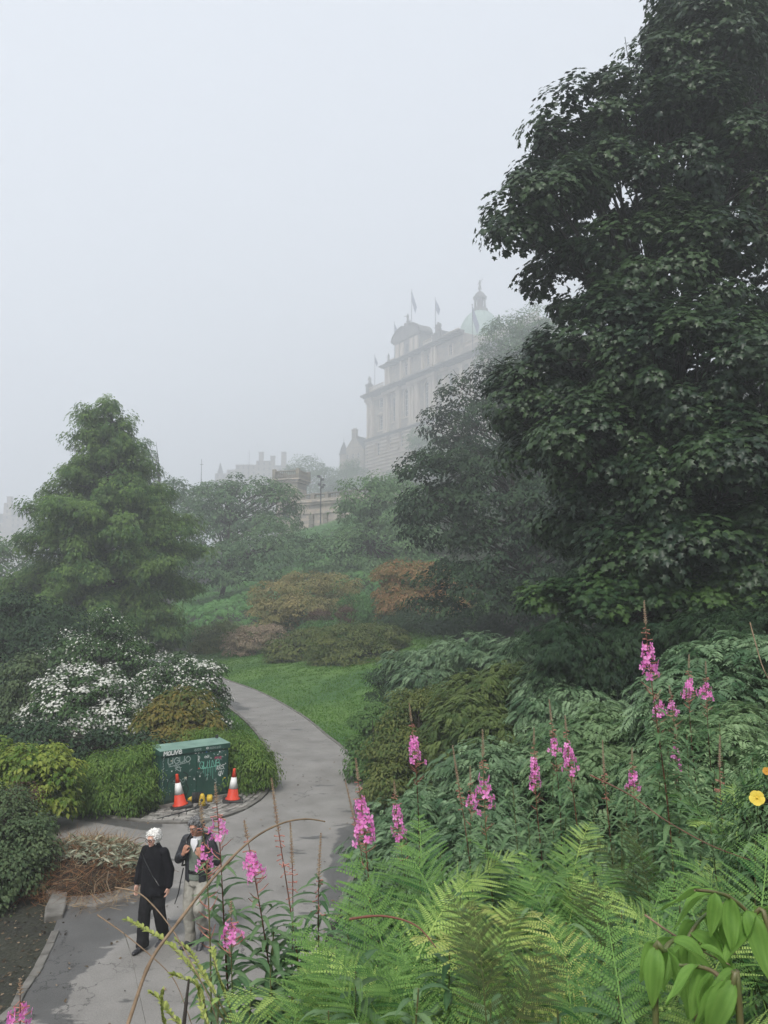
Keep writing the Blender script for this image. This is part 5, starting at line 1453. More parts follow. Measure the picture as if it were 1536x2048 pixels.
# heap of garden cuttings
def heap():
    c = G(165, 1752); rng = np.random.default_rng(88)
    r = thing('cuttings_heap', (c[0], c[1], .02), 'heap of brown and straw coloured garden cuttings dumped on the path', 'heap')
    core = MB(); V_ = []
    core.lathe([(1.25,-.02),(1.0,.12),(.7,.30),(.35,.44),(.05,.48)], (0,0,0), 20, .8); core.build('core', SOIL, r, smooth=True)
    def strands(n, L0, wd, mat, nm, x0, x1, y0, y1, seed, zup=.0, tmpl=None):
        rg = np.random.default_rng(seed)
        a = rg.uniform(0, 6.28, n); rr = np.sqrt(rg.random(n)); x = x0+(x1-x0)*(.5+.5*rr*np.cos(a)); y = y0+(y1-y0)*(.5+.5*rr*np.sin(a))
        q = np.sqrt((x/1.35)**2+(y/1.1)**2); z = np.clip(.44*(1-q**1.6), 0.0, 1)+.02+rg.random(n)*.08+zup*rg.random(n)
        pos = np.stack([x, y, z], 1); th = rg.uniform(0, 6.28, n)
        tip = np.stack([np.cos(th), np.sin(th), rg.normal(-.05,.28,n)], 1); nr = rdir(rg, n)+np.array([0,0,1.2])
        t_ = tmpl or (np.array([(-wd,0,0),(wd,0,0),(wd*.6,.5,.05),(-wd*.6,.5,.05),(0,1,0)]), np.array([(0,1,2),(0,2,3),(3,2,4)]))
        V_, F_, T_ = place(pos, nr, tip, L0*rg.uniform(.5,1.3,n), t_, np.clip(rg.normal(.5,.25,n),0,1))
        mk(nm, V_, F_, mat, r, (0,0,0), T_)
    m_str = leaf_mat('straw', (.13,.085,.045), (.42,.31,.18), .8, .15); m_brn = leaf_mat('dead_brown_stalks', (.07,.035,.02), (.27,.14,.07), .85, .1)
    m_gg = leaf_mat('wilted_leaf', (.16,.20,.13), (.46,.47,.36), .7, .2)
    strands(2600, .38, .012, m_brn, 'dead_stalks', -1.5, 1.2, -1.3, .9, 1)
    strands(1500, .34, .014, m_str, 'straw', -1.1, .7, -.1, 1.1, 2, .1)
    strands(1500, .16, .045, m_gg, 'wilted_leaves', -.7, 1.3, -.5, .75, 3, .06, T_leaf(.12,.05,.2))
    strands(900, .30, .010, m_str, 'loose_straw', -.4, 1.6, -1.6, .0, 4)
    tw = MB(); rg = random.Random(5)
    for i in range(26):
        a = rg.uniform(0, 6.28); x, y = rg.uniform(-.9,.9), rg.uniform(-.6,.7); L_ = rg.uniform(.5,1.1)
        z = .4*(1-((x/1.35)**2+(y/1.1)**2)**.8)+.08
        tw.tube([(x,y,max(.05,z)),(x+L_*.5*math.cos(a),y+L_*.5*math.sin(a),max(.07,z*.8+.06)),(x+L_*math.cos(a+.15),y+L_*math.sin(a+.15),.05+rg.random()*.12)], [.010,.007,.003], 5)
    tw.build('twigs', TWIG, r)
heap()
# scattered dead leaves and litter on the soil and the path
def litter():
    rg = np.random.default_rng(99); n = 2600
    x = rg.uniform(-7.5, -3.0, n); y = rg.uniform(7, 13.5, n); sd = poly_sd(x, y, POLY)
    ok = (sd > .05) | (rg.random(n) < .12*np.exp(-np.abs(sd)*2)); x, y, sd = x[ok], y[ok], sd[ok]
    x2 = rg.uniform(-8, 0, 2600); y2 = rg.uniform(7.5, 34, 2600); s2 = poly_sd(x2, y2, POLY); k2 = (s2 < -.05) & (rg.random(2600) < .10+.7*np.exp(s2*2.2))
    x = np.concatenate([x, x2[k2]]); y = np.concatenate([y, y2[k2]]); sd = np.concatenate([sd, s2[k2]])
    z = np.where(sd > 0, H(x, y), .02)+.012
    V_, F_, T_ = place(np.stack([x,y,z],1), rdir(rg,len(x))*.5+np.array([0,0,1.]), rdir(rg,len(x)), .055*rg.uniform(.4,1.4,len(x)), T_leaf(.3,.1,.0), np.clip(rg.normal(.35,.3,len(x)),0,1))
    tag(mk('leaf_litter', V_, F_, leaf_mat('dead_leaf', (.03,.022,.015), (.28,.21,.14), .8, .1), tint=T_), kind='stuff')
litter()
# ------------------------------------------------------------------ people
SKIN = solid('skin', (.62,.37,.28), (.54,.30,.22), 8, .5)
SKIN2 = solid('skin_tanned', (.42,.21,.14), (.34,.16,.10), 8, .5)
BLACKW = solid('black_wool', (.010,.010,.013), (.006,.006,.008), 12, .9, .3, 60, spec=.2)
BLACKT = solid('black_trousers', (.014,.014,.016), (.009,.009,.010), 8, .85, .2, 40, spec=.2)
SHOE = solid('dark_shoe_leather', (.025,.027,.032), (.015,.015,.018), 8, .5)
HAIRW = solid('white_hair', (.85,.84,.80), (.70,.69,.66), 30, .9, spec=.1)
HAIRG = solid('grey_hair', (.26,.26,.26), (.07,.07,.072), 40, .9, spec=.1)
JACK = solid('dark_jacket_cloth', (.026,.028,.034), (.014,.015,.019), 7, .65, .4, 30)
VEST = solid('sage_waistcoat', (.17,.20,.165), (.11,.135,.11), 10, .8, .4, 40)
TEE = solid('white_cotton', (.75,.76,.78), (.6,.6,.62), 9, .8)
CHINO = solid('grey_trousers', (.33,.32,.28), (.23,.22,.19), 7, .85, .5, 25)
EYEW = solid('eye_white', (.7,.68,.65)); DARKM = solid('dark_plastic', (.012,.012,.013), None, 5, .25)
LIP = solid('lip', (.36,.13,.11), (.30,.10,.09))

def seg(mb, p, q, r0, r1, n=10):
    p, q = np.array(p, float), np.array(q, float)
    mb.tube([p+(q-p)*t for t in (0, .33, .66, 1)], [r0, r0*.67+r1*.33, r0*.33+r1*.67, r1], n); mb.ball(p, r0, n, 7); mb.ball(q, r1, n, 7)
def chain(mb, pts, rs, n=10):
    for i in range(len(pts)-1): seg(mb, pts[i], pts[i+1], rs[i], rs[i+1], n)
def loft(mb, rings, n=20):
    V_ = []; F_ = []
    for (cx, cy, z, rx, ry) in rings:
        for i in range(n):
            a = 2*math.pi*i/n; V_.append((cx+rx*math.cos(a), cy+ry*math.sin(a), z))
    for j in range(len(rings)-1):
        for i in range(n): F_.append((j*n+i, j*n+(i+1)%n, (j+1)*n+(i+1)%n, (j+1)*n+i))
    F_.append(tuple(range(n))[::-1]); F_.append(tuple((len(rings)-1)*n+i for i in range(n)))
    mb.add(V_, F_)
def fuse(o, vox, it=4, fac=.5, wr=0.0):
    r_ = o.modifiers.new('fuse', 'REMESH'); r_.mode = 'VOXEL'; r_.voxel_size = vox; r_.use_smooth_shade = True
    s_ = o.modifiers.new('soften', 'SMOOTH'); s_.iterations = it; s_.factor = fac
    if wr:
        t = bpy.data.textures.new('folds', 'CLOUDS'); t.noise_scale = .09; t.noise_depth = 2
        d_ = o.modifiers.new('folds', 'DISPLACE'); d_.texture = t; d_.strength = wr; d_.mid_level = .5; d_.texture_coords = 'LOCAL'
    return o

def hand(mb, w, d, palm, s=1.0, curl=.5, side=1, grip=False):
    "five-fingered hand: w wrist point, d finger direction, palm the way the palm faces"
    w = np.array(w, float); d = unit(np.array(d, float)); pl = unit(np.array(palm, float)-d*np.dot(palm, d)); sx = np.cross(d, pl)*side
    c = w+d*.045*s
    chain(mb, [w, c, w+d*.085*s+sx*.0], [.024*s, .030*s, .026*s], 8)
    seg(mb, w+d*.03*s+sx*.022*s, w+d*.08*s+sx*.026*s, .015*s, .013*s, 8); seg(mb, w+d*.03*s-sx*.020*s, w+d*.078*s-sx*.026*s, .015*s, .012*s, 8)
    for k_, (off, ln) in enumerate(((.031,.068),(.011,.078),(-.010,.072),(-.030,.056))):
        b0 = w+d*.085*s+sx*off*s; cu = curl*(1+.12*k_); dirs = d; p = b0; r_ = .0088*s; ps = [p]; 
        for j, fr in enumerate((.45,.32,.23)):
            a = cu*(j+.6)*(1.15 if grip else .7); v = d*math.cos(a)+pl*math.sin(a); p = p+v*ln*fr*s*1.0; ps.append(p)
        chain(mb, ps, [.0092*s,.0085*s,.0078*s,.0066*s], 7)
    t0 = w+d*.025*s+sx*.026*s; t1 = t0+(d*.6+sx*.6+pl*.35)*.038*s; t2 = t1+(d*.85+pl*.45+sx*.05)*.032*s
    chain(mb, [t0, t1, t2], [.014*s,.011*s,.008*s], 8)

def head(mb, T, s=1.0, jaw=1.0, nose=1.0):
    def e(c, r): 
        B_ = MB().ball((0,0,0), r, 14, 10); mb.add([T((c[0]+v[0], c[1]+v[1], c[2]+v[2])) for v in B_.v], B_.f)
    # origin: centre of the head; -y is the face
    e((0,.008,.022), (.074,.092,.088)); e((0,-.022,-.015), (.060,.066,.072)); e((0,-.040,-.062), (.040*jaw,.040,.038)); e((0,-.030,-.045), (.053*jaw,.050,.042))
    e((0,-.083,.035), (.045,.014,.014)); e((.034,-.062,-.018), (.020,.018,.018)); e((-.034,-.062,-.018), (.020,.018,.018))
    e((0,-.097*nose,-.016), (.013,.018,.012)); e((0,-.090,.005), (.009,.012,.024)); e((0,-.086,-.047), (.024,.012,.010)); e((0,-.083,-.076), (.018,.014,.014))
    for q in (-1, 1): e((q*.077,.008,-.005), (.010,.017,.030))
def face_bits(T, root_body, s, lipz=-.047, specs=None, brow=None):
    e = MB()
    for q in (-1, 1):
        B_ = MB().ball((0,0,0), (.011,.008,.006), 10, 6); e.add([T((q*.030+v[0], -.079+v[1], .008+v[2])) for v in B_.v], B_.f)
    e.build('eyes', EYEW, root_body, smooth=True)
    e = MB()
    for q in (-1, 1):
        B_ = MB().ball((0,0,0), (.005,.004,.005), 8, 6); e.add([T((q*.030+v[0], -.0865+v[1], .0075+v[2])) for v in B_.v], B_.f)
    e.build('pupils', DARKM, root_body, smooth=True)
    e = MB()
    for dz in (.0028, -.0035):
        B_ = MB().ball((0,0,0), (.022,.005,.0042), 12, 6); e.add([T((v[0], -.0955+v[1]+abs(v[0])*.35, lipz+dz+v[2])) for v in B_.v], B_.f)
    e.build('lips', LIP, root_body, smooth=True)
    e = MB()
    for q in (-1, 1): e.tube([T((q*.014,-.093,.030)), T((q*.030,-.091,.036)), T((q*.048,-.078,.031))], .004, 6)
    e.build('eyebrows', brow or HAIRG, root_body, smooth=True)

def curls(T, n, rng, r0, mat, root, zmin, amp=.0, back=True, front=-.052):
    m = MB()
    k_ = 0
    while k_ < n:
        d = rdir(rng, 1)[0]
        c = np.array([0,.012,.022])+d*np.array([.077,.094,.090])*(1+rng.uniform(-.02,.22)*rng.random()**.5)
        if c[2] < zmin or (c[1] < front and c[2] < .080) or (c[1] < front+.02 and c[2] < .06 and abs(c[0]) < .062): continue
        if abs(c[0]) > .06 and c[1] < -.02 and c[2] < .02: continue
        # a curl: a short bent tuft
        t = rdir(rng, 1)[0]; p0 = c; p1 = c+(d*.5+t*.6)*r0*1.3; p2 = p1+(t*.4-d*.5+rdir(rng,1)[0]*.6)*r0*1.2
        m.tube([T(p0), T(p1), T(p2)], [r0*.55, r0*.6, r0*.3], 5); k_ += 1
    B_ = MB().ball((0,.018,.028), (.087,.104,.101), 18, 14)
    keep = [f for f in B_.f if all(B_.v[i][2] > zmin and not (B_.v[i][1] < front and B_.v[i][2] < .066) for i in f)]
    m.add([T(v) for v in B_.v], keep)
    return m.build('hair', mat, root, smooth=True)

def headT(c, pitch, yaw, roll=0.0, s=1.0):
    R_ = Matrix.Rotation(yaw, 3, 'Z') @ Matrix.Rotation(pitch, 3, 'X') @ Matrix.Rotation(roll, 3, 'Y')
    def T(p):
        v = R_ @ Vector((float(p[0])*s, float(p[1])*s, float(p[2])*s)); return (v[0]+c[0], v[1]+c[1], v[2]+c[2])
    return T

def shoe(mb, a, fwd, tip=0.0, s=1.0):
    "a = ankle point on the sole line; fwd = direction of the toes"
    f = np.array([fwd[0], fwd[1], 0.0]); f /= np.linalg.norm(f); u = np.array([0,0,1.0])
    f2 = f*math.cos(tip)-u*math.sin(tip); u2 = f*math.sin(tip)+u*math.cos(tip)
    sx = np.cross(f2, u2)
    for (y, r_, z) in ((-.045,.036,.038),(.0,.040,.045),(.06,.042,.038),(.12,.044,.030),(.165,.036,.026)):
        B_ = MB().ball((0,0,0), 1.0, 10, 7); c = np.array(a)+f2*y*s+u2*z*s
        mb.add([c+(sx*v[0]*r_*1.05+f2*v[1]*r_*1.2+u2*v[2]*z*.95)*s for v in B_.v], B_.f)

def woman():
    g = G(304, 1896); rng = np.random.default_rng(3)
    Y = g[1]; top = P(308, 1655, Y)[2]; s = (top-.02)/1.66
    r = thing('person', (g[0], g[1], .02), 'white haired person in black coat and round dark glasses, arms hanging, walking', 'person', rz=math.radians(-16))
    r.scale = (s, s, s)
    T = headT((0, -.045, 1.52), math.radians(10), math.radians(-10))
    b = MB(); head(b, T)
    chain(b, [(0,-.02,1.46),(0,.0,1.38)], [.050,.056]); chain(b, [(-.14,0,1.32),(0,0,1.35),(.14,0,1.32)], [.04,.05,.04])
    loft(b, [(0,0,.90,.13,.10),(0,0,1.05,.12,.095),(0,0,1.25,.15,.10),(0,0,1.33,.13,.07)])
    RA = [(-.16,0,1.31),(-.235,.0,1.08),(-.245,-.05,.86)]; LA = [(.16,0,1.31),(.24,.03,1.08),(.235,-.0,.86)]
    chain(b, RA, [.046,.038,.024]); chain(b, LA, [.046,.038,.024])
    hand(b, RA[-1], (-.05,-.22,-1), (1,-.2,0), 1.0, .45, 1); hand(b, LA[-1], (.0,-.12,-1), (-1,-.3,0), 1.0, .6, -1)
    RF = (-.075,-.16,.05); LF = (.085,.16,.07)
    chain(b, [(-.07,0,.88),(-.083,-.09,.50),(-.078,-.12,.11)], [.07,.05,.034]); chain(b, [(.07,0,.88),(.09,.01,.50),(.087,.13,.13)], [.07,.05,.034])
    bo = fuse(b.build('body', SKIN, r), .0062, 2)
    face_bits(T, bo, 1, brow=HAIRW)
    curls(T, 1000, rng, .0135, HAIRW, r, -.055)
    # round dark glasses
    m = MB()
    for q in (-1, 1):
        ring = [T((q*.031+.024*math.cos(a), -.102, .006+.020*math.sin(a))) for a in np.linspace(0, 2*math.pi, 15)]
        m.tube(ring, .0036, 6); m.tube([T((q*.055,-.100,.010)), T((q*.078,-.05,.008)), T((q*.080,.01,.004))], .003, 5)
    m.tube([T((-.008,-.103,.010)), T((0,-.106,.013)), T((.008,-.103,.010))], .003, 5)
    m.build('glasses', DARKM, r, smooth=True)
    c = MB()
    loft(c, [(0,-.01,.74,.195,.150),(0,-.01,.80,.200,.152),(0,-.005,.95,.190,.145),(0,0,1.12,.185,.135),(0,0,1.26,.180,.125),(0,0,1.34,.150,.105),(0,-.004,1.40,.095,.085),(0,-.012,1.445,.072,.076)])
    chain(c, [(-.150,0,1.325),(-.235,.0,1.08),(-.245,-.045,.895)], [.072,.062,.056]); chain(c, [(.150,0,1.325),(.242,.03,1.08),(.238,.004,.875)], [.072,.064,.060])
    fuse(c.build('coat', BLACKW, r), .011, 3, wr=.012)
    cf = MB(); cf.lathe([(.034,0),(.037,.03)], (-.246,-.052,.858), 12); cf.build('cuff', TEE, r, smooth=True)
    st = MB(); st.tube([(-.17,-.085,1.34),(-.05,-.150,1.22),(.06,-.152,1.05),(.16,-.12,.90)][::-1], [.010]*4, 6); st.build('bag_strap', DARKM, r, smooth=True)
    t = MB()
    chain(t, [(-.075,-.0,.86),(-.085,-.09,.50),(-.08,-.12,.14)], [.112,.090,.088]); chain(t, [(.075,.0,.86),(.092,.01,.50),(.088,.13,.17)], [.112,.090,.086])
    loft(t, [(-.08,-.125,.045,.092,.10),(-.08,-.12,.16,.084,.09)]); loft(t, [(.088,.14,.09,.088,.095),(.088,.13,.2,.082,.085)])
    fuse(t.build('trousers', BLACKT, r), .011, 3, wr=.014)
    for a, tip in ((RF, 0), (LF, .35)):
        sh = MB(); shoe(sh, (a[0], a[1]+.02, a[2]-.05 if tip == 0 else .03), (-.1, -1), tip); fuse(sh.build('shoe', SHOE, r), .007, 3)
woman()

def man():
    g = G(392, 1893); rng = np.random.default_rng(4)
    top = P(386, 1630, g[1])[2]; s = (top-.02)/1.74
    rz = math.radians(-12)
    r = thing('person', (g[0], g[1], .02), 'grey haired person in dark jacket and grey trousers gripping rucksack straps', 'person', rz=rz)
    r.scale = (s, s, s)
    T = headT((-.01,-.07,1.60), math.radians(16), math.radians(-14), 0, 1.04)
    b = MB(); head(b, T, 1, 1.1, 1.05)
    chain(b, [(0,-.04,1.53),(0,.0,1.44)], [.057,.062]); chain(b, [(-.14,0,1.36),(0,0,1.40),(.14,0,1.36)], [.045,.055,.045])
    loft(b, [(0,0,.94,.12,.09),(0,0,1.10,.12,.09),(0,0,1.3,.14,.10),(0,0,1.37,.13,.075)])
    RW, LW = (-.125,-.20,1.27), (.125,-.19,1.25)
    RA = [(-.17,0,1.36),(-.275,-.03,1.14),RW]; LA = [(.17,0,1.36),(.285,.0,1.14),LW]
    chain(b, RA, [.052,.042,.028]); chain(b, LA, [.052,.042,.028])
    hand(b, RW, (.30,.05,1.0), (.5,1,.0), 1.05, .95, -1, True); hand(b, LW, (-.30,.05,1.0), (-.5,1,0), 1.05, .95, 1, True)
    chain(b, [(-.075,0,.92),(-.093,-.055,.51),(-.088,.0,.12)], [.07,.05,.036]); chain(b, [(.075,0,.92),(.103,-.165,.555),(.104,.01,.22)], [.07,.05,.036])
    bo = fuse(b.build('body', SKIN2, r), .0065, 2)
    face_bits(T, bo, 1)
    curls(T, 1000, rng, .014, HAIRG, r, -.05, front=-.060)
    m = MB()
    for q in (-1, 1):
        ring = [T((q*.031+.022*math.cos(a), -.103, .006+.015*math.sin(a))) for a in np.linspace(0, 2*math.pi, 13)]
        m.tube(ring, .0018, 5); m.tube([T((q*.053,-.100,.010)), T((q*.080,-.04,.008))], .0018, 5)
    m.build('glasses', DARKM, r, smooth=True)
    v = MB(); loft(v, [(0,-.012,.90,.150,.125),(0,-.012,1.0,.152,.128),(0,-.012,1.2,.160,.128),(0,-.008,1.34,.150,.118),(0,0,1.43,.095,.085)])
    fuse(v.build('waistcoat', VEST, r), .011, 2, wr=.008)
    tt = MB(); tt.prism([(-.045,1.46),(.045,1.46),(.055,1.40),(.0,1.27),(-.055,1.40)], -.148, -.118, 'y'); loft(tt, [(0,-.02,1.40,.07,.075),(0,-.02,1.47,.062,.062)]); fuse(tt.build('tee_shirt', TEE, r), .007, 3)
    # open jacket: a shell with a gap down the front
    j = MB(); n = 22
    rings = [(.88,.185,.145),(.98,.182,.143),(1.12,.186,.142),(1.26,.196,.145),(1.36,.196,.135),(1.43,.15,.11),(1.475,.10,.088)]
    a0 = [math.radians(v_) for v_ in (-90+24,-90+24,-90+25,-90+27,-90+30,-90+40,-90+46)]
    V_ = []; F_ = []
    for (z, rx, ry), a_ in zip(rings, a0):
        for k_ in range(n+1):
            a = a_+(2*math.pi-2*(a_+math.pi/2))*k_/n
            for q in (1.0, .86): V_.append((rx*q*math.cos(a), ry*q*math.sin(a), z))
    w_ = 2*(n+1)
    for i in range(len(rings)-1):
        for k_ in range(n):
            o = i*w_+2*k_; F_ += [(o, o+2, o+2+w_, o+w_), (o+1, o+1+w_, o+3+w_, o+3)]
        o = i*w_; F_ += [(o, o+w_, o+1+w_, o+1)]; o = i*w_+2*n; F_ += [(o, o+1, o+1+w_, o+w_)]
    for k_ in range(n):
        o = 2*k_; F_.append((o, o+1, o+3, o+2)); o = (len(rings)-1)*w_+2*k_; F_.append((o, o+2, o+3, o+1))
    j.add(V_, F_)
    E1, E2 = (-.275,-.03,1.14), (.285,0,1.14)
    chain(j, [(-.175,0,1.40),E1,(-.16,-.165,1.235)], [.075,.068,.052]); chain(j, [(.175,0,1.40),E2,(.165,-.155,1.215)], [.075,.068,.052])
    fuse(j.build('jacket', JACK, r), .010, 2, wr=.016)
    bt = MB(); bt.lathe([(.160,.985),(.164,1.0),(.164,1.02),(.160,1.035)], (0,-.012,0), 24, .82); bt.build('waist_strap', DARKM, r, smooth=True)
    t = MB()
    loft(t, [(0,0,.82,.165,.125),(0,0,.93,.155,.12),(0,0,.98,.148,.115)])
    chain(t, [(-.088,0,.86),(-.098,-.06,.50),(-.090,.0,.12)], [.105,.082,.070]); chain(t, [(.088,0,.86),(.105,-.17,.55),(.105,.0,.25)], [.105,.082,.072])
    loft(t, [(-.09,0,.055,.076,.085),(-.09,0,.16,.070,.075)])
    fuse(t.build('trousers', CHINO, r), .010, 2, wr=.022)
    sh = MB(); shoe(sh, (-.088,.0,.0), (-.15,-1), 0, 1.1); fuse(sh.build('shoe', SHOE, r), .007, 3)
    sh = MB(); shoe(sh, (.105,.02,.11), (.0,-1), .75, 1.1); chain(sh, [(.105,.03,.14),(.105,.02,.23)], [.05,.05]); fuse(sh.build('shoe', SHOE, r), .007, 3)
    # the rucksack is carried: a thing of its own
    c_, s_ = math.cos(rz), math.sin(rz)
    k = thing('rucksack', (g[0], g[1], .02), 'dark rucksack worn on the back of the grey haired person', 'rucksack', rz=rz); k.scale = (s, s, s)
    q = MB(); loft(q, [(0,.21,.98,.12,.07),(0,.22,1.05,.145,.09),(0,.22,1.3,.14,.09),(0,.20,1.43,.11,.07),(0,.19,1.46,.07,.04)]); fuse(q.build('bag', JACK, k), .012, 3, wr=.012)
    for sx in (-1, 1):
        p_ = MB(); p_.tube([(sx*.10,.16,1.45),(sx*.115,.03,1.505),(sx*.120,-.10,1.44),(sx*.118,-.155,1.34),(sx*.13,-.168,1.22),(sx*.19,-.10,1.08),(sx*.20,.08,1.03)], .013, 8); p_.build('shoulder_strap', DARKM, k, smooth=True)
    p_ = MB(); p_.tube([(-.15,-.14,1.06),(-.175,-.16,.9),(-.19,-.19,.74),(-.235,-.2,.60)], .008, 6); p_.build('loose_strap', DARKM, k, smooth=True)
man()
# ------------------------------------------------------------------ plants close to the viewer
M_FERN = leaf_mat('fern_green', (.05,.145,.03), (.34,.46,.13), .5, .28)
M_FERN2 = leaf_mat('fern_deep_green', (.025,.09,.025), (.17,.30,.08), .5, .28)
M_FERNY = leaf_mat('fern_yellowing', (.22,.32,.07), (.48,.50,.17), .5, .35)
M_FERND = leaf_mat('fern_dark_brown', (.02,.045,.014), (.06,.07,.022), .6, .2)
M_WLF = leaf_mat('willowherb_leaf', (.045,.105,.045), (.15,.235,.11), .38, .25)
M_PET = leaf_mat('magenta_petal', (.70,.17,.50), (.92,.42,.74), .5, .35)
M_POD = leaf_mat('reddish_pod', (.28,.08,.06), (.50,.25,.20), .6, .2)
M_BUD = leaf_mat('dry_bud', (.22,.15,.09), (.42,.33,.22), .7, .15)
M_RST = solid('reddish_stem', (.16,.055,.035), (.10,.05,.03), 15, .5)
M_GST = solid('green_stem', (.09,.13,.04), (.12,.09,.04), 15, .5)
M_BRD = leaf_mat('broad_leaf', (.075,.19,.035), (.20,.35,.08), .5, .4)
M_SPR = leaf_mat('small_oval_leaf', (.16,.21,.05), (.38,.42,.13), .45, .3)

def frond_mesh(name, mat, seed, L=1.0, arch=.9, pairs=24, wide=.26):
    "a fern frond growing along +y from the origin, arching over; every pinna is cut into pinnules"
    rg = np.random.default_rng(seed)
    n = 40; s_ = np.linspace(0, 1, n)
    ang = math.radians(74)-(math.radians(70)*arch)*(s_**1.3)
    dy = np.cos(ang)*L/n; dz = np.sin(ang)*L/n
    y = np.concatenate([[0], np.cumsum(dy)])[:n]; z = np.concatenate([[0], np.cumsum(dz)])[:n]
    bend = .06*np.sin(s_*2+seed)
    V_ = []; F_ = []; T_ = []
    # rachis
    for i in range(n-1):
        w = .006*(1-.8*s_[i]); k_ = len(V_)
        V_ += [(bend[i]-w,y[i],z[i]),(bend[i]+w,y[i],z[i]),(bend[i+1]+w*.9,y[i+1],z[i+1]),(bend[i+1]-w*.9,y[i+1],z[i+1]),(bend[i],y[i]-.002,z[i]-w),(bend[i+1],y[i+1],z[i+1]-w)]
        F_ += [(k_,k_+1,k_+2),(k_,k_+2,k_+3),(k_,k_+4,k_+5),(k_,k_+5,k_+3),(k_+1,k_+2,k_+5),(k_+1,k_+5,k_+4)]; T_ += [.95]*6
    for p_ in range(pairs):
        t = .14+.86*(p_+.5)/pairs; i = min(int(t*n), n-2)
        o = np.array([bend[i], y[i], z[i]]); f = unit(np.array([bend[i+1]-bend[i], y[i+1]-y[i], z[i+1]-z[i]]))
        up = unit(np.cross(np.array([1,0,0]), f)); sx = np.cross(f, up)
        u_ = (t-.14)/.86
        pl = L*wide*(math.sin(math.pi*min(1,(u_*.80+.17)))**.8)*(1-.55*u_**3)+.008
        for sd in (-1, 1):
            a = math.radians(68-22*u_+rg.normal(0,3)); d = unit(sx*sd*math.sin(a)+f*math.cos(a)+up*rg.normal(.04,.05)); e = unit(np.cross(up, d))*-sd
            m = max(6, int(pl/.0125)); tint = np.clip(rg.normal(.38+.35*u_,.18), 0, 1)
            drp = rg.uniform(.10,.26)
            for j in range(m):
                q = j/m; c = o+d*pl*q-up*drp*pl*q*q; c2 = o+d*pl*(q+.9/m)-up*drp*pl*(q+.9/m)**2
                hw = (L*.86/pairs)*.33*(1-q)**.6*min(1, .6+q*3)+.001
                for s2 in (-1, 1):
                    k_ = len(V_); g = e*s2; c3 = c*.30+c2*.70
                    V_ += [tuple(c), tuple(c3), tuple(c3+g*hw+d*.45*hw-up*.16*hw), tuple(c+g*hw*.92+d*.35*hw+up*.04*hw)]
                    F_ += [(k_,k_+1,k_+2),(k_,k_+2,k_+3)]; T_ += [tint+.1,tint+.1,tint-.15,tint-.2]
    return raw_mesh(name, np.array(V_), np.array(F_), mat, np.clip(np.array(T_),0,1))
FR = [frond_mesh('frond', (M_FERN, M_FERN2)[i % 2], 400+i, 1.0, a, 27, w*.95) for i, (a, w) in enumerate(((.95,.27),(.75,.30),(1.15,.25),(.6,.28)))]
FRY = [frond_mesh('frond', M_FERNY, 410+i, 1.0, a, 24, .24) for i, a in enumerate((1.0,1.2))]
FRD = [frond_mesh('frond', M_FERND, 420+i, 1.0, a, 22, .24) for i, a in enumerate((.8,1.1))]
FRB = [frond_mesh('frond', M_FERN, 404, .9, 1.0, 28, .22), frond_mesh('frond', M_FERN2, 405, 1.0, .8, 26, .24)]
FR += FRB
def fern(px, py, Y, n, label, seed, kind=FR, lean=None, span=2*math.pi, size=None, basez=None):
    rg = random.Random(seed); tp = P(px, py, Y); g = h1(tp[0], Y)
    hh = tp[2]-g; L_ = (size or max(.5, hh*1.25))*.82
    z = max(g, tp[2]-L_*.72)
    r = thing('fern', (tp[0], Y, z), label, 'fern', 'ferns on the near bank')
    n = max(2, int(n*.78))
    for i in range(n):
        a = (lean if lean is not None else 0)+span*((i+rg.random()*.7)/n-.5)
        o = link('frond', rg.choice(kind), r)
        s = L_*rg.uniform(.78, 1.08); o.scale = (s, s, s); o.rotation_euler = (rg.uniform(-.18,.12), rg.uniform(-.15,.15), a)
        o.location = (rg.uniform(-.03,.03), rg.uniform(-.03,.03), 0)
    return r
HP = math.pi/2
# angle: 0 = away from the viewer, +90deg = to the left, -90deg = to the right, 180 = towards the viewer
fern(775, 1835, 2.05, 9, 'large bright fern at the left end of the fern bank, overhanging the path', 1, lean=.9, span=4.2, size=.78)
fern(680, 1990, 1.75, 8, 'bright fern at the bottom edge below the large left fern', 2, lean=.6, span=4.4, size=.6)
fern(560, 2040, 1.7, 7, 'small fern at the bottom edge beside the yellow green sprigs', 3, size=.5)
fern(860, 1720, 3.2, 9, 'fern with fine fronds in front of the pink spike by the path edge', 4, size=.85)
fern(960, 1745, 3.0, 9, 'fern in the middle of the fern bank under two pink spikes', 5, size=.85)
fern(1090, 1700, 3.3, 9, 'light green fern standing left of the dark hollow', 6, size=.8)
fern(1160, 1690, 3.4, 8, 'light green fern with upright fronds beside the dark hollow', 7, size=.7)
fern(1010, 1850, 2.1, 9, 'broad fern filling the centre of the foreground', 8, size=.8)
fern(900, 1930, 1.7, 9, 'fern at the bottom centre with fronds spreading left', 9, size=.65, lean=.8, span=4.6)
fern(1090, 1960, 1.5, 8, 'fern at the bottom edge right of centre', 10, size=.6)
fern(1220, 1850, 1.75, 6, 'yellowing fern arching over the right foreground', 11, FRY, lean=1.2, span=2.4, size=.72)
fern(1150, 1775, 2.4, 6, 'pale fern with yellow tipped fronds behind the yellowing one', 12, FRY+FR, lean=.8, span=3, size=.62)
fern(1290, 1790, 2.3, 8, 'deep green fern among the willowherb right of the centre', 13, size=.7)
fern(1380, 1680, 2.8, 8, 'fern leaning left below the tall flowering spike', 14, size=.75, lean=.5)
fern(1470, 1560, 3.2, 7, 'upright fern beside the yellow flower', 15, size=.6)
fern(1500, 1740, 1.9, 7, 'brown tinged fern at the right edge below the yellow flower', 16, FRD+FR, size=.55)
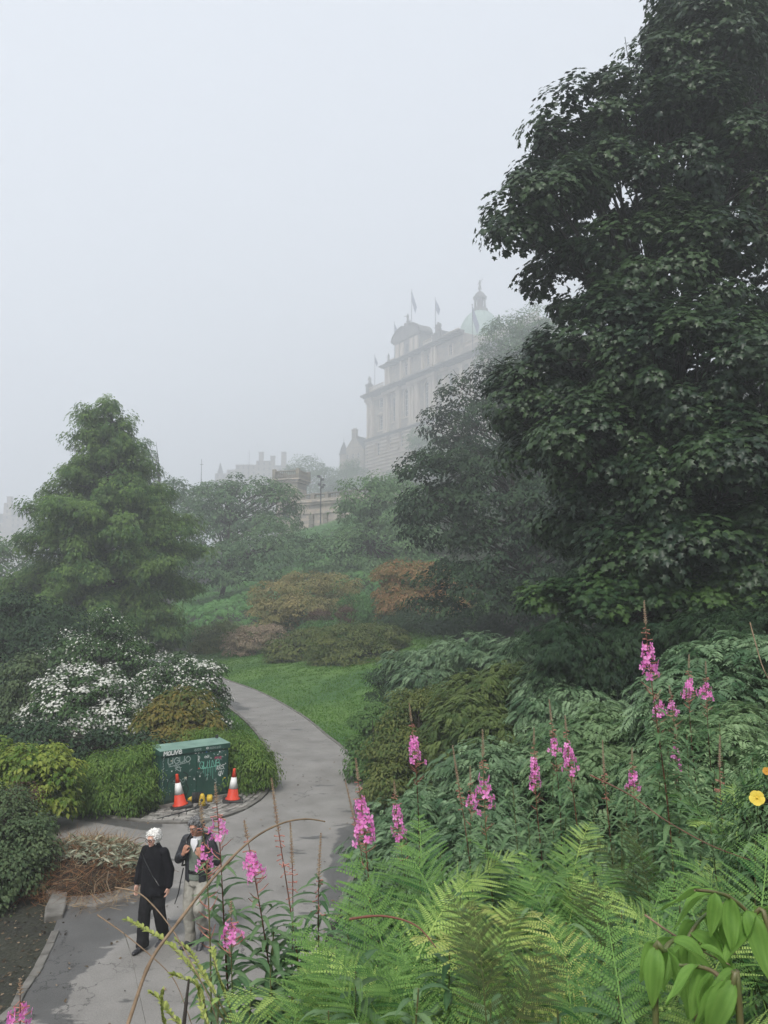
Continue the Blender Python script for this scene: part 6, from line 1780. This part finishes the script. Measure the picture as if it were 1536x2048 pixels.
fern(1300, 1960, 1.25, 7, 'fern at the bottom edge left of the broad pleated leaves', 17, size=.5)
fern(960, 1800, 1.55, 3, 'dark brown fern fronds close to the viewer in front of the centre', 18, FRD, lean=.1, span=1.3, size=.36)
fern(1000, 1910, 1.15, 4, 'blackish brown frond cluster at the very front of the bank', 19, FRD, lean=-.2, span=1.8, size=.27)
fern(1290, 1650, 2.6, 3, 'dark upright frond among pale ferns right of the hollow', 20, FRD, lean=.6, span=1.0, size=.5)
fern(1220, 1790, 2.0, 2, 'small russet frond standing in the willowherb', 21, FRD, lean=.3, span=.5, size=.36)
fern(1400, 1830, 1.7, 7, 'fern half hidden behind the broad pleated leaves', 22, size=.6)
fern(770, 1900, 1.5, 6, 'lower bright fern tucked beneath the large left fern', 23, size=.5)
fern(1130, 1840, 1.6, 7, 'lush fern left of the yellowing fern', 24, size=.55)
fern(640, 1880, 2.3, 6, 'small fern behind the large left fern above the path', 25, size=.5)

def lance(mb_lists, o, d, up, l, w, droop, tint, nseg=4):
    "a willow-like leaf bent along its midrib"
    V_, F_, T_ = mb_lists; d = unit(d); sx = unit(np.cross(d, up)); u2 = np.cross(sx, d)
    k_ = len(V_)
    for j in range(nseg+1):
        t = j/nseg; c = o+d*l*t-np.array([0,0,1])*droop*l*t*t; ww = w*math.sin(math.pi*min(1,t*.86+.10))**.9
        V_ += [tuple(c-sx*ww+u2*ww*.35), tuple(c), tuple(c+sx*ww+u2*ww*.35)]; T_ += [tint-.05, tint+.18, tint]
    for j in range(nseg):
        a = k_+3*j; F_ += [(a,a+1,a+4),(a,a+4,a+3),(a+1,a+2,a+5),(a+1,a+5,a+4)]

def fireweed(tip, base, label, f=None, seed=0, leafy=(.08,.62), ln=.13, nf=None, pods=True, group='fireweed spikes on the bank', spike=True, name='fireweed', rad=.0045, wide=1.0):
    "f = (start, end) of the flowering part as height fractions"
    rg = np.random.default_rng(seed); tip = np.array(tip, float); base = np.array(base, float); L_ = np.linalg.norm(tip-base)
    r = thing(name, base, label, 'wildflower', group)
    dv = tip-base
    def at(t): return dv*t+np.array([math.sin(t*2.6+seed)*.022*L_, math.cos(t*3.1+seed)*.015*L_, 0])*math.sin(math.pi*t)
    m = MB(); m.tube([at(t) for t in np.linspace(0,1,14)], [rad*(1.2-.95*t) for t in np.linspace(0,1,14)], 6)
    m.build('stem', M_RST if rg.random() < .7 else M_GST, r, smooth=True)
    Vl, Fl, Tl = [], [], []; ga = 0; t = leafy[0]
    n = int((leafy[1]-leafy[0])*L_/.0095)
    for i in range(n):
        t = leafy[0]+(leafy[1]-leafy[0])*i/n; ga += 2.4+rg.normal(0,.2)
        sz = ln*(.55+.45*math.sin(math.pi*min(1,.15+i/n*.85)))*rg.uniform(.8,1.15)
        d = np.array([math.cos(ga), math.sin(ga), rg.uniform(.25,.7)])
        lance((Vl,Fl,Tl), at(t), d, np.array([0,0,1]), sz, sz*.085, rg.uniform(.3,.75), np.clip(rg.normal(.45,.2),0,.85))
    mk('leaves', np.array(Vl), np.array(Fl), M_WLF, r, (0,0,0), np.clip(Tl,0,1))
    if f:
        Vp, Fp, Tp = [], [], []; pm = MB()
        nf = nf or int((f[1]-f[0])*L_/.0064)
        for i in range(nf):
            t = f[0]+(f[1]-f[0])*(i+rg.random())/nf; ga += 2.4+rg.normal(0,.3); o = at(t)
            d = unit(np.array([math.cos(ga), math.sin(ga), .18])); st = .036*wide*rg.uniform(.6,1.2); st *= 1.15-.75*(t-f[0])/(f[1]-f[0]); c = o+d*st
            pm.tube([o, o+d*st*.6-np.array([0,0,.003]), c], [.0013,.0018,.0016], 4)
            fd = unit(d+np.array([0,0,-.1])+.35*rdir(rg,1)[0]); a_ = unit(np.cross(fd, np.array([0.1,0,1]))); b_ = np.cross(fd, a_); ps = .0138*wide*rg.uniform(.75,1.15)
            for q in range(4):
                th = math.pi/4+q*HP+rg.normal(0,.12); e = a_*math.cos(th)+b_*math.sin(th); w_ = a_*-math.sin(th)+b_*math.cos(th); k_ = len(Vp); tn = np.clip(rg.normal(.5,.25),0,1)
                Vp += [tuple(c), tuple(c+e*ps*.5-w_*ps*.35+fd*ps*.22), tuple(c+e*ps*1.05-w_*ps*.30+fd*ps*.12), tuple(c+e*ps*1.1+w_*ps*.30+fd*ps*.12), tuple(c+e*ps*.5+w_*ps*.35+fd*ps*.22)]
                Fp += [(k_,k_+1,k_+2),(k_,k_+2,k_+3),(k_,k_+3,k_+4)]; Tp += [tn-.3,tn,tn+.1,tn+.1,tn]
                th2 = th+math.pi/4; e2 = a_*math.cos(th2)+b_*math.sin(th2); w2 = a_*-math.sin(th2)+b_*math.cos(th2); k_ = len(Vp)
                Vp += [tuple(c), tuple(c+e2*ps*.95-w2*ps*.06), tuple(c+e2*ps*.95+w2*ps*.06)]; Fp += [(k_,k_+1,k_+2)]; Tp += [0,0,0]
        mk('blossom', np.array(Vp), np.array(Fp), M_PET, r, (0,0,0), np.clip(Tp,0,1))
    if spike:
        pm2 = MB(); f1 = f[1] if f else .78
        f0 = f[0] if f else .6
        if not f: pm = MB()
        # spent seed pods below the flowers, long and thin
        lo = max(leafy[1]-.04, f0-.16)
        for i in range(int((f0-lo)*L_/.013)):
            t = lo+(f0-lo)*rg.random(); ga += 2.4; o = at(t); d = np.array([math.cos(ga), math.sin(ga), .55]); d = unit(d); l_ = .05*rg.uniform(.7,1.1)
            pm.tube([o, o+d*l_*.5, o+d*l_+np.array([0,0,l_*.15])], [.0012,.0016,.0008], 4)
        # drooping buds above, then the closed spike
        up0 = f1; up1 = f1+(1-f1)*.45
        for i in range(int((up1-up0)*L_/.007)):
            t = up0+(up1-up0)*rg.random(); ga += 2.4; o = at(t); d = unit(np.array([math.cos(ga), math.sin(ga), rg.uniform(-.5,.25)])); l_ = .028*rg.uniform(.7,1.1)*(1-.4*(t-up0)/(up1-up0))
            pm.tube([o, o+d*l_*.55, o+d*l_], [.0011,.0013,.0024], 4)
        pm.build('seed_pods', M_PODS, r, smooth=True)
        for i in range(int((1-up1)*L_/.0022)):
            t = up1+(1-up1)*(i/((1-up1)*L_/.0022)); ga += 2.4; o = at(min(t,1)); d = unit(np.array([math.cos(ga), math.sin(ga), .5])); l_ = .011*(1-.6*(t-up1)/(1-up1+1e-6))
            pm2.tube([o, o+d*l_], [.0020,.0012], 4)
        if pm2.n: pm2.build('bud_spike', M_BUDS, r, smooth=True)
    return r
M_PODS = solid('pods_reddish', (.50,.22,.17), (.33,.12,.09), 25, .6); M_BUDS = solid('buds_beige', (.40,.32,.22), (.27,.18,.12), 40, .75)

def FW(tipx, tipy, f_top, f_bot, bx, by, Y, label, seed, wide=1.0, nf=None, dY=0.0, ln=.165, leafy1=None):
    "tip pixel, rows where the flowers begin and end, and a lower stem pixel that fixes the lean"
    t = P(tipx, tipy, Y); b2 = P(bx, by, Y-dY); d = b2-t
    g = h1(b2[0], b2[1]); z0 = g; k_ = (z0-t[2])/d[2] if abs(d[2]) > 1e-3 else 1
    k_ = min(k_, 3.0)
    base = t+d*min(k_, 1.6); base = np.array([base[0], base[1], h1(base[0], base[1])-.03])
    pxh = lambda y: P(tipx+(bx-tipx)*(y-tipy)/(by-tipy), y, Y)[2]
    fr = None
    if f_top: fr = ((pxh(f_bot)-base[2])/(t[2]-base[2]), (pxh(f_top)-base[2])/(t[2]-base[2]))
    fireweed(t, base, label, fr, seed, (.06, leafy1 or ((fr[0]-.03) if fr else .72)), ln, nf, wide=wide)
FW(1288,1200,1288,1358,1318,1470,3.3,'tallest fireweed spike, standing against the dark wood on the right',1,1.15)
FW(1378,1308,1360,1398,1392,1500,5.0,'fireweed spike just right of the tallest, level with its lower flowers',2,1.25)
FW(1411,1322,1370,1402,1440,1500,5.0,'rightmost fireweed flower head, leaning right',3,1.2)
FW(1316,1390,1402,1436,1330,1560,4.2,'short fireweed spike half behind the stem of the tallest',4,1.0)
FW(1338,1370,1405,1432,1362,1560,4.4,'small fireweed head between the tallest spike and its right neighbour',5,1.0)
FW(1098,1398,1478,1510,1112,1620,4.4,'nearly faded fireweed spike left of a dense pink one on the bank',6,1.0,12)
FW(1130,1430,1485,1545,1150,1640,4.2,'dense pink fireweed spike above the middle of the bank',7,1.1)
FW(1068,1455,1518,1578,1085,1660,4.4,'fireweed spike left of the faded one with lower flowers',8,1.0)
FW(965,1458,1555,1625,1000,1690,3.4,'fireweed spike with few large separate flowers in the centre',9,1.25,16)
FW(940,1530,1590,1618,955,1680,4.6,'short dull pink fireweed behind the centre spike',10,.9)
FW(818,1405,1475,1530,850,1640,4.4,'fireweed spike leaning right in front of the olive bush',11,1.2)
FW(711,1515,1598,1690,738,1790,3.1,'full bright fireweed spike standing out against the path edge',12,1.15)
FW(788,1560,1612,1682,812,1760,3.9,'slender fireweed spike right of the bright one at the path edge',13,1.0)
FW(1264,1495,1545,1582,1278,1700,4.2,'small fireweed spike over the dark hollow',14,1.1)
FW(1352,1450,1495,1540,1368,1640,4.6,'sparse fireweed spike right of the tallest stem, low down',15,1.0,14)
FW(430,1568,1640,1682,500,1870,2.5,'fireweed spike leaning left beside the head of the grey haired person',16,.85)
FW(400,1600,1690,1745,446,1900,2.4,'fireweed spike in front of the chest of the grey haired person',17,.72,None,0,.145,.30)
FW(488,1640,1708,1762,560,1900,2.5,'fireweed spike in the middle of the path view, right of the arching stem',18,.85,22)
FW(543,1555,None,None,600,1880,2.6,'tall seeding fireweed without flowers over the path',19)
FW(642,1665,None,None,632,1800,2.7,'short pale budded fireweed shoot against the path',20,1.0,None,0,.15,.9)
FW(462,1800,1852,1885,500,1960,2.4,'low pale pink fireweed spike near the yellow green sprigs',21,.9,12)
FW(40,1955,2018,2048,75,2200,2.2,'pale pink fireweed tip poking up in the bottom left corner',22,.9,10)
FW(580,1640,None,None,600,1880,2.9,'second seeding fireweed, shorter, right of the tall one',23)
FW(690,1560,None,None,760,1800,3.6,'seeding fireweed behind the bright spike at the path edge',24)
FW(905,1490,None,None,940,1720,3.8,'seeding fireweed with dry tip left of the centre spike',25)
FW(1205,1480,None,None,1215,1700,4.0,'seeding fireweed with dry tip between two pink spikes',26)
FW(1440,1470,None,None,1450,1700,3.6,'seeding fireweed near the right edge',27)

# leafy shoots without flowers fill the spaces
def leafy_shoots():
    rg = np.random.default_rng(500); protos = []
    for i in range(5):
        V_, F_, T_ = [], [], []; m = MB(); hh = 1.0; ga = 0
        m.tube([(0,0,0),(.02*math.sin(i),.01,.5),(.04*math.cos(i),.02,hh)], [.006,.004,.002], 5)
        for k_ in range(64):
            t = .08+.92*k_/64; ga += 2.4+rg.normal(0,.2); sz = .17*(.45+.55*math.sin(math.pi*min(1,.2+t*.7)))*rg.uniform(.8,1.15)
            lance((V_,F_,T_), np.array([.04*t*math.cos(i),.02*t,hh*t]), np.array([math.cos(ga), math.sin(ga), rg.uniform(.2,.9)]), np.array([0,0,1]), sz, sz*.10, rg.uniform(.3,.8), np.clip(rg.normal(.45,.22),0,.85))
        me = raw_mesh('leaves', np.array(V_), np.array(F_), M_WLF, np.clip(T_,0,1))
        s_ = bpy.data.meshes.new('stem'); s_.from_pydata([tuple(v) for v in m.v], [], m.f); s_.materials.append(M_GST); protos.append((me, s_))
    spots = [(560,1930,2.3),(600,1860,2.7),(530,1850,2.5),(650,1950,2.1),(480,1960,2.2),(440,1990,2.1),(700,1780,3.2),(760,1760,3.4),(740,1700,3.9),(830,1690,3.9),(900,1700,3.8),
             (1000,1700,3.5),(1060,1640,3.9),(1130,1620,4.2),(1190,1600,4.4),(1240,1640,3.9),(1300,1620,3.5),(1350,1580,3.7),(1400,1560,4.0),(1440,1530,4.2),(1490,1500,4.4),(1520,1560,3.6),
             (1340,1660,3.0),(1260,1720,2.8),(1200,1750,2.7),(1320,1480,4.4),(1380,1460,4.8),(1440,1440,5.0),(1240,1560,4.6),(1100,1560,4.8),(1040,1560,4.8),(960,1650,4.4),(1430,1640,2.7),(1500,1660,2.4),
             (1280,1850,1.9),(1250,1900,1.7),(860,1860,2.4),(930,1780,2.6),(1060,1790,2.5),(820,1800,2.7),(720,1850,2.3),(600,1980,2.0),(1350,1780,2.1),(1180,1680,3.3),(700,1900,1.75),(800,1960,1.6),(880,1880,1.9),(960,1980,1.4),(1050,1900,1.7),(1130,1980,1.35),(1200,1930,1.5),(1150,1830,2.0),(980,1860,2.0),(760,2010,1.5),(1080,1760,2.7),(900,1790,2.5),(1240,1800,2.1),(660,2010,1.6)]
    for i, (x, y, Y) in enumerate(spots):
        t = P(x, y, Y); g = h1(t[0], t[1]); hh = max(.35, t[2]-g)
        r = thing('willowherb_shoot', (t[0], t[1], g-.02), 'leafy green willowherb shoot without flowers on the near bank', 'wild plant', 'flowerless willowherb shoots', rz=rg.uniform(0,6.28))
        me, s_ = protos[i % 5]
        for nm, d_ in (('leaves', me), ('stem', s_)):
            o = link(nm, d_, r); w_ = min(hh, 1.1)*rg.uniform(.9,1.1); o.scale = (w_, w_, hh)
leafy_shoots()

# large pleated leaves at the lower right
def broad_mesh(i):
    rg = np.random.default_rng(600+i); n, m = 14, 10; V_, F_, T_ = [], [], []
    for a in range(n+1):
        t = a/n; w = .21*math.sin(math.pi*t**.80)**.75*(1-.35*t); z = -.30*t*t+.05*math.sin(t*5+i)
        for b in range(m+1):
            q = b/m*2-1; V_.append((q*w, t, z+.10*abs(q)**1.4*w/.21+.010*math.cos(b*math.pi)*(1 if 0 < t < 1 else 0)+.02*math.sin(t*9+q*3+i))); T_.append(np.clip(.5+.18*(b % 2)-.25*(abs(q) < .12)+.2*t+rg.normal(0,.03),0,1))
    for a in range(n):
        for b in range(m): k_ = a*(m+1)+b; F_.append((k_,k_+1,k_+m+2,k_+m+1))
    return raw_mesh('leaf', np.array(V_), np.array(F_), M_BRD, np.array(T_), True)
BRDS = [broad_mesh(i) for i in range(4)]
def broad_plant(pts, label, seed, size, Y):
    "arching stem through pixel points with hanging leaves"
    rg = random.Random(seed); P_ = [P(x, y, Y+dy) for x, y, dy in pts]; base = np.array([P_[0][0], P_[0][1], h1(P_[0][0], P_[0][1])])
    r = thing('solomons_seal', base, label, 'wild plant', 'plants with broad pleated leaves')
    cur = catmull([tuple(base), *[tuple(p) for p in P_]], 6); m = MB(); m.tube([np.array(p)-base for p in cur], [.006*(1-.6*i/len(cur)) for i in range(len(cur))], 6); m.build('stem', M_GST, r, smooth=True)
    k_ = len(cur); n = 9
    for i in range(n):
        j = int(k_*(.35+.62*i/n)); j = min(j, k_-2); p = np.array(cur[j])-base; d = np.array(cur[j+1])-np.array(cur[j]); a = math.atan2(d[1], d[0])-HP+(.95 if i % 2 else -.95)
        o = link('leaf', BRDS[(i+seed) % 4], r); s = size*rg.uniform(.8,1.15)*(1 if i < n-2 else .75); o.scale = (s, s, s); o.location = tuple(p); o.rotation_euler = (rg.uniform(-1.2,-.3), rg.uniform(-.4,.4), a+rg.uniform(-.3,.3))
broad_plant([(1390,1960,0),(1370,1900,.02),(1400,1840,.05),(1460,1800,.1)], 'broad leaved plant with the leaf standing up in front of the thin pale twig', 1, .115, 1.5)
broad_plant([(1540,1900,0),(1500,1830,.02),(1450,1790,.0),(1390,1780,-.05)], 'broad leaved plant at the right edge with leaves hanging in a row', 2, .115, 1.5)
broad_plant([(1480,2040,0),(1460,1980,.0),(1420,1940,.05),(1360,1930,.1)], 'broad leaved plant in the bottom right corner, nearest the viewer', 3, .095, 1.15)
broad_plant([(1310,1990,0),(1330,1900,0),(1360,1880,.1),(1410,1900,.2)], 'broad leaved plant at the bottom edge right of the ferns', 4, .10, 1.3)
#broad_plant([(1460,1640,0),(1420,1600,0),(1400,1650,.1),(1380,1700,.2)], 'broad leaved plant behind the ferns below the yellow flower', 5, .16, 2.4)

# shrub with yellow flowers at the right edge
shrub('potentilla', 'fine leaved bush at the right edge bearing a yellow five petalled flower', [B(1530,1600,2.6,50,70),B(1560,1680,2.5,60,80),B(1500,1640,2.6,30,50),B(1540,1540,2.7,30,30)], M_WLF, seed=701, cr=.09, per=70, size=.028, tmpl=TLN, nl=30, r0=.012)
def yellow_flower(px, py, Y, R, label, mat):
    c = P(px, py, Y); r = thing('yellow_flower', c, label, 'flower'); f = unit(np.array([0,0,5.])-np.array([0,0,5.])+CAM-c); a_ = unit(np.cross(f, [0,0,1.])); b_ = np.cross(f, a_)
    for q in range(5):
        th = q*2*math.pi/5+.3; e = a_*math.cos(th)+b_*math.sin(th); w_ = -a_*math.sin(th)+b_*math.cos(th); V_ = [(0,0,0)]
        for t in np.linspace(-1, 1, 7): V_.append(tuple((e*(.62+.38*math.cos(t*1.3))+w_*.52*math.sin(t*1.45)*(1.0))*R+f*R*(.16-.1*abs(t))))
        mk('petal', np.array(V_), np.array([(0,i,i+1) for i in range(1,7)]), mat, r, (0,0,0), np.array([.2]+[.6]*7))
    MB().ball(tuple(f*R*.08), R*.16, 8, 6).build('stamens', YELP, r, smooth=True)
    MB().tube([(0,0,0), tuple(-f*.05-np.array([0,0,.06]))], .0015, 5).build('stalk', M_GST, r)
M_YP = leaf_mat('yellow_petal', (.75,.52,.05), (.90,.74,.16), .5, .3); M_OP = leaf_mat('amber_petal', (.55,.25,.04), (.75,.40,.08), .5, .3)
yellow_flower(1514, 1596, 2.38, .0225, 'yellow five petalled flower facing the viewer at the right edge', M_YP)
yellow_flower(1533, 1542, 2.5, .012, 'small amber flower above the yellow one at the right edge', M_OP)

# bare and leafy twigs hanging in front of the path
def stem_thing(name, pts, r0, label, mat, leaves=None, cat='stem', group=None, seed=1):
    P_ = [P(x, y, Y) for x, y, Y in pts]; base = P_[0]; cur = catmull([tuple(p) for p in P_], 7); m = MB(); k_ = len(cur)
    rg = np.random.default_rng(seed)
    q = [np.array(p)-base for p in cur]
    rr = [r0*(1-.62*i/k_)*(1.25 if i % 9 == 4 else 1) for i in range(k_)]
    if leaves is None:
        m.tube(q, rr, 8); o = m.build(name, mat, None, (0,0,0), smooth=True); o.location = tuple(base); return tag(o, label, cat, group)
    r = thing(name, base, label, cat, group); m.tube(q, rr, 6); m.build('stem', mat, r, smooth=True)
    sz, gap, lm, st = leaves; V_, F_, T_ = [], [], []
    d_ = 0
    for i in range(int(k_*st), k_-1):
        L_ = np.linalg.norm(q[i+1]-q[i]); nn = max(1, int(L_/gap))
        for j in range(nn):
            o_ = q[i]+(q[i+1]-q[i])*j/nn; t = unit(q[i+1]-q[i]); up = np.array([0,0,1.]); sx = unit(np.cross(t, up))
            for sd in (-1, 1):
                d = sx*sd*rg.uniform(.3,1)+t*.8+up*rg.uniform(-.1,.9); s_ = sz*rg.uniform(.7,1.2); lance((V_,F_,T_), o_, d, up+.3*rdir(rg,1)[0], s_, s_*.24, .15, np.clip(rg.normal(.5,.25),0,1), 3)
    mk('leaves', np.array(V_), np.array(F_), lm, r, (0,0,0), np.clip(T_,0,1)); return r
stem_thing('arching_stem', [(235,2110,1.35),(262,2030,1.4),(300,1925,1.45),(352,1850,1.5),(430,1752,1.6),(500,1682,1.68),(560,1648,1.75),(610,1638,1.8),(650,1643,1.84)], .0038, 'long tan stem arching across the path view in front of the two people', TWIG)
stem_thing('stub_stem', [(362,2120,1.3),(368,2048,1.3),(373,2000,1.31),(378,1958,1.32)], .0042, 'short dark upright stub at the bottom edge', BARK)
stem_thing('thin_twig', [(230,1775,2.3),(275,1785,2.25),(310,1815,2.2),(345,1860,2.1),(380,1920,2.0),(415,1990,1.9),(440,2060,1.9)], .0022, 'thin pale twig crossing the trousers of the white haired person', TWIG)
stem_thing('thin_twig', [(195,1830,2.4),(245,1865,2.3),(300,1910,2.2),(345,1955,2.1),(370,2010,2.0),(390,2070,2.0)], .0020, 'thin grey twig sloping down across the lower path', TWIG)
stem_thing('thin_twig', [(248,1865,2.2),(262,1910,2.2),(278,1985,2.1),(292,2050,2.1)], .0011, 'fine whitish twig dropping down the lower path', CONC)
stem_thing('thin_twig', [(1180,1550,2.4),(1260,1590,2.3),(1330,1640,2.2),(1420,1690,2.1),(1500,1720,2.0)], .0024, 'reddish bare stem slanting across the right of the bank', M_RST)
stem_thing('thin_twig', [(1290,1830,1.6),(1340,1865,1.55),(1400,1900,1.5),(1460,1930,1.45)], .0024, 'pale straw coloured stalk lying over the right foreground', TWIG)
stem_thing('thin_twig', [(1500,1245,4.5),(1512,1290,4.4),(1528,1340,4.3),(1560,1400,4.2)], .004, 'crooked bare twig at the right edge against the dark wood', TWIG)
stem_thing('arching_stem', [(700,1838,1.9),(765,1832,1.85),(830,1850,1.8),(872,1895,1.75)], .003, 'reddish arched stem over the big left fern', M_RST)
SG = 'yellow green leafy sprigs by the path'
for i, (pts, lab) in enumerate((
  ([(460,2060,2.1),(400,1960,2.1),(345,1895,2.15),(300,1865,2.2),(250,1838,2.25)], 'longest leafy sprig reaching left past the dark trousers'),
  ([(470,2060,2.1),(430,1990,2.1),(400,1940,2.15),(380,1905,2.2),(350,1880,2.2)], 'bushy sprig below the feet of the grey haired person'),
  ([(480,2070,2.1),(450,1990,2.1),(430,1930,2.1),(425,1895,2.15)], 'upright sprig just right of the bushy one'),
  ([(420,2070,2.0),(400,1980,2.0),(360,1955,2.0),(345,1950,2.0)], 'short level sprig over the lower path'),
  ([(400,2090,1.9),(350,2040,1.9),(320,2000,1.95),(300,1985,1.95)], 'low sprig leaning left at the bottom edge'),
  ([(370,2090,1.9),(330,2050,1.9),(323,2010,1.9),(325,1985,1.9)], 'thin upright sprig left of the dark stub'),
  ([(430,2100,1.9),(410,2040,1.9),(400,2000,1.95),(395,1970,1.95)], 'leafy sprig right of the dark stub'))):
    stem_thing('leafy_sprig', pts, .0026, lab, M_GST, (.017, .0055, M_SPR, .25), 'sprig', SG, 800+i)
